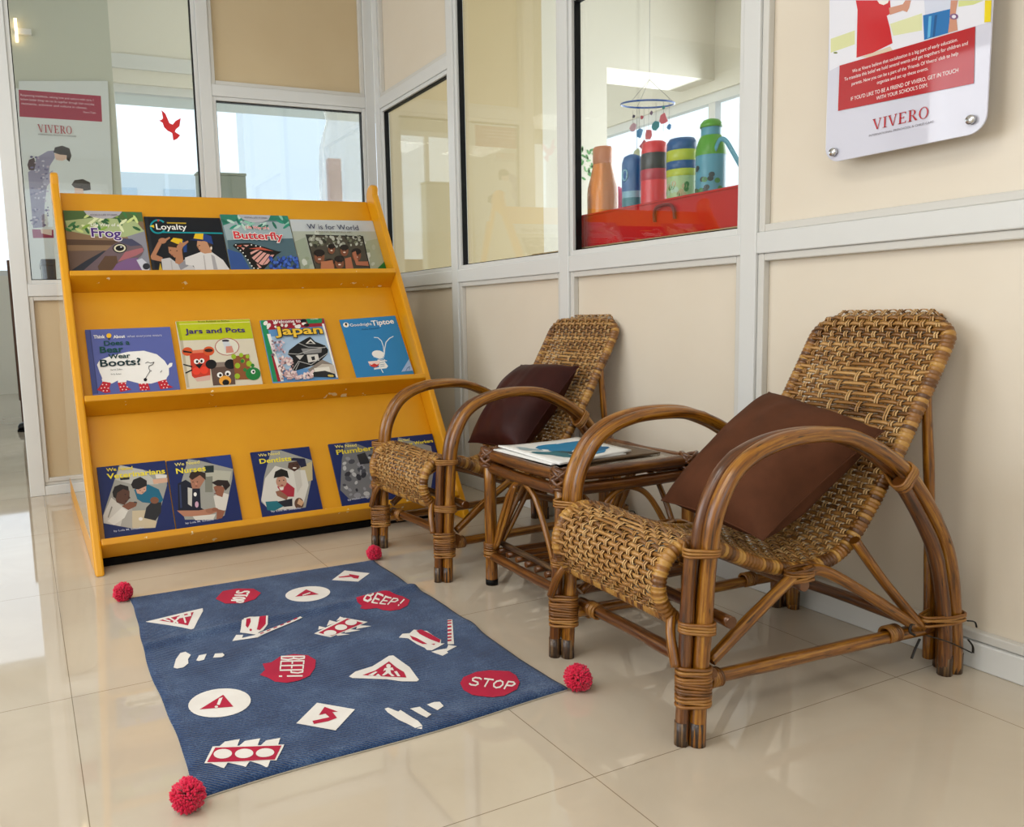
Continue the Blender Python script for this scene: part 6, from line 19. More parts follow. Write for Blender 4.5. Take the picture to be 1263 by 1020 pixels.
RUG_ART = [['#e9e6e2',[.2359,2.1986,.3825,2.2225,.3913,2.2231,.3873,2.1994,.3417,2.0884,.3346,2.0855,.3229,2.1012]],['#b3183a',[.2699,2.1884,.3634,2.2044,.3317,2.1143]],['#e9e6e2',[.2798,2.1869,.2942,2.1611,.2965,2.1697,.2821,2.1958]],['#e9e6e2',[.2938,2.1955,.3095,2.1374,.313,2.1459,.2973,2.2045]],['#e9e6e2',[.3014,2.1442,.3361,2.1991,.335,2.211,.3001,2.1555]],['#e9e6e2',[.332,2.2061,.3265,2.1316,.3312,2.1332,.3368,2.2078]],['#e9e6e2',[.3147,2.1733,.3514,2.1752,.353,2.1892,.3161,2.1872]],['#e9e6e2',[.3542,2.1932,.3534,2.1903,.3523,2.1879,.3509,2.1863,.3495,2.1856,.3481,2.1859,.3468,2.1871,.3459,2.1892,.3453,2.192,.3452,2.1951,.3455,2.1983,.3463,2.2012,.3474,2.2036,.3488,2.2053,.3502,2.206,.3517,2.2057,.3529,2.2044,.3539,2.2023,.3544,2.1996,.3545,2.1964]],['#b3183a',[.4391,2.2824,.4711,2.3361,.5129,2.3374,.5555,2.3096,.5649,2.2617,.5361,2.2205,.4964,2.208,.4548,2.23]],['#e9e6e2',[.5259,2.2729,.5338,2.2748,.5357,2.2859,.5278,2.284]],['#e9e6e2',[.533,2.2738,.5394,2.2865,.5382,2.2942,.5318,2.2814]],['#e9e6e2',[.5401,2.2917,.5347,2.3016,.5312,2.2912,.5366,2.2814]],['#e9e6e2',[.5361,2.3002,.5265,2.3043,.5239,2.293,.5334,2.289]],['#e9e6e2',[.5281,2.3045,.5151,2.2966,.5138,2.2856,.5268,2.2934]],['#e9e6e2',[.5179,2.2971,.508,2.3001,.5056,2.2889,.5155,2.2859]],['#e9e6e2',[.5103,2.2981,.5042,2.3082,.5009,2.2978,.507,2.2877]],['#e9e6e2',[.5028,2.2954,.5091,2.3083,.5078,2.3161,.5015,2.3031]],['#e9e6e2',[.5052,2.3037,.5131,2.3057,.5149,2.3171,.5069,2.3151]],['#e9e6e2',[.5289,2.2757,.5186,2.2554,.5199,2.2479,.5301,2.2681]],['#e9e6e2',[.5267,2.2664,.4947,2.2893,.492,2.2784,.5239,2.2557]],['#e9e6e2',[.5157,2.242,.5131,2.2547,.5092,2.2463,.5118,2.2337]],['#e9e6e2',[.5139,2.2527,.5029,2.2643,.4999,2.2538,.5109,2.2423]],['#e9e6e2',[.5045,2.2631,.4909,2.2691,.4885,2.2583,.502,2.2523]],['#e9e6e2',[.4926,2.269,.4832,2.2662,.4817,2.2553,.491,2.2582]],['#e9e6e2',[.4812,2.259,.484,2.2463,.4878,2.2546,.485,2.2674]],['#e9e6e2',[.4831,2.2483,.4942,2.2369,.497,2.2472,.486,2.2587]],['#e9e6e2',[.4925,2.238,.506,2.2321,.5085,2.2427,.4949,2.2487]],['#e9e6e2',[.5043,2.2321,.5137,2.2349,.5153,2.2456,.5059,2.2428]],['#e9e6e2',[.4738,2.2409,.5051,2.2187,.5078,2.2291,.4763,2.2514]],['#e9e6e2',[.5061,2.2305,.4993,2.2169,.5005,2.2097,.5074,2.2232]],['#e9e6e2',[.5031,2.2208,.4933,2.2214,.4913,2.2109,.5011,2.2103]],['#e9e6e2',[.4957,2.22,.4866,2.2313,.4837,2.2213,.4927,2.2101]],['#e9e6e2',[.4858,2.2196,.4922,2.2349,.4904,2.2411,.484,2.2257]],['#e9e6e2',[.4738,2.0946,.4904,2.0989,.5131,2.0857,.5201,2.0731,.527,2.0479,.5157,2.0132,.4949,1.9804,.4815,1.9736,.4742,1.9586,.4564,1.9784,.4394,1.9958]],['#b3183a',[.5116,2.0674,.5226,2.0505,.5113,2.0158,.4877,1.9846,.4816,1.993]],['#b3183a',[.4732,2.0582,.4841,2.0675,.4775,2.0352,.4636,2.0132,.4614,2.0244]],['#b3183a',[.4703,1.9966,.4689,1.993,.4671,1.9908,.4654,1.9906,.4642,1.9924,.4639,1.9958,.4645,1.9999,.4659,2.0035,.4676,2.0057,.4694,2.0059,.4705,2.0041,.4709,2.0006]],['#b3183a',[.4939,2.0723,.5023,2.0781,.4993,2.0692]],['#e9e6e2',[.4272,1.9856,.4429,1.9766,.435,1.9576,.4714,1.9603,.4713,1.9415,.4094,1.951]],['#e9e6e2',[.4681,1.9602,.5271,1.9816,.5262,1.9752,.4694,1.9407]],['#e9e6e2',[.4699,1.9611,.6054,2.0183,.609,2.0109,.4703,1.9439]],['#b3183a',[.4814,1.9612,.4918,1.9657,.4924,1.9606,.4818,1.9552]],['#b3183a',[.5012,1.9709,.5119,1.9756,.5124,1.9704,.5016,1.9649]],['#b3183a',[.5214,1.9809,.5322,1.9856,.5327,1.9803,.5217,1.9748]],['#b3183a',[.542,1.991,.5529,1.9958,.5534,1.9904,.5422,1.9848]],['#b3183a',[.5628,2.0013,.574,2.0061,.5744,2.0007,.563,1.995]],['#b3183a',[.5841,2.0117,.5954,2.0167,.5958,2.0112,.5842,2.0054]],['#e9e6e2',[.7423,2.1674,.7373,2.1563,.7303,2.1464,.7214,2.138,.7111,2.1314,.6997,2.127,.6877,2.1247,.6755,2.1246,.6635,2.1269,.6522,2.1312,.642,2.1376,.6332,2.1458,.6261,2.1554,.6211,2.1662,.6183,2.1778,.6178,2.1897,.6197,2.2016,.624,2.2129,.6306,2.2233,.6391,2.2322,.6494,2.2394,.661,2.2444,.6734,2.2472,.6862,2.2475,.6988,2.2454,.7108,2.2408,.7215,2.234,.7306,2.2253,.7377,2.215,.7426,2.2036,.745,2.1916,.7449,2.1793]],['#b3183a',[.6417,2.1792,.6877,2.221,.7065,2.1619]],['#e9e6e2',[.6623,2.1738,.6876,2.1816,.6895,2.1901,.6641,2.1821]],['#e9e6e2',[.7832,2.267,.8504,2.3358,.9067,2.2682,.8465,2.2128]],['#b3183a',[.8106,2.2856,.8469,2.2824,.848,2.2961,.8701,2.2614,.8563,2.2373,.8465,2.2473,.8445,2.2654,.811,2.2755]],['#b3183a',[.7787,2.0567,.8079,2.0814,.8443,2.0844,.8822,2.0621,.907,2.0292,.9118,1.9904,.8892,1.9573,.8589,1.9413,.834,1.9448,.818,1.9596,.8087,1.9818,.7778,1.9886,.7687,2.0029,.7795,2.0158,.7743,2.036]],['#e9e6e2',[.7937,2.0356,.8281,2.0735,.8286,2.0809,.7941,2.0427]],['#e9e6e2',[.8243,2.0721,.8334,2.0628,.8374,2.0714,.8282,2.0807]],['#e9e6e2',[.8343,2.0712,.8278,2.0554,.8307,2.0539,.8372,2.0698]],['#e9e6e2',[.8326,2.0622,.8197,2.0553,.8176,2.0468,.8305,2.0536]],['#e9e6e2',[.8225,2.0553,.8127,2.0636,.809,2.0551,.8187,2.0468]],['#e9e6e2',[.8186,2.0536,.8137,2.0359,.8176,2.0373,.8225,2.055]],['#e9e6e2',[.8186,2.044,.8033,2.0359,.8013,2.0275,.8166,2.0356]],['#e9e6e2',[.8061,2.0357,.7964,2.0455,.7927,2.0372,.8024,2.0275]],['#e9e6e2',[.8585,2.0499,.8452,2.0634,.8413,2.0549,.8545,2.0415]],['#e9e6e2',[.8457,2.0636,.8109,2.0259,.8104,2.0188,.845,2.0562]],['#e9e6e2',[.8094,2.0204,.8224,2.0074,.8262,2.0155,.8132,2.0286]],['#e9e6e2',[.8252,2.0375,.8362,2.0263,.8401,2.0346,.829,2.0458]],['#e9e6e2',[.8753,2.0328,.8621,2.0462,.8581,2.0378,.8712,2.0244]],['#e9e6e2',[.8626,2.0463,.8276,2.0092,.827,2.0022,.8619,2.0391]],['#e9e6e2',[.826,2.0038,.839,1.9908,.8428,1.9988,.8298,2.0119]],['#e9e6e2',[.8419,2.0206,.8529,2.0095,.8568,2.0177,.8458,2.0289]],['#e9e6e2',[.8435,1.9856,.8786,2.0221,.8793,2.0293,.8441,1.9926]],['#e9e6e2',[.8748,2.0208,.8845,2.011,.8885,2.0193,.8789,2.0291]],['#e9e6e2',[.8846,2.0177,.8798,2.0024,.8837,2.0038,.8885,2.0191]],['#e9e6e2',[.8849,2.0105,.8698,2.0016,.8678,1.9935,.8828,2.0023]],['#e9e6e2',[.8728,2.0017,.8618,2.0113,.8579,2.0031,.8688,1.9936]],['#e9e6e2',[.9014,2.0068,.8772,1.9822,.8765,1.9753,.9007,1.9997]],['#e9e6e2',[.8719,1.9767,.866,1.9707,.8653,1.9639,.8712,1.9699]],['#e9e6e2',[.6018,1.8949,.7076,1.959,.7502,1.9032,.6289,1.8493]],['#e9e6e2',[.6194,1.9137,.6287,1.9359,.6422,1.9153]],['#e9e6e2',[.6466,1.9276,.6665,1.9619,.6788,1.9393]],['#e9e6e2',[.6805,1.9487,.6999,1.972,.7082,1.9513]],['#e9e6e2',[.7188,1.896,.7471,1.8716,.7057,1.8718]],['#e9e6e2',[.6836,1.8865,.7125,1.8582,.6702,1.8604]],['#e9e6e2',[.6533,1.8701,.6781,1.8435,.6461,1.8506]],['#b3183a',[.6124,1.8936,.7112,1.9496,.7367,1.9008,.6344,1.8555]],['#e9e6e2',[.7239,1.9127,.7211,1.9073,.7172,1.903,.7126,1.9002,.7078,1.8992,.7031,1.9,.6991,1.9027,.6962,1.9068,.6946,1.9121,.6944,1.9181,.6958,1.924,.6985,1.9295,.7024,1.9339,.707,1.9368,.7119,1.9379,.7167,1.937,.7207,1.9343,.7237,1.93,.7253,1.9246,.7254,1.9186]],['#e9e6e2',[.6896,1.8934,.6869,1.8881,.6831,1.884,.6785,1.8813,.6736,1.8804,.6689,1.8814,.6647,1.884,.6616,1.8882,.6598,1.8934,.6595,1.8992,.6607,1.9051,.6633,1.9104,.6671,1.9147,.6718,1.9174,.6767,1.9184,.6816,1.9174,.6858,1.9147,.6889,1.9105,.6907,1.9051,.6909,1.8992]],['#e9e6e2',[.6526,1.8711,.6501,1.866,.6463,1.862,.6417,1.8595,.6368,1.8587,.632,1.8597,.6277,1.8624,.6244,1.8665,.6225,1.8717,.622,1.8774,.623,1.8831,.6255,1.8882,.6293,1.8923,.6339,1.8949,.6389,1.8958,.6438,1.8948,.6481,1.892,.6514,1.8878,.6534,1.8825,.6538,1.8768]],['#e9e6e2',[.2541,1.8638,.2666,1.909,.2825,1.9419,.2948,1.9435,.3028,1.9177,.292,1.8946,.2886,1.8705,.2746,1.8538,.2604,1.8548]],['#e9e6e2',[.308,1.8773,.3191,1.9042,.3372,1.9041,.3247,1.872,.3126,1.8707]],['#e9e6e2',[.3457,1.8724,.3549,1.8948,.3718,1.8886,.3731,1.8736,.3652,1.8655]],['#b3183a',[.4186,1.7266,.4363,1.7475,.4398,1.7828,.4594,1.7793,.4864,1.8006,.5191,1.7968,.5462,1.7746,.5538,1.7402,.5383,1.7005,.5149,1.6674,.4872,1.6561,.4603,1.6585,.4385,1.6776,.4304,1.7048]],['#e9e6e2',[.4873,1.7932,.5364,1.7678,.5388,1.7754,.4895,1.801]],['#e9e6e2',[.5362,1.7755,.5306,1.7605,.5332,1.7581,.5388,1.773]],['#e9e6e2',[.5347,1.7652,.5209,1.767,.519,1.7593,.5327,1.7575]],['#e9e6e2',[.5231,1.7659,.5116,1.7771,.5089,1.7698,.5204,1.7587]],['#e9e6e2',[.512,1.77,.5161,1.7858,.513,1.7865,.5089,1.7708]],['#e9e6e2',[.5129,1.7766,.4975,1.7767,.4959,1.769,.5112,1.7689]],['#e9e6e2',[.4998,1.7757,.4858,1.7894,.4832,1.7821,.4971,1.7685]],['#e9e6e2',[.4858,1.7815,.4914,1.7976,.4888,1.8001,.4832,1.784]],['#e9e6e2',[.5222,1.7291,.5298,1.7492,.5273,1.7516,.5197,1.7315]],['#e9e6e2',[.5298,1.7515,.4811,1.7767,.479,1.7692,.5274,1.7441]],['#e9e6e2',[.4804,1.7759,.4733,1.7556,.4759,1.7531,.483,1.7735]],['#e9e6e2',[.5038,1.7638,.4975,1.7463,.5001,1.7439,.5064,1.7613]],['#e9e6e2',[.5136,1.7065,.521,1.726,.5185,1.7284,.5111,1.7088]],['#e9e6e2',[.521,1.7283,.473,1.7532,.4709,1.7458,.5187,1.721]],['#e9e6e2',[.4722,1.7524,.4654,1.7325,.4679,1.7301,.4748,1.75]],['#e9e6e2',[.4954,1.7404,.4892,1.7234,.4917,1.721,.4979,1.738]],['#e9e6e2',[.463,1.723,.5102,1.6986,.5124,1.7056,.465,1.7302]],['#e9e6e2',[.51,1.7058,.5044,1.6911,.5069,1.6887,.5125,1.7034]],['#e9e6e2',[.5082,1.6955,.4956,1.6958,.494,1.6887,.5066,1.6883]],['#e9e6e2',[.4977,1.6949,.4839,1.7068,.4815,1.7,.4953,1.6882]],['#e9e6e2',[.4843,1.7001,.4888,1.7165,.4858,1.7175,.4814,1.7011]],['#e9e6e2',[.5014,1.6766,.4705,1.6926,.4685,1.6857,.4993,1.6698]],['#e9e6e2',[.461,1.6975,.4548,1.7007,.4528,1.6938,.459,1.6906]],['#e9e6e2',[.371,1.6209,.3673,1.6089,.3614,1.5983,.3537,1.5893,.3444,1.5822,.3339,1.5774,.3226,1.5748,.3109,1.5747,.2992,1.5769,.288,1.5813,.2775,1.5879,.2682,1.5964,.2604,1.6065,.2544,1.6178,.2504,1.6301,.2487,1.6428,.2492,1.6555,.252,1.6678,.2572,1.679,.2644,1.6889,.2736,1.6969,.2842,1.7026,.296,1.7059,.3085,1.7065,.321,1.7044,.3331,1.6997,.3443,1.6925,.3541,1.6832,.362,1.6721,.3679,1.6598,.3714,1.6469,.3724,1.6337]],['#b3183a',[.2673,1.6299,.3245,1.6704,.3312,1.6073]],['#e9e6e2',[.313,1.6568,.3211,1.6586,.3077,1.6273,.3026,1.6318]],['#e9e6e2',[.3031,1.6212,.3022,1.6191,.3007,1.6181,.299,1.6183,.2975,1.6198,.2967,1.6222,.2967,1.6247,.2977,1.6268,.2992,1.6278,.3009,1.6275,.3024,1.626,.3032,1.6237]],['#e9e6e2',[.2346,1.4185,.2602,1.469,.3809,1.4123,.3512,1.3617]],['#e9e6e2',[.27,1.4622,.2845,1.4757,.3117,1.4717,.3012,1.4488]],['#e9e6e2',[.3022,1.4461,.3189,1.4605,.3469,1.4561,.3344,1.4306]],['#e9e6e2',[.3387,1.4282,.3545,1.4432,.3811,1.4395,.3693,1.4151]],['#e9e6e2',[.2442,1.4152,.2721,1.4,.2621,1.3829]],['#e9e6e2',[.2749,1.3985,.3073,1.3822,.2969,1.3659]],['#e9e6e2',[.3101,1.3807,.3413,1.3664,.3307,1.3476]],['#b3183a',[.2397,1.419,.2634,1.4616,.3747,1.4107,.3489,1.3649]],['#e9e6e2',[.2865,1.4267,.2847,1.4219,.2816,1.4182,.2775,1.4159,.2728,1.4152,.2679,1.4162,.2633,1.4189,.2594,1.4228,.2567,1.4278,.2553,1.4332,.2554,1.4386,.2571,1.4435,.2601,1.4474,.2643,1.4498,.2691,1.4505,.2741,1.4495,.2788,1.4468,.2827,1.4427,.2854,1.4377,.2868,1.4322]],['#e9e6e2',[.3215,1.409,.3196,1.4043,.3164,1.4006,.3122,1.3983,.3074,1.3977,.3025,1.3987,.2979,1.4014,.2941,1.4053,.2914,1.4102,.2901,1.4156,.2904,1.421,.2922,1.4258,.2953,1.4296,.2995,1.4319,.3044,1.4326,.3094,1.4316,.3141,1.4289,.318,1.4249,.3207,1.4199,.3219,1.4144]],['#e9e6e2',[.356,1.3922,.354,1.3876,.3507,1.3839,.3464,1.3817,.3416,1.3811,.3366,1.3822,.3321,1.3848,.3283,1.3887,.3257,1.3936,.3245,1.3989,.3249,1.4042,.3268,1.409,.33,1.4127,.3343,1.415,.3393,1.4157,.3443,1.4146,.349,1.412,.3528,1.4079,.3554,1.403,.3565,1.3976]],['#e9e6e2',[.5901,1.6226,.6118,1.6394,.6569,1.6481,.7121,1.6812,.7218,1.6785,.7287,1.6033,.7184,1.5344,.7107,1.5292,.6816,1.5471,.6587,1.5719,.5944,1.612]],['#b3183a',[.619,1.6146,.6538,1.6242,.6997,1.653,.7018,1.6142,.7065,1.5861,.6993,1.5572]],['#e9e6e2',[.6931,1.6277,.6915,1.6248,.6897,1.6225,.6878,1.621,.6859,1.6203,.6843,1.6206,.6831,1.6219,.6825,1.6239,.6824,1.6266,.683,1.6297,.684,1.6328,.6856,1.6357,.6874,1.6381,.6894,1.6397,.6913,1.6403,.6929,1.64,.6941,1.6388,.6947,1.6366,.6948,1.6339,.6942,1.6308]],['#e9e6e2',[.6764,1.6242,.6934,1.6189,.6901,1.6037,.6837,1.609,.6786,1.5935,.6796,1.5764,.6735,1.5782,.673,1.5966,.6595,1.5893,.6563,1.5936,.671,1.6061,.6754,1.6137,.6677,1.6121]],['#e9e6e2',[.63,1.6084,.6509,1.6174,.6545,1.6137,.6369,1.6004]],['#e9e6e2',[.6877,1.5984,.6942,1.5972,.69,1.569,.6845,1.572]],['#e9e6e2',[.6424,1.5973,.6522,1.6042,.6529,1.5898]],['#e9e6e2',[.4247,1.479,.4882,1.5399,.5464,1.4748,.483,1.4154]],['#b3183a',[.4554,1.4717,.4901,1.469,.4875,1.487,.4742,1.4877,.4957,1.5146,.5124,1.4821,.5021,1.4857,.5021,1.4591,.4821,1.4551,.4539,1.4584]],['#e9e6e2',[.7745,1.7619,.7908,1.7763,.8073,1.77,.826,1.7845,.8368,1.7741,.8511,1.7627,.8552,1.7239,.8592,1.7013,.8486,1.6825,.8567,1.6779,.8336,1.6667,.8121,1.658,.8026,1.6653,.8037,1.679,.7967,1.7072,.7928,1.7474]],['#b3183a',[.8279,1.776,.8415,1.7756,.8511,1.7469,.8577,1.7022,.8474,1.6861,.8381,1.7134,.8276,1.7552]],['#b3183a',[.8023,1.7594,.8118,1.7386,.819,1.6945,.8086,1.7004,.7989,1.7358]],['#b3183a',[.8265,1.6902,.8362,1.6867,.8293,1.6808]],['#e9e6e2',[.9336,1.8086,.9441,1.8025,.874,1.6631,.8606,1.6707]],['#e9e6e2',[.807,1.6515,.8245,1.6528,.8474,1.6493,.8601,1.6661,.8739,1.6486,.8397,1.6348,.8388,1.6259,.8198,1.6183]],['#b3183a',[.9299,1.8016,.9399,1.7993,.9351,1.7896,.9244,1.7913]],['#b3183a',[.9199,1.7827,.9298,1.7804,.9251,1.7709,.9145,1.7726]],['#b3183a',[.9101,1.7642,.9198,1.7618,.9153,1.7525,.9048,1.7542]],['#b3183a',[.9005,1.746,.9101,1.7437,.9056,1.7345,.8953,1.7362]],['#b3183a',[.891,1.7282,.9006,1.7258,.8962,1.7169,.886,1.7186]],['#b3183a',[.8818,1.7107,.8912,1.7084,.8869,1.6996,.8768,1.7013]],['#b3183a',[.8727,1.6936,.8821,1.6912,.8779,1.6826,.8679,1.6844]],['#b3183a',[.7872,1.4748,.8071,1.496,.8432,1.5043,.8729,1.4973,.9089,1.4722,.9104,1.4474,.9,1.4162,.8756,1.3897,.8362,1.3756,.8135,1.3841,.7839,1.4149,.7783,1.444]],['#e9e6e2',[.8374,1.4678,.8368,1.477,.8322,1.4726,.8328,1.4634]],['#e9e6e2',[.8373,1.4757,.8289,1.484,.825,1.4778,.8333,1.4696]],['#e9e6e2',[.83,1.4837,.8203,1.4813,.8181,1.4748,.8277,1.4773]],['#e9e6e2',[.8202,1.4811,.814,1.4705,.8167,1.4687,.8229,1.4794]],['#e9e6e2',[.8138,1.47,.8192,1.4546,.8235,1.4598,.8182,1.4753]],['#e9e6e2',[.82,1.4603,.815,1.4491,.8185,1.4489,.8236,1.4601]],['#e9e6e2',[.8199,1.4544,.8099,1.4515,.8079,1.4453,.8178,1.4481]],['#e9e6e2',[.8127,1.451,.8044,1.459,.8007,1.4531,.8089,1.4451]],['#e9e6e2',[.8056,1.4561,.8048,1.4652,.8004,1.4609,.8012,1.4518]],['#e9e6e2',[.8397,1.4634,.8548,1.4486,.8588,1.4545,.8437,1.4694]],['#e9e6e2',[.8504,1.4626,.823,1.4355,.8235,1.4311,.8509,1.4581]],['#e9e6e2',[.8698,1.4443,.8592,1.4456,.8561,1.4393,.8666,1.438]],['#e9e6e2',[.8606,1.446,.8471,1.4379,.846,1.4322,.8595,1.4403]],['#e9e6e2',[.8477,1.4386,.8389,1.4247,.8414,1.4228,.8503,1.4367]],['#e9e6e2',[.8389,1.4246,.8402,1.4139,.8447,1.4183,.8434,1.429]],['#e9e6e2',[.8398,1.4145,.8502,1.4132,.8532,1.4193,.8428,1.4206]],['#e9e6e2',[.8488,1.4128,.8622,1.4206,.8633,1.4263,.8499,1.4183]],['#e9e6e2',[.8615,1.4199,.8706,1.4338,.868,1.4358,.859,1.4218]],['#e9e6e2',[.8706,1.4339,.8694,1.4449,.8647,1.4404,.866,1.4294]],['#e9e6e2',[.8534,1.4021,.8812,1.4282,.8808,1.4327,.853,1.4064]],['#e9e6e2',[.8768,1.4269,.8863,1.4176,.8904,1.4234,.881,1.4327]],['#e9e6e2',[.8858,1.4216,.8833,1.4102,.8878,1.4127,.8903,1.4242]],['#e9e6e2',[.8881,1.4166,.8752,1.411,.8735,1.4052,.8864,1.4107]],['#e9e6e2',[.8784,1.4109,.8677,1.4203,.8638,1.4145,.8744,1.4052]],['#e9e6e2',[.6,1.4486,.6082,1.4495,.619,1.4244,.6258,1.4288,.6291,1.4122,.6369,1.3698,.6364,1.3498,.6304,1.3406,.6208,1.349,.6058,1.3953,.599,1.4321]],['#e9e6e2',[.6451,1.4249,.6657,1.4225,.6717,1.3819,.6574,1.3734]],['#e9e6e2',[.6824,1.4237,.7001,1.4265,.7109,1.4219,.7095,1.4017,.6904,1.3917]]]
POSTER_ART = [['#e3e4ee',[1.3918,1.4877,1.0308,1.3663,1.0295,1.3262,1.0587,1.3273,1.3591,1.3336,1.3862,1.3289]],['#d6d9a4',[1.3853,1.4004,1.3237,1.4005,1.3226,1.3701,1.3842,1.3691]],['#d9dcae',[1.2394,1.3879,1.1688,1.3872,1.1672,1.3525,1.231,1.361]],['#cfd68e',[1.0947,1.3878,1.0449,1.371,1.0649,1.3697,1.0941,1.3753]],['#6d7a2c',[1.3657,1.3638,1.3664,1.3631,1.3684,1.3629,1.3712,1.3635,1.374,1.3645,1.3761,1.3658,1.3769,1.367,1.3762,1.3677,1.3741,1.3679,1.3713,1.3673,1.3685,1.3663,1.3664,1.365]],['#d8c6b0',[1.3082,1.3378,1.2374,1.3407,1.2296,1.3296,1.2872,1.3319]],['#c40f22',[1.3235,1.4648,1.3185,1.4425,1.3172,1.3394,1.2772,1.3387,1.2318,1.3458,1.239,1.379,1.2475,1.4073,1.2379,1.4095,1.2415,1.4371]],['#e9e4e0',[1.2715,1.4473,1.2439,1.438,1.2462,1.4334,1.256,1.4323,1.2662,1.4388]],['#c98f78',[1.2433,1.4223,1.2119,1.4194,1.2065,1.4254,1.1942,1.4213,1.1973,1.4072,1.2017,1.4,1.2114,1.4062,1.2402,1.4068]],['#ccd2e4',[1.1654,1.4116,1.1084,1.3924,1.1101,1.3744,1.1618,1.3815]],['#1f70b4',[1.1663,1.3821,1.1102,1.3765,1.111,1.3303,1.1617,1.3316]],['#5fb0dc',[1.1539,1.376,1.1481,1.3754,1.1493,1.3343,1.155,1.3326]],['#14528c',[1.1414,1.3741,1.136,1.3732,1.1394,1.3313,1.1438,1.3318]],['#c98f78',[1.1097,1.3928,1.0955,1.3881,1.0986,1.3645,1.0963,1.3514,1.0931,1.3298,1.1123,1.3307,1.1101,1.3558]],['#7d5a86',[1.0931,1.3561,1.0935,1.3545,1.0946,1.3532,1.0964,1.3525,1.0988,1.3525,1.1014,1.353,1.1041,1.3541,1.1066,1.3557,1.1085,1.3577,1.1098,1.3597,1.1104,1.3616,1.11,1.3633,1.1089,1.3646,1.107,1.3653,1.1046,1.3653,1.102,1.3647,1.0993,1.3636,1.0969,1.362,1.0949,1.3601,1.0937,1.3581]],['#e6e2ee',[1.0974,1.3575,1.0979,1.356,1.0994,1.3553,1.1016,1.3555,1.1037,1.3567,1.1054,1.3584,1.106,1.3603,1.1055,1.3617,1.104,1.3625,1.1019,1.3622,1.0997,1.3611,1.0981,1.3594]],['#e6cf12',[1.0428,1.3703,1.0304,1.3662,1.0299,1.3263,1.0419,1.3289]],['#b00a1e',[1.3591,1.3336,1.0587,1.3265,1.056,1.2174,1.3598,1.2327]]]
POSTER_TEXT = [['We at Vivero believe that socialization is a big part of early education.',1.3257,1.0916,1.3105,1.3066,0.0075],['To translate this belief we hold several events and get togethers for children and',1.3452,1.0713,1.2991,1.2925,0.0077],["parents. Now you can be a part of the 'Friends Of Vivero' club to help",1.3263,1.0893,1.284,1.2783,0.0075],['organize and set up these events.',1.2642,1.1498,1.2683,1.2682,0.0074],["IF YOU'D LIKE TO BE A FRIEND OF VIVERO, GET IN TOUCH",1.3271,1.0877,1.2498,1.2454,0.0086],["WITH YOUR SCHOOL'S DSM.",1.2644,1.1491,1.235,1.2337,0.0083],['VIVERO',1.2706,1.1416,1.1742,1.1679,0.0234],['INTERNATIONAL PRESCHOOL & CHILD CARE',1.2788,1.1335,1.1597,1.1567,0.0046]]
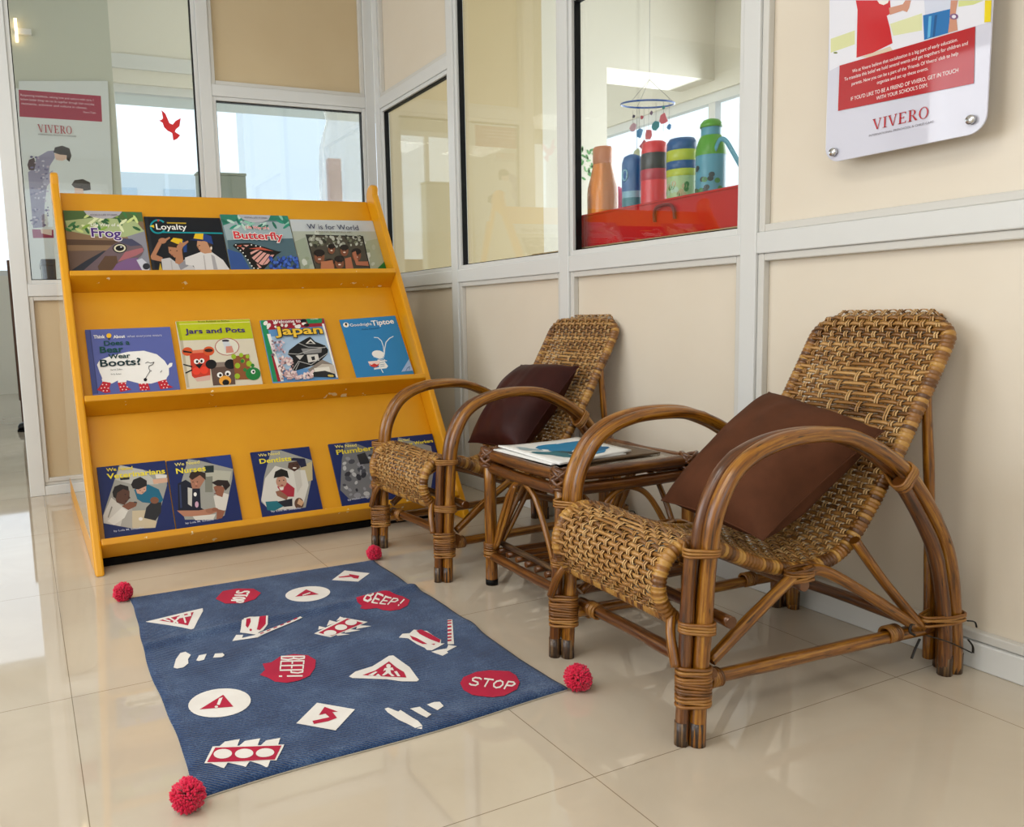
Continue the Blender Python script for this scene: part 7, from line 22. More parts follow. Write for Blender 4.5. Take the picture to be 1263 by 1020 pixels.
BANNER_ART = [['#d3d8d8',[0.1067,2.1867,0.5931,2.2285,0.561,1.1269,0.0784,1.1659]],['#9d1f45',[0.1028,2.1383,0.548,2.139,0.544,1.9892,0.0959,1.9883]],['#8f2b55',[0.11,1.3517,0.2444,1.3499,0.2407,1.3027,0.1115,1.3015]],['#8e8ba6',[0.1651,1.7619,0.2293,1.8028,0.2633,1.8081,0.2657,1.7668,0.2338,1.7179,0.2245,1.6701,0.2067,1.5863,0.1879,1.4905,0.1779,1.3646,0.116,1.3578,0.1155,1.4886,0.114,1.6068,0.1142,1.6774,0.1493,1.7024]],['#4a3a44',[0.1254,1.7483,0.154,1.7614,0.1589,1.7264,0.1483,1.6906,0.1207,1.6894,0.1143,1.7185]],['#d9b9a8',[0.2642,1.7904,0.3299,1.7938,0.3299,1.764,0.3039,1.7508,0.2704,1.7552]],['#241f22',[0.2601,1.7961,0.2703,1.8262,0.3106,1.8379,0.3493,1.8245,0.3575,1.7832,0.3433,1.7467,0.3294,1.758,0.3314,1.7843,0.2953,1.7861]],['#a7a4bd',[0.2132,1.6697,0.2488,1.6949,0.2385,1.635,0.2076,1.5982,0.1871,1.6213]],['#d8c0b4',[0.1546,1.3523,0.2164,1.3531,0.2135,1.3169,0.1582,1.3284]],['#2c2524',[0.3447,1.615,0.3639,1.6422,0.4106,1.65,0.4498,1.6309,0.4501,1.5884,0.4054,1.5809,0.3658,1.5916]],['#d9b9a8',[0.3605,1.5975,0.4063,1.593,0.4098,1.5628,0.3578,1.5612]],['#b4a9bd',[0.1643,1.7324,0.1614,1.7293,0.1553,1.7282,0.1507,1.7301,0.151,1.7335,0.1559,1.7358,0.1619,1.7353]],['#6d6a90',[0.1313,1.5521,0.1276,1.5471,0.12,1.5457,0.1143,1.5489,0.1147,1.5543,0.121,1.5579,0.1284,1.5569]],['#6d6a90',[0.1507,1.5578,0.147,1.5526,0.1394,1.5512,0.1338,1.5545,0.1342,1.5601,0.1405,1.5638,0.1478,1.5628]],['#5a5680',[0.1415,1.3933,0.1377,1.3881,0.1299,1.3868,0.1241,1.3902,0.1245,1.3958,0.131,1.3994,0.1385,1.3983]],['#6d6a90',[0.2138,1.6984,0.2111,1.6931,0.2059,1.6916,0.202,1.695,0.2025,1.7008,0.2069,1.7046,0.2119,1.7035]],['#6d6a90',[0.207,1.4329,0.2048,1.4283,0.2005,1.4271,0.1973,1.4302,0.1977,1.4352,0.2014,1.4384,0.2055,1.4374]],['#c6c4d4',[0.1913,1.5715,0.1888,1.5679,0.1838,1.5668,0.18,1.5692,0.1804,1.5731,0.1845,1.5758,0.1894,1.575]],['#6d6a90',[0.206,1.4454,0.204,1.4417,0.2001,1.4407,0.1972,1.4432,0.1975,1.4472,0.2008,1.4498,0.2046,1.449]],['#c6c4d4',[0.2016,1.6503,0.1987,1.6457,0.1929,1.6444,0.1886,1.6473,0.1889,1.6522,0.1938,1.6555,0.1994,1.6546]],['#6d6a90',[0.1796,1.7098,0.177,1.7047,0.1719,1.7033,0.1682,1.7065,0.1687,1.7121,0.1729,1.7157,0.1778,1.7147]],['#6d6a90',[0.1383,1.5872,0.1352,1.5825,0.1289,1.5812,0.1243,1.5842,0.1247,1.5893,0.1299,1.5926,0.1359,1.5917]],['#c6c4d4',[0.2047,1.7174,0.2024,1.712,0.1982,1.7105,0.1952,1.7141,0.1957,1.72,0.1993,1.7238,0.2033,1.7227]],['#c6c4d4',[0.1905,1.5977,0.1877,1.5927,0.1822,1.5913,0.178,1.5945,0.1785,1.6,0.1831,1.6035,0.1885,1.6025]],['#6d6a90',[0.1555,1.5492,0.1534,1.5462,0.1491,1.5453,0.1459,1.5472,0.1461,1.5505,0.1497,1.5527,0.1539,1.5521]],['#c6c4d4',[0.1403,1.4653,0.1379,1.4598,0.1335,1.4584,0.1303,1.4621,0.1308,1.4681,0.1345,1.4719,0.1388,1.4707]],['#6d6a90',[0.1732,1.7638,0.1696,1.7584,0.1625,1.7568,0.1572,1.7601,0.1576,1.7659,0.1636,1.7698,0.1705,1.7689]],['#6d6a90',[0.2097,1.4792,0.2077,1.4756,0.2037,1.4746,0.2008,1.477,0.2011,1.481,0.2044,1.4836,0.2082,1.4828]],['#b4a9bd',[0.2142,1.4629,0.2103,1.4576,0.2023,1.4561,0.1962,1.4596,0.1967,1.4654,0.2033,1.4692,0.2111,1.4681]],['#c6c4d4',[0.2094,1.7447,0.2056,1.7409,0.1975,1.7397,0.1913,1.7419,0.1916,1.7458,0.1982,1.7486,0.2062,1.7481]],['#c6c4d4',[0.1488,1.5327,0.1462,1.5298,0.1409,1.529,0.1368,1.5308,0.137,1.5339,0.1414,1.536,0.1467,1.5355]],['#6d6a90',[0.147,1.7051,0.1429,1.7006,0.1345,1.6991,0.128,1.7018,0.1284,1.7067,0.1353,1.71,0.1436,1.7093]],['#c6c4d4',[0.1781,1.6913,0.176,1.6883,0.1716,1.6874,0.1683,1.6893,0.1686,1.6926,0.1722,1.6947,0.1765,1.6942]],['#c6c4d4',[0.1967,1.5354,0.1934,1.531,0.1866,1.5298,0.1815,1.5326,0.1819,1.5374,0.1875,1.5406,0.1941,1.5397]],['#5a5680',[0.1881,1.6458,0.1858,1.6415,0.1814,1.6403,0.1781,1.6431,0.1785,1.6478,0.1822,1.6509,0.1865,1.65]],['#c6c4d4',[0.2054,1.611,0.2025,1.6075,0.1963,1.6064,0.1917,1.6086,0.192,1.6125,0.197,1.6151,0.203,1.6144]],['#b4a9bd',[0.1827,1.7598,0.1797,1.7551,0.1738,1.7537,0.1694,1.7566,0.1698,1.7617,0.1747,1.7651,0.1805,1.7642]],['#c6c4d4',[0.1763,1.6878,0.1743,1.6843,0.1703,1.6833,0.1674,1.6855,0.1677,1.6894,0.171,1.6919,0.1749,1.6913]],['#c6c4d4',[0.1612,1.6903,0.1584,1.6867,0.1526,1.6856,0.1482,1.6878,0.1485,1.6917,0.1533,1.6943,0.1589,1.6937]],['#6d6a90',[0.1478,1.4145,0.1444,1.4088,0.1379,1.4073,0.1331,1.4111,0.1336,1.4173,0.139,1.4212,0.1453,1.42]],['#5a5680',[0.1544,1.4105,0.1515,1.4074,0.1453,1.4066,0.1406,1.4086,0.1408,1.412,0.1459,1.4142,0.152,1.4136]],['#c6c4d4',[0.1362,1.4212,0.1335,1.4165,0.1281,1.4153,0.124,1.4184,0.1244,1.4236,0.129,1.4269,0.1342,1.4258]],['#b4a9bd',[0.2007,1.5165,0.1975,1.5118,0.1911,1.5105,0.1863,1.5136,0.1867,1.5187,0.192,1.522,0.1982,1.5211]],['#b4a9bd',[0.2043,1.6679,0.2003,1.6647,0.192,1.6637,0.1855,1.6655,0.1858,1.6688,0.1926,1.6711,0.2008,1.6707]],['#c6c4d4',[0.2041,1.3866,0.2019,1.3812,0.1978,1.3799,0.1948,1.3835,0.1953,1.3895,0.1988,1.3932,0.2027,1.392]],['#5a5680',[0.1282,1.3827,0.1244,1.3779,0.1164,1.3766,0.1104,1.3798,0.1108,1.385,0.1174,1.3884,0.1251,1.3873]],['#b4a9bd',[0.1765,1.5847,0.1726,1.5812,0.1644,1.58,0.1581,1.5822,0.1584,1.5859,0.1651,1.5885,0.1732,1.588]],['#5a5680',[0.1166,1.4012,0.1133,1.3976,0.1067,1.3966,0.1016,1.399,0.1019,1.4029,0.1074,1.4054,0.1139,1.4046]],['#b4a9bd',[0.1601,1.4639,0.1563,1.4595,0.1483,1.4582,0.1422,1.4611,0.1426,1.4659,0.1491,1.469,0.157,1.4681]],['#6d6a90',[0.224,1.6955,0.2202,1.691,0.2125,1.6896,0.2066,1.6924,0.2069,1.6972,0.2133,1.7005,0.2209,1.6997]],['#b4a9bd',[0.1876,1.4053,0.1857,1.4024,0.1817,1.4016,0.1787,1.4036,0.179,1.4068,0.1823,1.4089,0.1861,1.4082]],['#6d6a90',[0.1866,1.5783,0.1833,1.575,0.1766,1.574,0.1715,1.576,0.1718,1.5796,0.1773,1.5819,0.1838,1.5814]],['#5a5680',[0.1538,1.4646,0.1512,1.4608,0.146,1.4598,0.142,1.4623,0.1424,1.4665,0.1467,1.4692,0.1518,1.4683]],['#b4a9bd',[0.1208,1.3861,0.1179,1.381,0.1123,1.3797,0.1081,1.3831,0.1086,1.3886,0.1133,1.3922,0.1188,1.391]],['#b4a9bd',[0.1693,1.6803,0.1655,1.6763,0.1577,1.675,0.1517,1.6775,0.152,1.6818,0.1584,1.6847,0.1661,1.6841]],['#6d6a90',[0.1232,1.404,0.1202,1.3999,0.1139,1.3988,0.1092,1.4015,0.1096,1.406,0.1147,1.4088,0.1208,1.4079]],['#5a5680',[0.2025,1.4621,0.1991,1.4566,0.1922,1.4551,0.187,1.4587,0.1875,1.4648,0.1932,1.4687,0.1999,1.4675]],['#b4a9bd',[0.1753,1.3992,0.1724,1.3941,0.1665,1.3928,0.1621,1.3962,0.1626,1.4018,0.1675,1.4054,0.1732,1.4042]],['#c6c4d4',[0.1342,1.421,0.1307,1.4172,0.1236,1.4162,0.1181,1.4186,0.1184,1.4227,0.1243,1.4254,0.1313,1.4246]],['#5a5680',[0.2198,1.6724,0.2163,1.6695,0.2091,1.6685,0.2036,1.6702,0.2038,1.6733,0.2097,1.6755,0.2168,1.6751]],['#b4a9bd',[0.1589,1.5548,0.1553,1.5502,0.1477,1.5489,0.142,1.5518,0.1424,1.5567,0.1486,1.56,0.156,1.5591]],['#b4a9bd',[0.1804,1.5652,0.1766,1.5613,0.1688,1.5601,0.1628,1.5626,0.1631,1.5668,0.1695,1.5696,0.1772,1.5689]],['#5a5680',[0.1873,1.3766,0.1838,1.372,0.1767,1.3707,0.1714,1.3738,0.1718,1.3788,0.1776,1.3821,0.1846,1.381]],['#b4a9bd',[0.1471,1.4056,0.1435,1.4011,0.1359,1.3999,0.1302,1.4029,0.1306,1.4077,0.1368,1.4109,0.1442,1.4099]],['#b4a9bd',[0.2186,1.5721,0.2153,1.568,0.2085,1.5668,0.2034,1.5694,0.2037,1.5739,0.2093,1.5768,0.216,1.5761]],['#6d6a90',[0.1365,1.4628,0.1325,1.459,0.1241,1.4579,0.1175,1.4603,0.1179,1.4645,0.1248,1.4672,0.1331,1.4665]],['#c6c4d4',[0.1657,1.5305,0.163,1.525,0.1578,1.5235,0.154,1.5271,0.1545,1.5331,0.1589,1.537,0.1639,1.5358]],['#5a5680',[0.1361,1.4536,0.1339,1.4489,0.1297,1.4477,0.1267,1.4508,0.1271,1.4559,0.1306,1.4592,0.1347,1.4581]],['#6d6a90',[0.2196,1.6437,0.2169,1.64,0.2115,1.6389,0.2074,1.6413,0.2077,1.6453,0.2122,1.648,0.2175,1.6473]],['#5a5680',[0.1487,1.7648,0.145,1.7597,0.1374,1.7581,0.1317,1.7612,0.1322,1.7668,0.1384,1.7705,0.1458,1.7697]],['#b4a9bd',[0.2316,1.7133,0.2281,1.7076,0.221,1.7059,0.2158,1.7095,0.2163,1.7156,0.2221,1.7197,0.2289,1.7187]]]
BANNER_TEXT = [['Respecting traditions, valuing love and culture with care. I',0.11,0.503,2.0953,2.1117,0.0127],['believe better things we can do together through their everyday',0.1082,0.507,2.0722,2.0882,0.0127],['moments, activities and culture in classes.',0.1119,0.4646,2.0517,2.0613,0.0128],['Vivero Team',0.4394,0.5109,2.0322,2.0312,0.0119],['VIVERO',0.1876,0.3751,1.9061,1.9092,0.0445],['INTERNATIONAL PRESCHOOL & CHILD CARE',0.1863,0.3921,1.8896,1.8924,0.0082]]
BIRD = [0.6808,1.7486,0.6927,1.7515,0.7008,1.7606,0.6958,1.7973,0.713,1.7826,0.7294,1.7391,0.7441,1.7337,0.7593,1.7518,0.7841,1.7663,0.7762,1.7283,0.7567,1.711,0.7527,1.7,0.7767,1.6854,0.7615,1.6684,0.7424,1.6587,0.7393,1.6938,0.7184,1.7032,0.7033,1.7182,0.6972,1.7391]

# ------------------------------------------------------------------ helpers
def lin(c):
    if isinstance(c, str):
        c = c.lstrip('#')
        if len(c) == 3: c = ''.join(x * 2 for x in c)
        c = [int(c[i:i + 2], 16) / 255 for i in (0, 2, 4)]
        c = [x / 12.92 if x <= .04045 else ((x + .055) / 1.055) ** 2.4 for x in c]
    return (c[0], c[1], c[2], 1)
MATS = {}
def mat(name, col, rough=.5, spec=.5, metal=0, coat=0, trans=0, sheen=0):
    if name in MATS: return MATS[name]
    m = bpy.data.materials.new(name); m.use_nodes = True
    b = m.node_tree.nodes['Principled BSDF']
    b.inputs['Base Color'].default_value = lin(col)
    b.inputs['Roughness'].default_value = rough
    b.inputs['Specular IOR Level'].default_value = spec
    b.inputs['Metallic'].default_value = metal
    b.inputs['Coat Weight'].default_value = coat
    b.inputs['Transmission Weight'].default_value = trans
    b.inputs['Sheen Weight'].default_value = sheen
    MATS[name] = m
    return m
def N(m, t, **kw):
    n = m.node_tree.nodes.new(t)
    for k, v in kw.items():
        if k in n.inputs: n.inputs[k].default_value = v
        else: setattr(n, k, v)
    return n
def L(m, a, b): m.node_tree.links.new(a, b)
def BS(m): return m.node_tree.nodes['Principled BSDF']
def ramp(m, stops):
    r = N(m, 'ShaderNodeValToRGB'); e = r.color_ramp.elements
    while len(e) < len(stops): e.new(.5)
    for i, (p, c) in enumerate(stops): e[i].position = p; e[i].color = lin(c)
    return r
def noisy(name, c0, c1, scale, rough=.5, coat=0, bump=0, detail=4, spec=.5, stretch=None):
    m = mat(name, c0, rough, spec, coat=coat)
    tc = N(m, 'ShaderNodeTexCoord'); nz = N(m, 'ShaderNodeTexNoise', Scale=scale, Detail=detail)
    if stretch:
        mp = N(m, 'ShaderNodeMapping'); mp.inputs['Scale'].default_value = stretch
        L(m, tc.outputs['Object'], mp.inputs[0]); L(m, mp.outputs[0], nz.inputs['Vector'])
    else: L(m, tc.outputs['Object'], nz.inputs['Vector'])
    r = ramp(m, [(.3, c0), (.7, c1)]); L(m, nz.outputs['Fac'], r.inputs[0]); L(m, r.outputs[0], BS(m).inputs['Base Color'])
    if bump:
        b = N(m, 'ShaderNodeBump', Strength=bump, Distance=.01); L(m, nz.outputs['Fac'], b.inputs['Height']); L(m, b.outputs[0], BS(m).inputs['Normal'])
    return m
class MB:
    """collects shapes for one mesh; each face keeps a material slot"""
    def __init__(s): s.v = []; s.f = []; s.uv = []; s.mi = []; s.mats = []; s.sm = []
    def slot(s, m):
        if m not in s.mats: s.mats.append(m)
        return s.mats.index(m)
    def face(s, idx, m, uv=None, smooth=True):
        s.f.append(idx); s.mi.append(s.slot(m)); s.uv.append(uv or [(0, 0)] * len(idx)); s.sm.append(smooth)
    def box(s, x0, x1, y0, y1, z0, z1, m, M=None):
        b = len(s.v)
        for x in (x0, x1):
            for y in (y0, y1):
                for z in (z0, z1):
                    p = Vector((x, y, z)); s.v.append(M @ p if M else p)
        for q in ((0, 1, 3, 2), (4, 6, 7, 5), (0, 4, 5, 1), (2, 3, 7, 6), (0, 2, 6, 4), (1, 5, 7, 3)): s.face([b + i for i in q], m, smooth=False)
    def prism(s, pts, z0, z1, m, M=None):
        """polygon pts (x,y) extruded from z0 to z1"""
        a = sum(p[0] * q[1] - q[0] * p[1] for p, q in zip(pts, pts[1:] + pts[:1]))
        if a < 0: pts = pts[::-1]
        b = len(s.v); n = len(pts)
        for z in (z0, z1):
            for p in pts:
                q = Vector((p[0], p[1], z)); s.v.append(M @ q if M else q)
        s.face([b + i for i in range(n)][::-1], m, smooth=False); s.face([b + n + i for i in range(n)], m, smooth=False)
        for i in range(n): s.face([b + i, b + (i + 1) % n, b + n + (i + 1) % n, b + n + i], m, smooth=False)
    def tube(s, pts, r, m, segs=10, closed=False, cap=True, ell=1.0):
        pts = [Vector(p) for p in pts]; n = len(pts)
        tans = []
        for i in range(n):
            a = pts[(i - 1) % n] if (closed or i) else pts[0]; c = pts[(i + 1) % n] if (closed or i < n - 1) else pts[-1]
            tans.append((c - a).normalized())
        t0 = tans[0]; up = Vector((0, 1, 0)) if abs(t0.y) < .9 else Vector((0, 0, 1))
        nrm = (up - t0 * up.dot(t0)).normalized(); frames = []
        for i in range(n):
            if i:
                ax = tans[i - 1].cross(tans[i])
                if ax.length > 1e-8: nrm = Matrix.Rotation(tans[i - 1].angle(tans[i]), 3, ax.normalized()) @ nrm
                nrm = (nrm - tans[i] * nrm.dot(tans[i])).normalized()
            frames.append((nrm.copy(), tans[i].cross(nrm)))
        b = len(s.v); L_ = 0; ls = []; u0 = random.random() * 9
        for i in range(n):
            if i: L_ += (pts[i] - pts[i - 1]).length
            ls.append(L_ + u0); rr = r(i / (n - 1), L_) if callable(r) else r
            for k in range(segs):
                a = 2 * PI * k / segs; s.v.append(pts[i] + (frames[i][0] * math.cos(a) + frames[i][1] * math.sin(a) * ell) * rr)
        for i in range(n if closed else n - 1):
            j = (i + 1) % n; lj = ls[j] if j else L_ + u0
            for k in range(segs):
                k2 = (k + 1) % segs
                s.face([b + i * segs + k, b + i * segs + k2, b + j * segs + k2, b + j * segs + k], m, [(ls[i], k / segs), (ls[i], (k + 1) / segs), (lj, (k + 1) / segs), (lj, k / segs)])
        if cap and not closed:
            s.face([b + k for k in range(segs)][::-1], m, [(u0, .5)] * segs, False); s.face([b + (n - 1) * segs + k for k in range(segs)], m, [(u0, .5)] * segs, False)
    def lathe(s, prof, m, segs=24, c=(0, 0, 0), mats=None):
        b = len(s.v); n = len(prof)
        for r, z in prof:
            for k in range(segs):
                a = 2 * PI * k / segs; s.v.append(Vector((c[0] + r * math.cos(a), c[1] + r * math.sin(a), c[2] + z)))
        for i in range(n - 1):
            for k in range(segs):
                k2 = (k + 1) % segs; s.face([b + i * segs + k, b + i * segs + k2, b + (i + 1) * segs + k2, b + (i + 1) * segs + k], mats[i] if mats else m, [(k / segs, i / n), ((k + 1) / segs, i / n), ((k + 1) / segs, (i + 1) / n), (k / segs, (i + 1) / n)])
    def obj(s, name, parent=None, bevel=0, **props):
        me = bpy.data.meshes.new(name); me.from_pydata([tuple(v) for v in s.v], [], s.f)
        for m in s.mats: me.materials.append(m)
        uvl = me.uv_layers.new(name='UVMap'); k = 0
        for p, uv in zip(me.polygons, s.uv):
            for q in uv: uvl.data[k].uv = q; k += 1
        me.polygons.foreach_set('material_index', s.mi); me.polygons.foreach_set('use_smooth', s.sm); me.update()
        o = bpy.data.objects.new(name, me); COL.objects.link(o)
        if parent: o.parent = parent
        if bevel:
            d = o.modifiers.new('edge', 'BEVEL'); d.width = bevel; d.segments = 2; d.limit_method = 'ANGLE'; d.angle_limit = .7
        for k, v in props.items(): o[k] = v
        return o
def thing(name, label, cat, loc=(0, 0, 0), rotz=0, group=None):
    o = bpy.data.objects.new(name, None); COL.objects.link(o); o.empty_display_size = .05
    o.location = loc; o.rotation_euler = (0, 0, rotz); o['label'] = label; o['category'] = cat
    if group: o['group'] = group
    return o
def dup(root, loc, rotz, label):
    r = root.copy(); COL.objects.link(r); r.location = loc; r.rotation_euler = (0, 0, rotz); r['label'] = label
    for ch in list(root.children):
        c = ch.copy(); COL.objects.link(c); c.parent = r
        for g in list(ch.children):
            d = g.copy(); COL.objects.link(d); d.parent = c
    return r
def cr(pts, n=8, closed=False):
    """Catmull-Rom through pts"""
    P = [Vector(p) for p in pts]; out = []; k = len(P)
    for i in range(k if closed else k - 1):
        if closed: a, b, c, d = P[(i - 1) % k], P[i], P[(i + 1) % k], P[(i + 2) % k]
        else: a, b, c, d = P[max(i - 1, 0)], P[i], P[i + 1], P[min(i + 2, k - 1)]
        for j in range(n):
            t = j / n; out.append(.5 * ((2 * b) + (c - a) * t + (2 * a - 5 * b + 4 * c - d) * t * t + (3 * b - a - 3 * c + d) * t ** 3))
    if not closed: out.append(P[-1])
    return out
def resample(P, step):
    out = [P[0].copy()]; acc = 0
    for a, b in zip(P, P[1:]):
        l = (b - a).length; t = step - acc
        while t <= l: out.append(a + (b - a) * (t / l)); t += step
        acc = (acc + l) % step if l else acc
        acc = l - (t - step)
    return out
def text_mesh(txt, bold=0, res=3):
    cu = bpy.data.curves.new('text', 'FONT'); cu.body = txt; cu.size = 1; cu.resolution_u = res; cu.offset = bold; cu.fill_mode = 'FRONT'
    o = bpy.data.objects.new('text', cu); COL.objects.link(o)
    dg = bpy.context.evaluated_depsgraph_get(); dg.update()
    me = bpy.data.meshes.new_from_object(o.evaluated_get(dg)); V = [v.co.copy() for v in me.vertices]; F = [list(p.vertices) for p in me.polygons]
    bpy.data.objects.remove(o); bpy.data.curves.remove(cu); bpy.data.meshes.remove(me)
    return V, F
def put_text(mb, txt, x0, x1, y0, h, z, m, fn, bold=0, y1=None, th=.0003):
    """text fitted into x0..x1, baseline y0 (y1 at the far end), cap height h; fn maps (x,y,z) to the object's space"""
    V, F = text_mesh(txt, bold)
    a = min(v.x for v in V); b = max(v.x for v in V); cap = .729; y1 = y0 if y1 is None else y1
    base = len(mb.v); sc = (x1 - x0) / (b - a)
    for v in V:
        t = (v.x - a) / (b - a); mb.v.append(Vector(fn(x0 + (x1 - x0) * t, y0 + (y1 - y0) * t + v.y / cap * h, z)))
    for f in F: mb.face([base + i for i in f], m, smooth=False)
def ink(c): return mat('ink_' + c.strip('#'), c, .45, .3)
def art(mb, shapes, fn, z0, dz, matf=ink):
    for i, (c, p) in enumerate(shapes):
        b = len(mb.v); n = len(p) // 2
        pts = [(p[2 * k], p[2 * k + 1]) for k in range(n)]
        a = sum(u[0] * w[1] - w[0] * u[1] for u, w in zip(pts, pts[1:] + pts[:1]))
        if a < 0: pts = pts[::-1]
        tris = __import__('mathutils').geometry.tessellate_polygon([[Vector((x, y, 0)) for x, y in pts]])
        for x, y in pts: mb.v.append(Vector(fn(x, y, z0 + dz * i)))
        for t in tris:
            A, B, C_ = (pts[k] for k in t)
            if (B[0] - A[0]) * (C_[1] - A[1]) - (B[1] - A[1]) * (C_[0] - A[0]) < 0: t = t[::-1]
            mb.face([b + k for k in t], matf(c), smooth=False)
# ------------------------------------------------------------------ materials
WHITE = mat('white_frame_paint', '#d9dad8', .35, .5)
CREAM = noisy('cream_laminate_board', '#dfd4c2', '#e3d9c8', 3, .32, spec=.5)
CREAM_SHADED = noisy('cream_board_shaded', '#cdb893', '#d1bd99', 3, .32, spec=.5)  # same cream board, with the back wall's shade put into its colour
BEAD = mat('white_bead_paint', '#d2d0ca', .4)
BLACK = mat('black_rubber', '#060606', .6, .2)
PLASTER = mat('cream_plaster', '#e2ded2', .8, .2)
CEIL = mat('ceiling_paint', '#ecebe6', .9, .2)
def chips(m):
    tc = N(m, 'ShaderNodeTexCoord'); nz = N(m, 'ShaderNodeTexNoise', Scale=38, Detail=3); L(m, tc.outputs['Object'], nz.inputs['Vector'])
    n2 = N(m, 'ShaderNodeTexNoise', Scale=4, Detail=1); L(m, tc.outputs['Object'], n2.inputs['Vector'])
    a = N(m, 'ShaderNodeMath', operation='MULTIPLY'); L(m, nz.outputs['Fac'], a.inputs[0]); L(m, n2.outputs['Fac'], a.inputs[1])
    g = N(m, 'ShaderNodeMath', operation='GREATER_THAN'); g.inputs[1].default_value = .405; L(m, a.outputs[0], g.inputs[0])
    mx = N(m, 'ShaderNodeMix', data_type='RGBA'); L(m, g.outputs[0], mx.inputs[0]); src = BS(m).inputs['Base Color'].links[0].from_socket; L(m, src, mx.inputs[6]); mx.inputs[7].default_value = lin('#e4d6b4'); L(m, mx.outputs[2], BS(m).inputs['Base Color'])
GREYG = mat('pale_grey_green_paint', '#bfc2b4', .7, .3)
YEL = noisy('yellow_painted_plywood', '#d8940a', '#de9d10', 5, .38, spec=.45)
YELEDGE = noisy('worn_yellow_edge', '#da9a12', '#d49008', 9, .35)
chips(YELEDGE)
SHADE_BLACK = mat('under_ledge_shade', '#101010', .8, .1)
def glass_mat():
    m = bpy.data.materials.new('window_glass'); m.use_nodes = True; nt = m.node_tree; nt.nodes.clear()
    o = N(m, 'ShaderNodeOutputMaterial'); mix = N(m, 'ShaderNodeMixShader'); t = N(m, 'ShaderNodeBsdfTransparent'); g = N(m, 'ShaderNodeBsdfGlossy'); f = N(m, 'ShaderNodeFresnel', IOR=1.52); ge = N(m, 'ShaderNodeNewGeometry'); io = N(m, 'ShaderNodeMapRange'); io.inputs[3].default_value = 1.52; io.inputs[4].default_value = 1 / 1.52; L(m, ge.outputs['Backfacing'], io.inputs[0]); L(m, io.outputs[0], f.inputs['IOR'])
    t.inputs[0].default_value = (.95, .97, .96, 1); g.inputs['Roughness'].default_value = 0; g.inputs[0].default_value = (1, 1, 1, 1)
    L(m, f.outputs[0], mix.inputs[0]); L(m, t.outputs[0], mix.inputs[1]); L(m, g.outputs[0], mix.inputs[2]); L(m, mix.outputs[0], o.inputs[0])
    return m
GLASS = glass_mat()
def floor_mat():
    m = mat('polished_beige_tile', '#c9bca6', .03, .9)
    tc = N(m, 'ShaderNodeTexCoord'); sp = N(m, 'ShaderNodeSeparateXYZ'); L(m, tc.outputs['Object'], sp.inputs[0])
    def line(out, off, size):
        a = N(m, 'ShaderNodeMath', operation='ADD'); a.inputs[1].default_value = -off + size * 40; L(m, out, a.inputs[0])
        d = N(m, 'ShaderNodeMath', operation='DIVIDE'); d.inputs[1].default_value = size; L(m, a.outputs[0], d.inputs[0])
        f = N(m, 'ShaderNodeMath', operation='FRACT'); L(m, d.outputs[0], f.inputs[0])
        c = N(m, 'ShaderNodeMath', operation='SUBTRACT'); c.inputs[1].default_value = .5; L(m, f.outputs[0], c.inputs[0])
        b = N(m, 'ShaderNodeMath', operation='ABSOLUTE'); L(m, c.outputs[0], b.inputs[0])
        g = N(m, 'ShaderNodeMath', operation='GREATER_THAN'); g.inputs[1].default_value = .5 - .0009 / size; L(m, b.outputs[0], g.inputs[0])
        return g.outputs[0]
    gx = line(sp.outputs[0], .036, .79); gy = line(sp.outputs[1], 1.068, .772)
    mx = N(m, 'ShaderNodeMath', operation='MAXIMUM'); L(m, gx, mx.inputs[0]); L(m, gy, mx.inputs[1])
    nz = N(m, 'ShaderNodeTexNoise', Scale=2.2, Detail=6, Distortion=1.2); L(m, tc.outputs['Object'], nz.inputs['Vector'])
    r = ramp(m, [(.35, '#c0b3a0'), (.65, '#cabeab')]); L(m, nz.outputs['Fac'], r.inputs[0])
    mc = N(m, 'ShaderNodeMix', data_type='RGBA'); L(m, mx.outputs[0], mc.inputs[0]); L(m, r.outputs[0], mc.inputs[6]); mc.inputs[7].default_value = lin('#887a66'); L(m, mc.outputs[2], BS(m).inputs['Base Color'])
    return m
FLOOR = floor_mat()
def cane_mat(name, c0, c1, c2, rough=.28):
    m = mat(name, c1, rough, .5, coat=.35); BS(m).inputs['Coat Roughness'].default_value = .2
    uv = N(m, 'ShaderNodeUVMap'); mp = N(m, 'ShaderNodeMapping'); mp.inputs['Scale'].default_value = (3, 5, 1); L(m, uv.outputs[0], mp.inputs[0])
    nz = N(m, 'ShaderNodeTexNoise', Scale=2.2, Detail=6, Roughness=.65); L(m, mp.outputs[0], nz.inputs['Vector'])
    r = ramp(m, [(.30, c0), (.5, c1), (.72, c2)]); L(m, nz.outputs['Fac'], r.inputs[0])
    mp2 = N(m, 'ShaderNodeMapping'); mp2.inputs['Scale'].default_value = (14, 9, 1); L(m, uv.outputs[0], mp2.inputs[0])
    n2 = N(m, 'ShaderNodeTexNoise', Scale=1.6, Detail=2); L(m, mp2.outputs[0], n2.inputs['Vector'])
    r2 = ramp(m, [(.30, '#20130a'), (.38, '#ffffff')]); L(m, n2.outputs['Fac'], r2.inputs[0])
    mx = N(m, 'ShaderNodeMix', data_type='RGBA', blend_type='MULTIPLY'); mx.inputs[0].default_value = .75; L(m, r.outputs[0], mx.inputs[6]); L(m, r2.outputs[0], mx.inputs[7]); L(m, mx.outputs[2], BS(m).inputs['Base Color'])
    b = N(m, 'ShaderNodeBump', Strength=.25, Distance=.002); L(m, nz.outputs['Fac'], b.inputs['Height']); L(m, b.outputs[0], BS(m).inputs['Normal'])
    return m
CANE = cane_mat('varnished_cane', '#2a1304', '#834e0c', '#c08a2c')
CANED = cane_mat('dark_varnished_cane', '#241006', '#5f3410', '#8f5c20')
